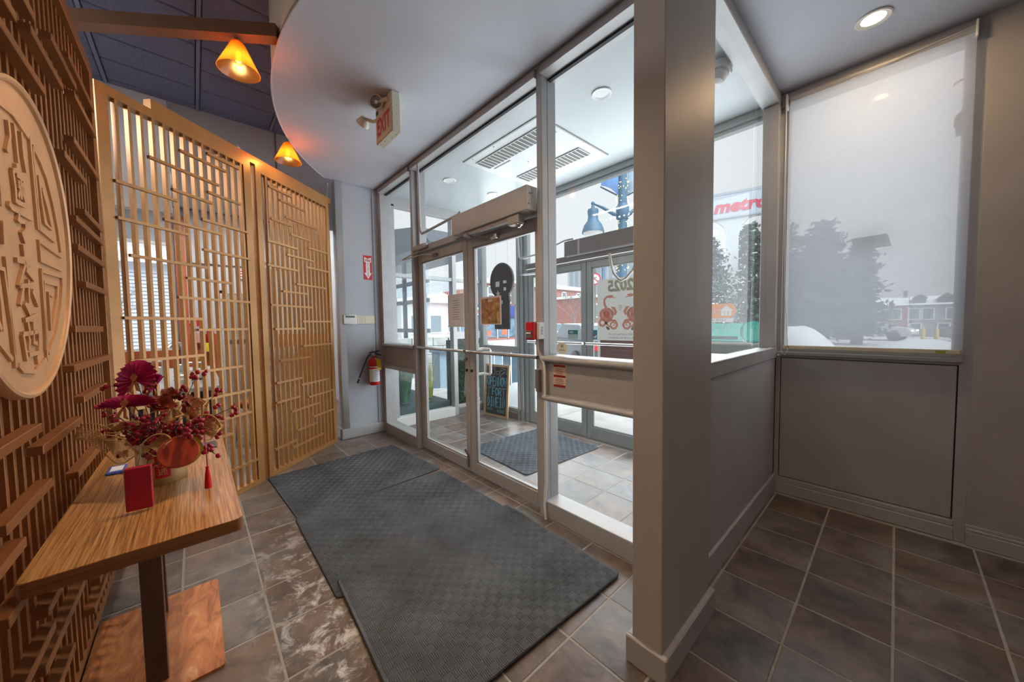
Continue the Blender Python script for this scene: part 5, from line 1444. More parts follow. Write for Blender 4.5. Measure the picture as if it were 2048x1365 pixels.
obj('white_swoosh', MB().stroke([(-2.40, 1.20), (-2.37, 1.215), (-2.345, 1.205), (-2.325, 1.225)], .022, FO, .0014, .0018), MT['paper'], td)
obj('violet_dot', MB().prism([(-2.360 + .012 * math.cos(2 * PI * k / 12), 1.226 + .012 * math.sin(2 * PI * k / 12)) for k in range(12)], FO, .0014, .002), M('violet_decal', (.30, .02, .30), .5), td)

# snake poster, seen from its back through the glass
MT['poster_bg'] = sheer('pale_grey_poster', (.86, .86, .83), .04, .68)
MT['snake'] = sheer('faded_coral_print', (.90, .44, .36), .0, .6)
MT['snake_l'] = sheer('faded_cream_print', (.72, .58, .45), .0, .55)
MT['poster_olive'] = sheer('faded_olive_print', (.55, .53, .42), .0, .55)
MT['poster_rose'] = sheer('faded_rose_panel', (.66, .42, .40), .0, .55)
MT['poster_text'] = sheer('pale_poster_text', (.80, .70, .68), .0, .55)
po = obj('snake_poster', MB().fbox(FO, -2.312, -1.735, .900, 1.860, .001, .0018), MT['poster_bg'], label='tall pale poster with two coral snakes on the right street door', cat='poster')
obj('lettering', text_mb(MB(), '2025', FOm, 2.023, 1.770, .115, n=.0022, bold=.008, sx=.95), MT['poster_olive'], po)
PCX = -2.023
def snake(sg):
    m = MB(); m2 = MB()
    def Q(a, b): return (PCX + sg * a, b)
    neck = [Q(.085, 1.665), Q(.12, 1.668), Q(.165, 1.660), Q(.195, 1.635), Q(.20, 1.60), Q(.19, 1.565), Q(.17, 1.54)]
    m.stroke(neck, [.014, .022, .024, .026, .028, .03, .028], FO, .0018, .0024)
    m.stroke([Q(.055, 1.640), Q(.085, 1.650), Q(.14, 1.652)], [.004, .010, .012], FO, .0018, .0025)
    coil = [Q(.17 + .075 * math.cos(a), 1.465 + .055 * math.sin(a)) for a in [math.radians(t) for t in range(60, 421, 24)]]
    m.stroke(coil, .042, FO, .0018, .0025)
    m.prism([Q(.17 + .048 * math.cos(2 * PI * k / 20), 1.465 + .036 * math.sin(2 * PI * k / 20)) for k in range(20)], FO, .0017, .0023)
    m.stroke([Q(.11, 1.545), Q(.075, 1.53), Q(.055, 1.49), Q(.065, 1.455)], [.01, .034, .036, .02], FO, .0018, .0026)
    m2.stroke([Q(.135, 1.53), Q(.105, 1.51), Q(.092, 1.48), Q(.10, 1.45)], .016, FO, .0018, .0028)
    lower = [Q(.05, 1.335), Q(.075, 1.315), Q(.105, 1.325), Q(.115, 1.355), Q(.09, 1.385), Q(.05, 1.375), Q(.02 + .01, 1.345)]
    m.stroke([Q(.09, 1.340), Q(.072, 1.345), Q(.068, 1.365), Q(.09, 1.378), Q(.118, 1.362), Q(.118, 1.328), Q(.09, 1.305), Q(.055, 1.312), Q(.035, 1.345), Q(.06, 1.392), Q(.12, 1.40), Q(.17, 1.375), Q(.215, 1.335), Q(.25, 1.345), Q(.262, 1.375), Q(.245, 1.405), Q(.205, 1.400), Q(.16, 1.352), Q(.13, 1.325)],
             [.008, .012, .016, .02, .022, .024, .026, .026, .028, .028, .028, .028, .028, .028, .028, .028, .026, .022, .010], FO, .0018, .0026)
    m2.prism([Q(.185, 1.335), Q(.165, 1.300), Q(.145, 1.288), Q(.125, 1.300), Q(.14, 1.325)], FO, .0018, .0024)
    return m, m2
for sg in (-1, 1):
    a, b = snake(sg)
    k = obj('snake_print', a, MT['snake'], po); obj('pale_print', b, MT['snake_l'], k)
obj('crest_print', MB().stroke([(PCX + .017 * math.cos(2 * PI * k / 16), 1.545 + .018 * math.sin(2 * PI * k / 16)) for k in range(17)], .004, FO, .0018, .0024).fbox(FO, PCX - .002, PCX + .002, 1.53, 1.56, .0018, .0024).fbox(FO, PCX - .014, PCX + .014, 1.508, 1.514, .0018, .0024), MT['poster_olive'], po)
tx = text_mb(MB(), '2025 Lunar New Year and', FOm, -PCX, 1.244, .019, n=.0022, bold=.0006)
text_mb(tx, 'Pre-Order the Japanese Box', FOm, -PCX, 1.205, .019, n=.0022, bold=.0006)
obj('lettering', tx, M('grey_rose_text', (.50, .45, .45), .6), po)
rp = obj('rose_panel', MB().fbox(FO, -2.275, -1.772, .905, 1.175, .0018, .0022), MT['poster_rose'], po)
tx = text_mb(MB(), 'Friday prices', FOm, -PCX, 1.150, .018, n=.0026, bold=.0006)
text_mb(tx, 'only with online specials', FOm, -PCX, 1.118, .018, n=.0026, bold=.0006)
text_mb(tx, 'online at the new site', FOm, -PCX, 1.070, .018, n=.0026, bold=.0006)
text_mb(tx, 'until the end of the season', FOm, -PCX, 1.020, .013, n=.0026)
obj('lettering', tx, MT['poster_text'], rp)

# delivery decals on the outer sidelight
MT['d_orange'] = sheer('orange_decal_film', (.95, .45, .14), .30, .7)
MT['d_teal'] = sheer('teal_decal_film', (.20, .80, .70), .22, .7)
MT['d_white'] = sheer('white_decal_film', (.95, .95, .93), .10, .6)
MT['d_line'] = M('dark_teal_line', (.03, .12, .13), .6)
hx = -.998
HS = [(hx - .052, 1.462), (hx, 1.508), (hx + .052, 1.462), (hx + .040, 1.462), (hx + .040, 1.418), (hx - .040, 1.418), (hx - .040, 1.462)]
PILL = rrect(-1.36, -.925, 1.398, 1.525, .060, 8)
kq = min(range(len(PILL)), key=lambda i: (PILL[i][0] - hx) ** 2 + (PILL[i][1] - 1.52) ** 2)
PILL = PILL[:kq + 1] + [HS[(1 + i) % 7] for i in range(8)] + PILL[kq:]      # the pill is cut out around the house
ob = obj('delivery_decal', MB().prism(PILL, FO, .001, .0016), MT['d_orange'], label='orange pill shaped decal with a little white house', cat='decal')
hm = MB().prism(HS, FO, .001, .0016)
h1 = obj('house', hm, MT['d_white'], ob)
obj('fork_and_knife', MB().stroke([(hx - .014, 1.42), (hx - .014, 1.458)], .005, FO, .0022, .0026).stroke([(hx + .014, 1.42), (hx + .014, 1.458)], .008, FO, .0022, .0026), MT['d_orange'], h1)
obj('lettering', text_mb(MB(), 'SR', FOm, 1.085, 1.450, .045, n=.002, bold=.003), MT['d_white'], ob)
pn = obj('small_print_strip', MB().fbox(FO, -1.36, -.945, 1.362, 1.396, .001, .0014), MT['d_white'], ob)
obj('lettering', text_mb(MB(), 'ORDER NOW', FOm, 1.08, 1.379, .018, n=.002), M('d_ink', (.05, .05, .06), .6), pn)
tb_ = obj('delivery_decal', MB().fbox(FO, -1.36, -.868, 1.190, 1.350, .001, .0014), MT['d_teal'], label='teal banner decal ending in a round badge', cat='decal')
obj('white_base', MB().fbox(FO, -1.36, -.70, 1.155, 1.200, .0009, .0012), MT['d_white'], tb_)
obj('lettering', text_mb(MB(), '饭团外卖', FOm, 1.02, 1.305, .045, n=.002, bold=.001), MT['d_white'], tb_)
k = obj('dark_strip', MB().fbox(FO, -1.36, -.908, 1.210, 1.238, .0014, .0018), M('teal_grey_strip', (.03, .15, .15), .6), tb_)
obj('lettering', text_mb(MB(), 'BROUGHT BY NEIGHBOURS TO DOOR', FOm, 1.10, 1.224, .011, n=.0022), MT['d_white'], k)
circ = lambda r, n=40: [(-.797 + r * math.cos(2 * PI * q / n), 1.278 + r * math.sin(2 * PI * q / n)) for q in range(n)]
rb_ = obj('round_badge', MB().prism(circ(.094), FO, .0014, .0020), MT['d_teal'], tb_)
obj('badge_ring', MB().stroke(circ(.092) + circ(.092)[:1], .004, FO, .0020, .0024), MT['d_line'], rb_)
obj('inner_ring', MB().stroke(circ(.062) + circ(.062)[:1], .004, FO, .0020, .0024), MT['d_white'], rb_)

# keyhole-shaped board hung in the storefront
KX, KY = -3.835, 3.30
FK = FR((KX, KY, 0), (1, 0, 0), (0, 0, 1))
P = []
for k in range(29):
    a = math.radians(-52 + 284 * k / 28)
    P.append((.245 * math.cos(a), 1.995 + .250 * math.sin(a)))
P = [(.165, 1.30), (.165, 1.70)] + P + [(-.165, 1.70), (-.165, 1.30)]
kb = thing('keyhole_board', (KX, KY, 1.3), 'dark brown keyhole shaped board hung on two wires in the storefront', 'sign board')
obj('board', MB().prism(P, FK, -.010, .010), M('dark_umber_board', (.045, .030, .027), .6, var=.2), kb)
obj('edge_rim', MB().stroke(P[1:-1], .018, FK, -.012, .014), M('umber_rim', (.10, .075, .07), .5), kb)
obj('wire', MB().tube([(KX - .12, KY, 2.20), (KX - .14, KY, VZ)], .0025, 5), MT['white'], kb)
obj('wire', MB().tube([(KX + .13, KY, 2.20), (KX + .14, KY, VZ)], .0025, 5), MT['white'], kb)
for (a, b, w_, h_) in ((-.085, 1.955, .085, .075), (.075, 1.975, .07, .04), (.075, 1.875, .05, .045), (.01, 1.69, .02, .05)):
    obj('paper_label', MB().fbox(FK, a - w_ / 2, a + w_ / 2, b - h_ / 2, b + h_ / 2, .010, .0115), MT['paper'], kb)

# chalkboard leaning in the vestibule corner
cb0 = Vector((-4.20, 3.215, .002)); cbu = Vector((.975, .115, 0)).normalized()
cbv = Vector((-.03, .10, 1)).normalized()
FC = FR(cb0, cbu, cbv)
MT['pine'] = wood_mat('pale_pine', [(.42, .26, .12), (.55, .36, .18), (.62, .43, .24), (.68, .50, .30)], 'z', .5, .4)
ck = thing('chalkboard_sign', tuple(cb0), 'pine framed chalkboard with blue chalk lettering leaning in the vestibule corner', 'sign')
CW, CH = .485, .775
obj('slate', MB().fbox(FC, .03, CW - .03, .03, CH - .03, -.006, .004), M('black_slate', (.022, .023, .024), .7, var=.3, scale=10), ck)
for q in ((0, CW, 0, .035), (0, CW, CH - .035, CH), (0, .035, .035, CH - .035), (CW - .035, CW, .035, CH - .035)):
    obj('frame_rail', MB().fbox(FC, q[0], q[1], q[2], q[3], -.010, .012), MT['pine'], ck)
def chalk(lines, mat, w):
    m = MB()
    for l in lines: m.stroke(l, w, FC, .004, .0055)
    return m
GL = {'O': [[(.5, 1), (.1, .75), (.05, .3), (.45, 0), (.9, .3), (.92, .75), (.5, 1)]], 'P': [[(.1, 0), (.1, 1), (.7, .95), (.85, .7), (.6, .48), (.1, .45)]], 'E': [[(.85, 1), (.1, 1), (.1, 0), (.9, 0)], [(.1, .52), (.7, .52)]],
      'N': [[(.08, 0), (.1, 1), (.85, 0), (.9, 1)]], 'W': [[(.02, 1), (.22, 0), (.5, .7), (.75, 0), (1, 1)]], 'F': [[(.1, 0), (.1, 1), (.9, 1)], [(.1, .52), (.7, .52)]], 'R': [[(.1, 0), (.1, 1), (.7, .95), (.85, .72), (.6, .5), (.1, .48)], [(.45, .48), (.95, 0)]],
      'D': [[(.1, 0), (.1, 1), (.6, .92), (.9, .5), (.6, .06), (.1, 0)]], 'I': [[(.5, 0), (.5, 1)], [(.2, 1), (.8, 1)], [(.2, 0), (.8, 0)]]}
def word(w_, x, y, cw, chh, sp):
    L = []
    for i, c in enumerate(w_):
        for s_ in GL[c]: L.append([(x + i * sp + a * cw, y + b * chh) for a, b in s_])
    return L
MT['chalk_b'] = M('blue_chalk', (.16, .48, .62), .9); MT['chalk_g'] = M('green_chalk', (.14, .42, .28), .9); MT['chalk_w'] = M('white_chalk', (.50, .50, .50), .9)
obj('chalk_words', chalk(word('OPENNOW', .050, .455, .050, .135, .0555), MT['chalk_b'], .016), MT['chalk_b'], ck, label='blue chalk words')
obj('chalk_words', chalk(word('FOR', .155, .315, .058, .115, .066), MT['chalk_b'], .015), MT['chalk_b'], ck, label='blue chalk words')
obj('chalk_words', chalk(word('DINEIN', .065, .150, .050, .135, .0600), MT['chalk_b'], .016), MT['chalk_b'], ck, label='blue chalk words')
dr = [[(.06, .62), (.10, .62), (.115, .72), (.05, .72), (.06, .62)], [(.14, .62), (.19, .62), (.20, .70), (.13, .70), (.14, .62)], [(.125, .715), (.205, .715), (.165, .745), (.125, .715)], [(.23, .63), (.28, .63), (.285, .68), (.225, .68), (.23, .63)], [(.30, .60), (.38, .66), (.43, .64), (.42, .70), (.34, .73), (.30, .67), (.30, .60)], [(.32, .68), (.41, .72)], [(.33, .64), (.40, .68)],
      [(.055, .40), (.07, .44), (.085, .40), (.10, .44), (.115, .40)], [(.085, .40), (.09, .29)], [(.37, .42), (.40, .42), (.395, .36), (.375, .36), (.37, .42)], [(.385, .36), (.38, .28)], [(.10, .43), (.14, .44)], [(.34, .43), (.45, .43)]]
obj('chalk_drawings', chalk(dr, MT['chalk_w'], .006), MT['chalk_w'], ck)
gl = [[(.05 + .02 * k, .10 + .012 * math.sin(2.1 * k)), (.062 + .02 * k, .125 + .012 * math.cos(1.7 * k)), (.07 + .02 * k, .09)] for k in range(6)] + [[(.26 + .02 * k, .085 + .01 * math.sin(k * 2)), (.275 + .02 * k, .115), (.285 + .02 * k, .07)] for k in range(8)] + [[(.05, .24), (.065, .27)], [(.05, .30), (.06, .34)], [(.42, .30), (.41, .34)], [(.42, .22), (.41, .26)]]
obj('chalk_scrolls', chalk(gl, MT['chalk_g'], .006), MT['chalk_g'], ck)

# roller blind
MT['blind'] = sheer('sheer_blind_fabric', (.78, .83, .90), .46, .62)
BY = 3.365
rbd = thing('roller_blind', (-.155, BY, 1.15), 'sheer pale roller blind drawn down over the front window', 'blind')
obj('fabric', MB().box(-.575, .268, BY - .0006, BY + .0006, 1.168, 2.995), MT['blind'], rbd)
obj('tube', MB().tube([(-.575, BY + .020, 3.02), (.262, BY + .020, 3.02)], .024, 14), MT['alu'], rbd, smooth=True)
obj('bottom_bar', MB().bbox(-.588, .262, BY - .010, BY + .010, 1.150, 1.178, .004), MT['cream'], rbd)
obj('yellow_tag', MB().box(.165, .205, BY - .0112, BY - .0098, 1.156, 1.172), M('green_yellow_tag', (.36, .42, .04), .5), rbd)
obj('orange_tag', MB().box(-.562, -.548, BY - .0112, BY - .0098, 1.160, 1.172), M('orange_tag', (.55, .16, .03), .5), rbd)
obj('bracket', MB().bbox(.262, .272, BY - .02, BY + .04, 2.965, 3.06, .003), MT['white'], rbd)
obj('bracket', MB().bbox(-.600, -.588, BY - .02, BY + .04, 2.955, 3.06, .003), MT['white'], rbd)
ch = MB().tube([(-.592, BY - .02, 3.0), (-.588, BY - .02, 2.2), (-.580, BY - .02, 1.6), (-.558, BY - .022, 1.25), (-.553, BY - .022, 1.14), (-.570, BY - .024, 1.105), (-.592, BY - .022, 1.13), (-.596, BY - .02, 1.3), (-.594, BY - .02, 3.0)], .0022, 6)
obj('chain', ch, MT['white'], rbd)
obj('guide_wire', MB().tube([(-.25, BY - .012, 2.99), (.265, BY - .012, 3.03)], .0015, 5), MT['white'], rbd)
FW = FR((0, FY + .058, 0), (1, 0, 0), (0, 0, 1))
wb = obj('window_board', MB().prism([(-.232, 1.938), (-.055, 1.944), (-.035, 1.858), (-.212, 1.850)], FW, .0, .004), M('mauve_grey_card', (.13, .125, .15), .6), label='dark slanted card stuck to the window behind the blind', cat='card')
wb = obj('torn_sticker', MB().prism([(.205, 2.585), (.262, 2.655), (.262, 2.475), (.212, 2.468), (.215, 2.492), (.208, 2.492), (.212, 2.52), (.203, 2.52)], FW, .0, .002), M('grey_sticker_back', (.26, .28, .30), .6), label='torn grey sticker high on the window behind the blind', cat='sticker')
zs = obj('window_logo', MB().prism([(.192, 2.768), (.200, 2.790), (.213, 2.800), (.206, 2.778)], FW, .0, .002).prism([(.208, 2.776), (.222, 2.802), (.240, 2.812), (.236, 2.795)], FW, .0, .002), M('magenta_film', (.42, .05, .30), .5), label='two small magenta leaf shapes high on the blind window', cat='decal')

# room ceiling lamp behind the camera; unseen fill panels added in the dining room
def panel(x, y, z, key, w_, d_, lab):
    t = thing('ceiling_panel_light', (x, y, z - .03), lab, 'ceiling light', None)
    obj('frame', MB().bbox(x - w_ / 2, x + w_ / 2, y - d_ / 2, y + d_ / 2, z - .03, z, .004), MT['white'], t)
    obj('diffuser', MB().box(x - w_ / 2 + .02, x + w_ / 2 - .02, y - d_ / 2 + .02, y + d_ / 2 - .02, z - .032, z - .029), M('lit_diffuser', (1, 1, 1), .5, emit=LAMPS[key][1], es=2.0), t)
    L = lamp('panel_lamp', '', 'AREA', (x, y, z - .04), LAMPS[key][0], LAMPS[key][1], max(w_, d_), t)
    L.data.shape = 'RECTANGLE'; L.data.size = w_; L.data.size_y = d_
panel(.4, -1.6, CZ, 'room_panel', .6, 1.2, 'ceiling panel light behind the viewpoint')
panel(-3.6, -2.6, 3.595, 'dining_fill', 1.2, .6, 'unseen ceiling fill panel added behind the slatted screen')
panel(-7.2, .4, 3.595, 'dining_fill', .6, 1.2, 'unseen ceiling fill panel added over the far end of the dining room')
# ================================================================== OUTDOORS
GZ = -0.16
def snow_mat():
    m, nt, b = new_mat('trodden_snow_and_salt')
    f = noise(nt, wpos(nt), .55, 8, .62, .8); g = noise(nt, wpos(nt, (1, 3, 1)), 2.4, 6, .65)
    s_ = mathn(nt, 'ADD', mathn(nt, 'MULTIPLY', f, .6), mathn(nt, 'MULTIPLY', g, .4))
    nt.links.new(ramp(nt, s_, [(.36, (.42, .40, .39)), (.50, (.62, .61, .61)), (.62, (.80, .82, .84))]), b.inputs['Base Color'])
    b.inputs['Roughness'].default_value = .8
    bumpn(nt, b, g, .3, .03)
    return m
MT['snowy'] = snow_mat()
MT['snow'] = M('clean_snow', (.84, .87, .91), .7, var=.05, scale=2, bump=.2, bscale=8)
obj('street', MB().box(-60, 60, 3.52, 80, GZ - .2, GZ).box(-60, -9.12, -30, 3.52, GZ - .2, GZ).box(-9.12, -4.64, 2.68, 3.52, GZ - .2, GZ).box(-7.2, -4.64, 2.02, 2.68, GZ - .2, GZ), MT['snowy'], kind=ST, label='snow covered pavement and road outside')
side = obj('pavement', MB().box(-9.0, 6, 3.48, 6.4, GZ, -.03), M('salted_concrete_walk', (.60, .59, .57), .75, var=.16, scale=2.5, bump=.1), kind=ST, label='salt whitened concrete walk outside the doors')
for k in range(8):
    obj('walk_joint', MB().box(-8.2 + 1.6 * k, -8.185 + 1.6 * k, 3.5, 6.38, -.032, -.0285), MT['grout'], side)
def mound(c, rx, ry, h, lab, n=18, seed=1):
    rnd = random.Random(seed); V = [(c[0], c[1], c[2] + h)]; F = []
    for i in range(1, 6):
        f = i / 5
        for k in range(n):
            a = 2 * PI * k / n; j = 1 + .16 * math.sin(3 * a + seed) + rnd.uniform(-.05, .05)
            V.append((c[0] + rx * f * j * math.cos(a), c[1] + ry * f * j * math.sin(a), c[2] + h * (math.cos(f * PI / 2) ** .8) * (1 + rnd.uniform(-.08, .08)) - .02 * (i == 5)))
    for k in range(n): F.append((0, 1 + k, 1 + (k + 1) % n))
    for i in range(4):
        for k in range(n): F.append((1 + i * n + k, 1 + (i + 1) * n + k, 1 + (i + 1) * n + (k + 1) % n, 1 + i * n + (k + 1) % n))
    return obj('snow_bank', MB().add(V, F), MT['snow'], label=lab, cat='snow bank', smooth=True, kind='thing')
mound((-4.45, 4.35, -.03), .55, .42, .38, 'snow bank heaped against the blue slatted patio barrier', seed=2)
mound((-3.0, 19.5, GZ), 1.75, 1.2, 1.25, 'big ploughed snow bank under the pines behind the blind', seed=5)
mound((.9, 25, GZ), 1.9, 1.0, .55, 'low snow bank in front of the white car', seed=9)
mound((-13.5, 11.2, GZ), 3.2, 1.2, .55, 'long snow bank along the far kerb', seed=4)

# blue slatted patio barrier
pb = thing('patio_barrier', (-6.4, 5.0, GZ), 'blue slatted patio barrier standing in the snow outside', 'barrier')
MT['blue_d'] = M('slate_blue_paint', (.085, .16, .225), .5, var=.1); MT['blue_l'] = M('pale_blue_paint', (.42, .58, .70), .5, var=.06)
PB0 = Vector((-5.42, 5.05, GZ)); PBu = Vector((-.80, -.60, 0)).normalized()
FB_ = FR(PB0, PBu, (0, 0, 1))
obj('post', MB().fbox(FB_, -.10, .10, 0, .98, -.06, .06), MT['blue_d'], pb)
obj('post', MB().fbox(FB_, 1.75, 1.9, 0, .98, -.06, .06), MT['blue_d'], pb)
obj('cap_rail', MB().fbox(FB_, -.12, 1.95, .93, 1.02, -.08, .08), MT['blue_d'], pb)
for k in range(9):
    obj('slat', MB().fbox(FB_, .14 + .18 * k, .30 + .18 * k, .06, .95, -.015, .015), MT['blue_l'] if k % 3 else MT['blue_d'], pb)
obj('foot_rail', MB().fbox(FB_, .1, 1.75, .02, .10, -.03, .03), MT['blue_d'], pb)

# planting beyond the end wall: grasses, hedge panel
MT['hedge'] = M('hedge_leaf', (.018, .105, .03), .5, var=.5, scale=9); MT['grass_g'] = M('grass_blade', (.05, .22, .10), .5, var=.3, scale=7); MT['grass_y'] = M('yellow_grass_blade', (.42, .46, .06), .5, var=.2)
MT['planter'] = M('dark_teal_planter', (.05, .11, .115), .6, var=.2)
def leaves_mb(n, fn, size, rnd):
    V = []; F = []
    for k in range(n):
        p = Vector(fn(rnd)); d = Vector((rnd.uniform(-1, 1), rnd.uniform(-1, 1), rnd.uniform(-.6, 1))).normalized()
        e = d.orthogonal().normalized(); e = (e * math.cos(k) + d.cross(e) * math.sin(k)); s_ = size * rnd.uniform(.6, 1.3)
        b = len(V); V += [p - d * s_, p + e * s_ * .45, p + d * s_, p - e * s_ * .45]; F.append((b, b + 1, b + 2, b + 3))
    return MB().add(V, F)
hg = thing('hedge_panel', (-4.95, 3.38, GZ), 'dense dark green ivy panel behind the vestibule corner', 'hedge')
obj('trellis', MB().box(-5.06, -5.02, 3.10, 3.72, GZ, 1.12).box(-5.10, -4.90, 3.10, 3.72, GZ, GZ + .12), MT['planter'], hg)
obj('foliage', leaves_mb(2600, lambda r: (-5.0 + r.uniform(-.03, .13), r.uniform(3.12, 3.70), r.uniform(.02, 1.15)), .034, random.Random(3)), MT['hedge'], hg, kind='stuff')
def tuft(x, y, z, n, h, mat, lab, seed, lean=.25):
    t = thing('grass_tuft', (x, y, z), lab, 'plant', 'grass tufts outside the end wall')
    r = random.Random(seed); m = MB()
    for k in range(n):
        a = r.uniform(0, 2 * PI); l = r.uniform(.3, 1) * lean; hh = h * r.uniform(.65, 1)
        p = [Vector((x + .06 * math.cos(a), y + .06 * math.sin(a), z)) + Vector((math.cos(a) * l * f * f, math.sin(a) * l * f * f, hh * f)) for f in (0, .35, .7, 1)]
        w_ = Vector((-math.sin(a), math.cos(a), 0)) * .008
        V = []
        for i, q in enumerate(p): V += [q - w_ * (1 - .3 * i), q + w_ * (1 - .3 * i)]
        m.add(V, [(0, 1, 3, 2), (2, 3, 5, 4), (4, 5, 7, 6)])
    obj('blades', m, mat, t, kind='stuff')
    obj('root_clump', MB().sphere((x, y, z + .033), .08, 10, 6, (1, 1, .4)), MT['planter'], t)
    return t
pl = obj('planter_bed', MB().bbox(-5.9, -4.66, 2.03, 2.90, GZ, .20, .01), MT['planter'], label='dark low planter bed under the grasses outside the end wall', cat='planter')
for i, (x, y, m, l) in enumerate(((-4.86, 2.24, 'grass_g', 'green grass tuft in the planter nearest the inner partition'), (-5.32, 2.44, 'grass_g', 'green grass tuft beside the red toy in the planter'), (-4.9, 2.66, 'grass_y', 'yellow green grass tuft seen through the left inner door'), (-5.72, 2.70, 'grass_g', 'green grass tuft at the far end of the planter'))):
    tuft(x, y, .20, 70, .78, MT[m], l, 11 + i, .20)
rt = obj('red_plant_pot', MB().lathe([(.0, 0), (.05, 0), (.065, .08), (.07, .085), (.06, .085), (.0, .07)], (-5.6, 2.25, .66), n=16).box(-5.63, -5.57, 2.22, 2.28, .20, .66), MT['red'], label='small bright red pot standing among the outdoor grasses', cat='pot')
MT['stone'] = M('pale_stone_blocks', (.40, .44, .42), .8, var=.3, scale=5, bump=.3)
lw = thing('garden_wall', (-8.6, 3.4, GZ), 'low pale stone block wall beyond the planting', 'wall')
for r_ in range(5):
    for k in range(6):
        x0 = -8.9; y0 = 3.0 + .62 * k + (.31 if r_ % 2 else 0)
        obj('block', MB().bbox(x0, x0 + .3 + random.uniform(-.02, .02), y0 + .01, y0 + .61, GZ + .24 * r_ + .006, GZ + .24 * r_ + .236, .012), MT['stone'], lw)

# bus shelter with dark roof left of the entrance
bs_ = thing('bus_shelter', (-11, 5.4, GZ), 'glass street shelter with a dark sloping roof left of the entrance', 'shelter')
MT['shel'] = M('shelter_dark_frame', (.07, .085, .105), .5)
obj('roof', MB().prism([(-12.6, 3.62), (-11.2, 4.55), (-9.6, 4.30), (-8.9, 3.75), (-8.9, 3.35), (-12.6, 3.35)], FR((0, 5.0, 0), (1, 0, 0), (0, 0, 1)), -1.2, 0.0), MT['shel'], bs_)
for x in (-11.55, -10.55, -9.35): obj('post', MB().box(x - .05, x + .05, 4.94, 5.04, GZ, 3.4), MT['shel'], bs_)
for z in (2.66, 2.10, 1.22): obj('rail', MB().box(-12.4, -9.0, 4.96, 5.02, z - .06, z + .06), MT['shel'], bs_)
obj('glass_wall', MB().quad((-12.4, 5.0, .1), (-9.0, 5.0, .1), (-9.0, 5.0, 3.35), (-12.4, 5.0, 3.35)), glass_mat('shelter_glass', (.80, .92, .95), .08), bs_)
nb = thing('pale_canopy', (-17, 9.5, 3.2), 'white street canopy with tall blue posts beyond the shelter', 'canopy')
obj('fascia', MB().box(-21, -13.6, 8.8, 9.4, 3.05, 3.6), M('canopy_white', (.66, .72, .76), .5), nb)
for x in (-20.5, -16.8, -14.2): obj('post', MB().lathe([(.10, 0), (.10, 3.25)], (x, 9.1, GZ), n=10), MT['blue_l'], nb)

# brick corner building across the street
MT['brick'] = brick_mat('red_brick', (.42, .15, .115), (.34, .115, .09), (.52, .42, .38))
MT['stone_trim'] = M('pale_cornice', (.62, .58, .54), .7, var=.08)
MT['win_dark'] = M('window_glass_dark', (.20, .26, .30), .12)
MT['win_blue'] = M('shop_window_blue', (.16, .26, .38), .2, var=.5, scale=1.2)
bb = thing('brick_building', (-30, 28, GZ), 'long red brick corner building with white windows across the street', 'building')
BX = -26.0
obj('walls', MB().box(BX - 6, BX, 18.3, 35.0, GZ, 5.25), MT['brick'], bb)
obj('cornice', MB().box(BX - 6.2, BX + .30, 18.1, 35.2, 5.25, 5.42).box(BX - 6.2, BX + .18, 18.2, 35.1, 5.42, 5.62), MT['stone_trim'], bb)
obj('snowy_roof', MB().box(BX - 6.1, BX + .1, 18.3, 35.0, 5.62, 5.70), MT['snow'], bb)
for k in range(6):
    y = 20.95 + 2.72 * k
    w_ = obj('window', MB().box(BX - .02, BX + .07, y - .42, y + .42, 3.42, 3.56).box(BX - .02, BX + .05, y - .42, y - .30, 3.5, 5.0).box(BX - .02, BX + .05, y + .30, y + .42, 3.5, 5.0).box(BX - .02, BX + .05, y - .42, y + .42, 4.92, 5.04).box(BX - .02, BX + .03, y - .3, y + .3, 4.2, 4.28), MT['white'], bb)
    obj('pane', MB().box(BX - .01, BX + .012, y - .30, y + .30, 3.55, 4.93), MT['win_dark'], w_)
sb = obj('shop_sign_band', MB().box(BX, BX + .25, 18.4, 26.4, 2.05, 3.22), M('shop_blue', (.035, .075, .30), .4, var=.3, scale=.8), bb, label='blue shop sign band')
FBX = FR((BX + .26, 0, 0), (0, 1, 0), (0, 0, 1))
a_ = MB()
for (y, z, w_, h_) in ((19.2, 2.6, .9, .7), (21.9, 2.66, .7, .75), (24.6, 2.35, .5, .3)): a_.fbox(FBX, y - w_ / 2, y + w_ / 2, z - h_ / 2, z + h_ / 2, 0, .02)
obj('sign_panel', a_, MT['paper'], sb)
a_ = MB()
for (y, z) in ((19.0, 2.66), (19.4, 2.5), (25.2, 2.95)): a_.prism([(y + .22 * math.cos(2 * PI * k / 12), z + .22 * math.sin(2 * PI * k / 12)) for k in range(12)], FBX, .021, .04)
obj('red_mark', a_, MT['inkred'], sb)
obj('green_mark', MB().prism([(21.9 + .2 * math.cos(2 * PI * k / 10), 2.7 + .26 * math.sin(2 * PI * k / 10)) for k in range(10)], FBX, .021, .04), M('shop_green', (.05, .35, .12), .5), sb)
for k in range(6):
    y = 18.0 + 1.42 * k
    w_ = obj('shop_window', MB().box(BX, BX + .10, y - .62, y + .62, .15, 2.0), MT['win_blue'], bb)
    obj('shop_window_bar', MB().box(BX + .09, BX + .14, y - .70, y - .60, .0, 2.05), MT['blue_l'], w_)
for k, (y, z) in enumerate(((20.3, 1.55), (22.4, 1.45), (22.5, .62), (24.3, 1.35), (20.5, .55))):
    obj('shop_poster', MB().box(BX + .10, BX + .13, y - .33, y + .33, z - .26, z + .26), M('orange_poster', (.72, .19, .09), .5, var=.3, scale=3) if k % 4 != 3 else MT['paper'], bb)
gs = obj('grey_hoarding', MB().box(BX, BX + .35, 29.3, 33.3, 1.42, 3.72), MT['white'], bb, label='white framed grey board')
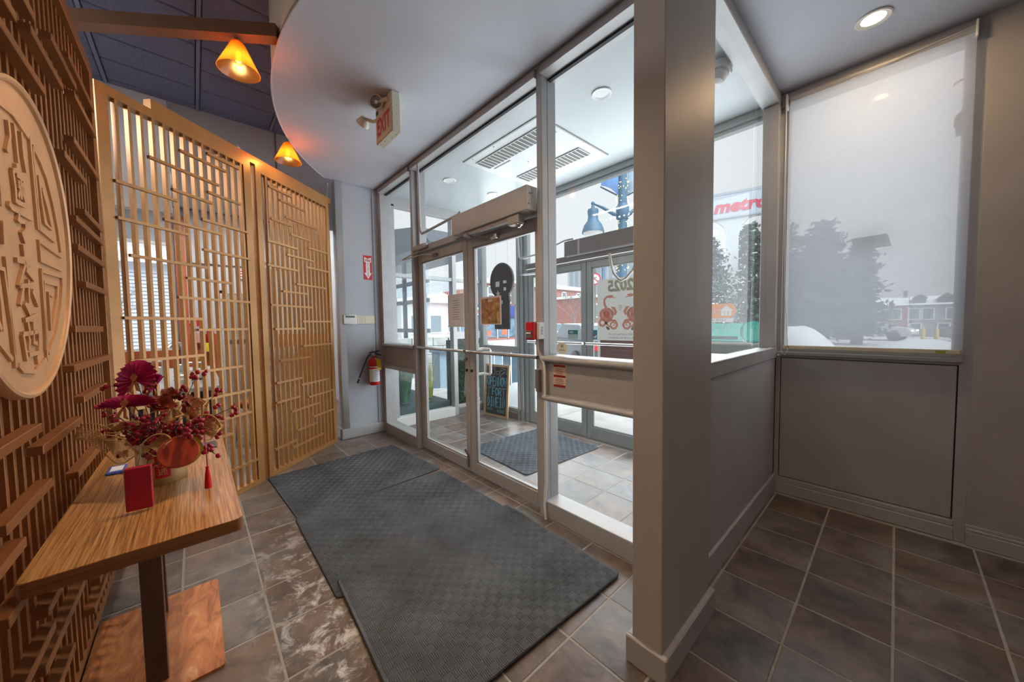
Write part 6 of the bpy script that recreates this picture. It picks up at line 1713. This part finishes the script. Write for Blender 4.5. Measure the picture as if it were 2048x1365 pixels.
obj('grey_board', MB().box(BX + .34, BX + .38, 29.55, 33.05, 1.62, 3.50), M('hoarding_grey', (.42, .45, .50), .5), gs)
obj('pale_shopfront', MB().box(BX, BX + .2, 28.6, 35.0, GZ, 3.0), M('pale_shop_render', (.60, .62, .64), .6, var=.1), bb)
for k in range(4):
    y = 30.2 + .95 * k
    obj('shop_door', MB().box(BX + .19, BX + .24, y - .38, y + .38, GZ, 1.3), MT['win_blue'], bb)
pv = thing('pale_shop', (-29, 15.2, GZ), 'low pale rendered shop with a snowy roof left of the long brick building', 'building')
obj('walls', MB().box(-34, -26.5, 12.2, 18.0, GZ, 3.3), M('pale_pink_render', (.62, .56, .55), .7, var=.06), pv)
obj('snowy_roof', MB().add([(-34.3, 11.9, 3.3), (-26.2, 11.9, 3.3), (-26.2, 18.1, 3.3), (-34.3, 18.1, 3.3), (-34.3, 15, 4.5), (-26.2, 15, 4.5)], [(0, 1, 5, 4), (2, 3, 4, 5), (1, 2, 5), (3, 0, 4), (0, 3, 2, 1)]), MT['snow'], pv)
for k in range(3):
    w_ = obj('window', MB().box(-26.52, -26.42, 12.9 + 1.75 * k, 14.1 + 1.75 * k, .7, 2.3), MT['white'], pv); obj('pane', MB().box(-26.43, -26.40, 13.0 + 1.75 * k, 14.0 + 1.75 * k, .8, 2.2), MT['win_dark'], w_)
b2 = thing('brick_building', (-22.5, 33, GZ), 'smaller red brick building behind the snake poster', 'building')
obj('walls', MB().box(-25.2, -20, 28.6, 40, GZ, 3.9), MT['brick'], b2)
obj('snowy_roof', MB().box(-25.3, -19.8, 28.4, 40.2, 3.9, 4.15), MT['snow'], b2)
for k in range(3):
    y = 29.6 + 2.4 * k
    w_ = obj('window', MB().box(-20.02, -19.93, y - .45, y + .45, 1.9, 3.3), MT['white'], b2); obj('pane', MB().box(-19.94, -19.92, y - .33, y + .33, 2.02, 3.18), MT['win_dark'], w_)
tw = thing('tower_block', (-60, 118, GZ), 'tall grey office tower far off above the snake poster', 'building')
obj('walls', MB().box(-88, -52, 110, 130, GZ, 30), M('tower_grey', (.52, .56, .60), .6), tw)
for k in range(14):
    obj('window_strip', MB().box(-86.5 + 2.5 * k, -85.3 + 2.5 * k, 109.6, 110.1, 2, 29), M('tower_glass', (.30, .36, .42), .3) if k == 0 else bpy.data.materials['tower_glass'], tw)

# street lamp with banner and fairy lights
MT['lamp_blue'] = M('street_lamp_blue_grey', (.055, .135, .22), .5, var=.15)
MT['pole_light'] = M('fairy_light', (1, .8, .2), .5, emit=(1, .72, .12), es=5.0)
def bell(c, s, t, nm='lamp_head'):
    h_ = obj(nm, MB().lathe([(.035 * s, .62 * s), (.05 * s, .52 * s), (.14 * s, .48 * s), (.15 * s, .42 * s), (.13 * s, .30 * s), (.15 * s, .18 * s), (.24 * s, .06 * s), (.29 * s, -.08 * s), (.30 * s, -.14 * s), (.27 * s, -.14 * s)], c, n=20), MT['lamp_blue'], t, smooth=True)
    obj('lamp_glass', MB().lathe([(.27 * s, -.135 * s), (.20 * s, -.22 * s), (.0, -.25 * s)], c, n=20), MT['white'], h_, smooth=True)
    return h_
LX, LYY = -5.06, 8.7
sl_ = thing('street_lamp', (LX, LYY, GZ), 'blue grey street lamp with banners and two bell shaped heads', 'street lamp')
obj('post', MB().lathe([(.22, 0), (.22, .5), (.14, .6), (.12, 3.2), (.105, 7.2), (.0, 7.25)], (LX, LYY, GZ), n=18), MT['lamp_blue'], sl_, smooth=True)
obj('collar', MB().lathe([(.13, 0), (.17, .05), (.17, .35), (.13, .42)], (LX, LYY, 4.15), n=18), MT['lamp_blue'], sl_, smooth=True)
ax = Vector((.672, .74, 0)).normalized()
for sg, off in ((-1, .80), (1, .62)):
    e = Vector((LX, LYY, 0)) + ax * sg * off
    pts = [Vector((LX, LYY, 4.30)) + ax * sg * .1, Vector((LX, LYY, 4.31)) + ax * sg * off * .3, Vector((LX, LYY, 4.48)) + ax * sg * off * .65, e + Vector((0, 0, 4.60)), e + Vector((0, 0, 4.50))]
    obj('arm', MB().tube(pts, [.05, .055, .045, .035, .03], 8).sphere(pts[3], .055), MT['lamp_blue'], sl_, smooth=True)
    bell((e.x, e.y, 3.96), 1.0, sl_)
for sg, c_ in ((-1, (.10, .22, .48)), (1, (.32, .44, .58))):
    V = []; F = []
    for i in range(9):
        for j in range(5):
            f = i / 8; g = j / 4
            p = Vector((LX, LYY, 4.80 + 1.9 * f + .27 * g * (1 - f)) ) + ax * sg * (.12 + (.46 * g) * (1 - .1 * f)) + Vector((.10, -.12, 0)) * math.sin(PI * g + f)
            V.append(p)
    for i in range(8):
        for j in range(4): F.append((i * 5 + j, i * 5 + j + 1, (i + 1) * 5 + j + 1, (i + 1) * 5 + j))
    n0 = len(V); V += [v + Vector((.004, -.004, 0)) for v in V]; F += [tuple(reversed([q + n0 for q in f_])) for f_ in F]
    obj('banner', MB().add(V, F), M('blue_banner' if sg < 0 else 'pale_banner', c_, .6, var=.35, scale=2.2), sl_, smooth=True)
    obj('banner_rod', MB().tube([Vector((LX, LYY, 4.76)) + ax * sg * .05, Vector((LX, LYY, 5.04)) + ax * sg * .60], .02, 6), MT['lamp_blue'], sl_)
fl = MB(); r = random.Random(8)
for k in range(150):
    z = r.uniform(2.6, 5.2); a = r.uniform(0, 2 * PI)
    fl.sphere((LX + .16 * math.cos(a), LYY + .16 * math.sin(a), z), .010, 5, 4)
obj('fairy_lights', fl, MT['pole_light'], sl_, kind='stuff')
for i, (x, y, z, s_, l) in enumerate(((-12.2, 17.3, 4.4, .85, 'distant street lamp just left of the banner post'), (-9.0, 13.6, 4.2, .9, 'middle distance street lamp touching the banner post'))):
    t = thing('street_lamp', (x, y, GZ), l, 'street lamp')
    p = Vector((x, y, 0)) + ax * .8
    obj('post', MB().lathe([(.12, 0), (.08, z + 1.0 - GZ), (.0, z + 1.1 - GZ)], (p.x, p.y, GZ), n=10), MT['lamp_blue'], t, smooth=True)
    obj('arm', MB().tube([p + Vector((0, 0, z + .7)), p - ax * .4 + Vector((0, 0, z + .85)), Vector((x, y, z + .72)), Vector((x, y, z + .5))], .03, 6), MT['lamp_blue'], t)
    bell((x, y, z - .05), s_, t)

# traffic lights and a no-turn sign
tl_ = thing('traffic_light', (-13.6, 19.6, GZ), 'black traffic light with a teal lens over the crossing', 'traffic light')
obj('pole', MB().lathe([(.09, 0), (.08, 6.0)], (-13.9, 20.0, GZ), n=10), MT['bronze_d'], tl_)
obj('housing', MB().bbox(-13.9, -13.4, 19.4, 19.8, 3.9, 4.9, .04), MT['black'], tl_)
obj('lens', MB().lathe([(.16, 0), (.0, .04)], (-13.42, 19.55, 4.15), (.75, -.65, 0), 14), M('teal_signal', (.05, .45, .45), .3, emit=(.05, .7, .65), es=.6), tl_)
tl2 = thing('traffic_light', (-16.6, 15.4, GZ), 'dark traffic light seen edge on left of the fire alarm box', 'traffic light')
obj('housing', MB().bbox(-16.8, -16.45, 15.2, 15.55, 2.65, 3.75, .04), MT['bronze_d'], tl2)
obj('pole', MB().lathe([(.07, 0), (.07, 4.2)], (-16.8, 15.6, GZ), n=10), MT['bronze_d'], tl2)
ns_ = thing('no_turn_sign', (-10.4, 15.2, 3.4), 'round white no turn sign with a red ring over the poster', 'road sign')
sd = Vector((.56, -.83, 0)).normalized()
obj('disc', MB().lathe([(.30, 0), (.30, .02), (.0, .02)], (-10.4, 15.2, 3.62), tuple(sd), 28), MT['paper'], ns_)
obj('red_ring', MB().lathe([(.30, .021), (.30, .03), (.24, .03), (.24, .021)], (-10.4, 15.2, 3.62), tuple(sd), 28, False), MT['inkred'], ns_)
FN = FR(Vector((-10.4, 15.2, 3.62)) + sd * .022, (sd.cross(Vector((0, 0, 1))) * -1), (0, 0, 1))
obj('red_bars', MB().stroke([(-.19, .19), (.19, -.19)], .045, FN, 0, .01), MT['inkred'], ns_)
obj('arrow', MB().stroke([(-.10, -.14), (-.10, .06), (.10, .06)], .04, FN, 0, .006), MT['black'], ns_)
obj('pole', MB().lathe([(.04, 0), (.04, 4.4)], (-10.4, 15.24, GZ), n=8), MT['bronze_d'], ns_)

# supermarket pylon sign
MS = Vector((-8.95, 32, 0)); mu = Vector((.963, .27, 0)).normalized()
FM = FR(MS, mu, (0, 0, 1))
me_ = thing('pylon_sign', tuple(MS), 'tall white pylon sign with red italic supermarket lettering', 'sign')
obj('panel', MB().fbox(FM, -3.0, 2.85, 9.55, 11.50, -.35, .35), M('pylon_panel', (.50, .57, .66), .9, spec=.1), me_)
obj('edge_band', MB().fbox(FM, -3.0, 2.85, 11.36, 11.55, -.37, .37).fbox(FM, -3.0, 2.85, 9.52, 9.66, -.37, .37), M('pylon_edge', (.40, .46, .52), .5), me_)
mf = FR(MS + FM[3] * .36, mu, (0, 0, 1))
obj('lettering', text_mb(MB(), 'metro', mf, .45, 10.40, .92, n=.02, bold=.055, slant=.22, sx=1.08, spacing=.98), M('red_letters', (.58, .05, .10), .5), me_)
fl_ = [(-1.7, 9.55), (-1.1, 9.40), (-.62, 8.9), (-.42, 8.2), (-.40, 3), (-.40, GZ), (.40, GZ), (.40, 3), (.42, 8.2), (.62, 8.9), (1.1, 9.40), (1.7, 9.55)]
obj('flared_pole', MB().prism(fl_, FM, -.25, .25), M('pylon_pole', (.58, .64, .68), .5, var=.1), me_)

# pines
MT['needle'] = M('blue_green_needles', (.055, .105, .095), .8, var=.45, scale=.7); MT['needle_d'] = M('dark_needles', (.045, .07, .07), .8, var=.4, scale=.7); MT['bark'] = M('grey_bark', (.10, .085, .08), .9)
def pine(x, y, h, r, lab, seed, mat, n=5200, snow=True, lo=.12):
    rnd = random.Random(seed)
    t = thing('pine_tree', (x, y, GZ), lab, 'tree', 'pines across the car park')
    tr = MB().tube([(x, y, GZ), (x + .1, y, GZ + h * .5), (x, y, GZ + h * .97)], [.28, .2, .05], 8)
    obj('trunk', tr, MT['bark'], t, smooth=True)
    limbs = MB(); cl = []
    for k in range(46):
        f = lo + (1 - lo) * ((k + .5) / 46); a = k * 2.4 + rnd.uniform(-.4, .4)
        L = r * (1.06 - f) ** .62 * rnd.uniform(.62, 1.12)
        p0 = Vector((x, y, GZ + h * f)); p1 = p0 + Vector((math.cos(a) * L, math.sin(a) * L, L * rnd.uniform(-.05, .28)))
        limbs.tube([p0, p0.lerp(p1, .5) + Vector((0, 0, -.05)), p1], [.05, .035, .015], 5, False)
        for q in range(4):
            cl.append((p0.lerp(p1, .35 + .22 * q), L * .26 + .14))
    obj('limbs', limbs, MT['bark'], t)
    def fn(rr):
        c, s_ = rr.choice(cl)
        return c + Vector((rr.gauss(0, s_ * .75), rr.gauss(0, s_ * .75), rr.gauss(0, s_ * .40)))
    obj('needles', leaves_mb(n, fn, .17, rnd), mat, t, kind='stuff')
    if snow:
        def fs_(rr):
            c, s_ = rr.choice(cl)
            return c + Vector((rr.gauss(0, s_ * .5), rr.gauss(0, s_ * .5), s_ * .35))
        m = MB()
        for k in range(90):
            p = fs_(rnd); m.sphere(p, rnd.uniform(.07, .2), 6, 4, (1.3, 1.3, .35))
        obj('snow_caps', m, MT['snow'], t, kind='stuff')
    return t
pine(-8.6, 25, 6.9, 2.4, 'snow dusted pine seen left of the sign pole', 3, MT['needle'], 5200)
pine(-9.5, 38.5, 10.4, 3.0, 'snow dusted pine seen right of the sign pole', 4, MT['needle'], 5600)
pine(-5.7, 31, 8.5, 2.6, 'broad dark pine at the left edge behind the blind', 5, MT['needle_d'], 6400, False)
pine(-2.79, 25, 6.6, 1.8, 'dark pine behind the middle of the blind', 6, MT['needle_d'], 5400, False)
pine(-1.6, 29.6, 5.9, 1.4, 'shortest dark pine beside the slanted card', 7, MT['needle_d'], 4600, False)
pine(-14, 29, 7.7, 2.4, 'pine hidden mostly by the column', 8, MT['needle'], 3600)
# bare trees
def bare(x, y, h, lab, seed, mat, thick=.09, nm='bare_tree', z0=GZ):
    rnd = random.Random(seed); t = thing(nm, (x, y, z0), lab, 'tree', None)
    m = MB()
    def grow(p, d, L, r, lv):
        q = p + d * L
        m.tube([p, p.lerp(q, .5) + Vector((rnd.uniform(-.05, .05), rnd.uniform(-.05, .05), 0)) * L, q], [r, r * .8, r * .6], 5 if lv < 2 else 4, False)
        if lv >= 5: return
        for k in range(3 if lv < 3 else 2):
            e = (d + Vector((rnd.uniform(-.9, .9), rnd.uniform(-.9, .9), rnd.uniform(-.1, .6)))).normalized()
            grow(p.lerp(q, rnd.uniform(.55, 1)), e, L * rnd.uniform(.62, .82), r * .6, lv + 1)
    grow(Vector((x, y, z0)), Vector((.05, .03, 1)).normalized(), h * .30, thick, 0)
    obj('branches', m, mat, t)
    return t
bare(-20.5, 26.5, 6.2, 'leafless street tree in front of the brick building', 21, M('pale_twigs', (.30, .25, .24), .9), .10)
bare(-11.6, -1.9, 3.6, 'leafless tree outside the dining room window', 23, M('grey_twigs', (.33, .32, .34), .9), .05)

# clapboard house outside the dining window
cb = thing('clapboard_house', (-15, -2, GZ), 'pale blue white clapboard wall outside the dining window', 'house')
obj('sheathing', MB().box(-15.2, -14.05, -8, 2.5, GZ, 3.25), M('clapboard_back', (.60, .64, .70), .6), cb)
MT['clap'] = M('pale_clapboard', (.44, .47, .53), .6)
bmesh_board = mesh_of(MB().add([(0, -5.25, 0), (0, 5.25, 0), (.0, 5.25, .105), (.0, -5.25, .105), (.035, -5.25, 0), (.035, 5.25, 0), (.008, 5.25, .105), (.008, -5.25, .105)], [(4, 5, 6, 7), (0, 1, 5, 4), (3, 7, 6, 2), (0, 4, 7, 3), (1, 2, 6, 5)]), 'clapboard', MT['clap'])
for k in range(32): mobj('clapboard', bmesh_board, cb, (-14.05, -2.75, GZ + .10 * k))
obj('roof', MB().add([(-13.8, -8.2, 3.2), (-13.8, 2.8, 3.2), (-17, 2.8, 4.0), (-17, -8.2, 4.0), (-13.8, -8.2, 3.28), (-13.8, 2.8, 3.28), (-17, 2.8, 4.1), (-17, -8.2, 4.1)], [(0, 3, 2, 1), (4, 5, 6, 7), (0, 1, 5, 4), (1, 2, 6, 5), (3, 0, 4, 7), (2, 3, 7, 6)]), MT['snow'], cb)

# terrace of houses behind the blind
def terrace(nm, x0, x1, y, zt, rf, mat, lab, dorm, wins, chim=None):
    t = thing(nm, ((x0 + x1) / 2, y, GZ), lab, 'house', 'terrace of houses behind the blind')
    obj('walls', MB().box(x0, x1, y, y + 7, GZ, zt), mat, t)
    obj('snowy_roof', MB().add([(x0 - .1, y - .25, zt), (x1 + .1, y - .25, zt), (x1 + .1, y + 3.5, rf), (x0 - .1, y + 3.5, rf), (x0 - .1, y + 7.2, zt), (x1 + .1, y + 7.2, zt)], [(0, 1, 2, 3), (3, 2, 5, 4), (0, 3, 4), (1, 5, 2), (0, 4, 5, 1)]), MT['snow'], t)
    for x in dorm:
        d_ = obj('dormer', MB().box(x - .34, x + .34, y + .4, y + 2.2, zt + .1, zt + .62), MT['slate_grey'], t)
        obj('gable', MB().prism([(x - .44, zt + .60), (x + .44, zt + .60), (x, zt + .95)], FR((0, y + .35, 0), (1, 0, 0), (0, 0, 1)), -1.8, 0), MT['slate_grey'], d_)
    for x, z in wins:
        w_ = obj('window', MB().box(x - .36, x + .36, y - .05, y + .02, z - .5, z + .5), MT['white'], t)
        obj('pane', MB().box(x - .27, x + .27, y - .06, y - .04, z - .42, z + .42), MT['win_dark'], w_)
    if chim: obj('chimney', MB().box(chim - .12, chim + .12, y + 3.2, y + 3.6, rf - .2, rf + .55), MT['slate_grey'], t)
MT['slate_grey'] = M('slate_grey_paint', (.14, .15, .165), .7)
terrace('terrace_house', -3.0, .62, 45, 2.50, 3.35, MT['brick'], 'red brick terrace house behind the blind', (), ((-.7, 1.75), (-.05, 1.75), (-.6, .6)), .50)
terrace('terrace_house', .86, 4.6, 45, 2.50, 3.35, M('grey_house_render', (.36, .38, .40), .7, var=.08), 'grey terrace house with two dormers behind the blind', (1.30, 2.72), ((1.0, 1.75), (1.75, 1.75), (3.0, 1.75), (1.1, .5), (2.6, .5)))

# cars
def car(x, y, rz, col, lab, L=4.5, grp='parked and passing cars'):
    t = thing('car', (x, y, GZ), lab, 'car', grp)
    R_ = Matrix.Rotation(rz, 3, 'Z')
    def T(m):
        m.v = [tuple(R_ @ Vector(v) + Vector((x, y, GZ))) for v in m.v]; return m
    FX = FR((0, 0, 0), (1, 0, 0), (0, 0, 1))
    body = [(-L / 2, .30), (-L / 2, .85), (-L / 2 + .25, .95), (-L * .18 + .0, 1.0), (L * .22, 1.0), (L / 2 - .25, .86), (L / 2, .62), (L / 2, .30)]
    pm = M('car_paint', col, .25, .2)
    obj('body', T(MB().prism(body, FX, -.88, .88)), pm, t)
    cabin = [(-L * .40, .97), (-L * .30, 1.46), (L * .04, 1.50), (L * .24, .98)]
    obj('cabin', T(MB().prism(cabin, FX, -.74, .74)), MT['win_dark'], t)
    obj('roof', T(MB().prism([(-L * .31, 1.44), (-L * .28, 1.50), (L * .02, 1.53), (L * .055, 1.47)], FX, -.72, .72)), MT['snow'], t)
    for sx in (-L * .31, L * .31):
        for sy in (-.84, .84):
            obj('wheel', T(MB().lathe([(.33, -.1), (.33, .1), (.2, .11), (.0, .11)] if sy > 0 else [(.33, .1), (.33, -.1), (.2, -.11), (.0, -.11)], (sx, sy, .33), (0, 1, 0), 18)), MT['black'], t)
    for sy in (-.6, .6):
        obj('headlight', T(MB().bbox(L / 2 - .05, L / 2 + .02, sy - .2, sy + .2, .62, .78, .03)), M('lit_headlight', (1, .95, .8), .3, emit=(1, .95, .8), es=2.0), t)
        obj('tail_light', T(MB().bbox(-L / 2 - .02, -L / 2 + .04, sy - .18, sy + .18, .70, .86, .02)), MT['red'], t)
    obj('bumper', T(MB().bbox(L / 2 - .1, L / 2 + .06, -.86, .86, .30, .46, .03).bbox(-L / 2 - .06, -L / 2 + .1, -.86, .86, .30, .46, .03)), MT['bronze_d'], t)
car(-1.3, 37, math.radians(-12), (.78, .80, .83), 'white car with lit headlights behind the blind')
car(4.2, 36, math.radians(5), (.30, .32, .35), 'grey parked car at the right edge of the blind')
car(-8.6, 18.6, math.radians(8), (.55, .06, .05), 'red car under the pines behind the decals')
car(-17.5, 20.5, math.radians(60), (.70, .72, .76), 'silver car on the street left of the snake poster')
car(-7.6, 10.4, math.radians(150), (.12, .13, .15), 'dark car on the street behind the snake poster')
# bollards by the houses
for k, x in enumerate((1.05, 1.55)):
    obj('yellow_bollard', MB().lathe([(.09, 0), (.09, .9), (.0, 1.0)], (x, 31, GZ), n=10), M('bollard_yellow', (.70, .58, .10), .5), label=('left yellow bollard in front of the grey house', 'right yellow bollard in front of the grey house')[k], cat='bollard', smooth=True)
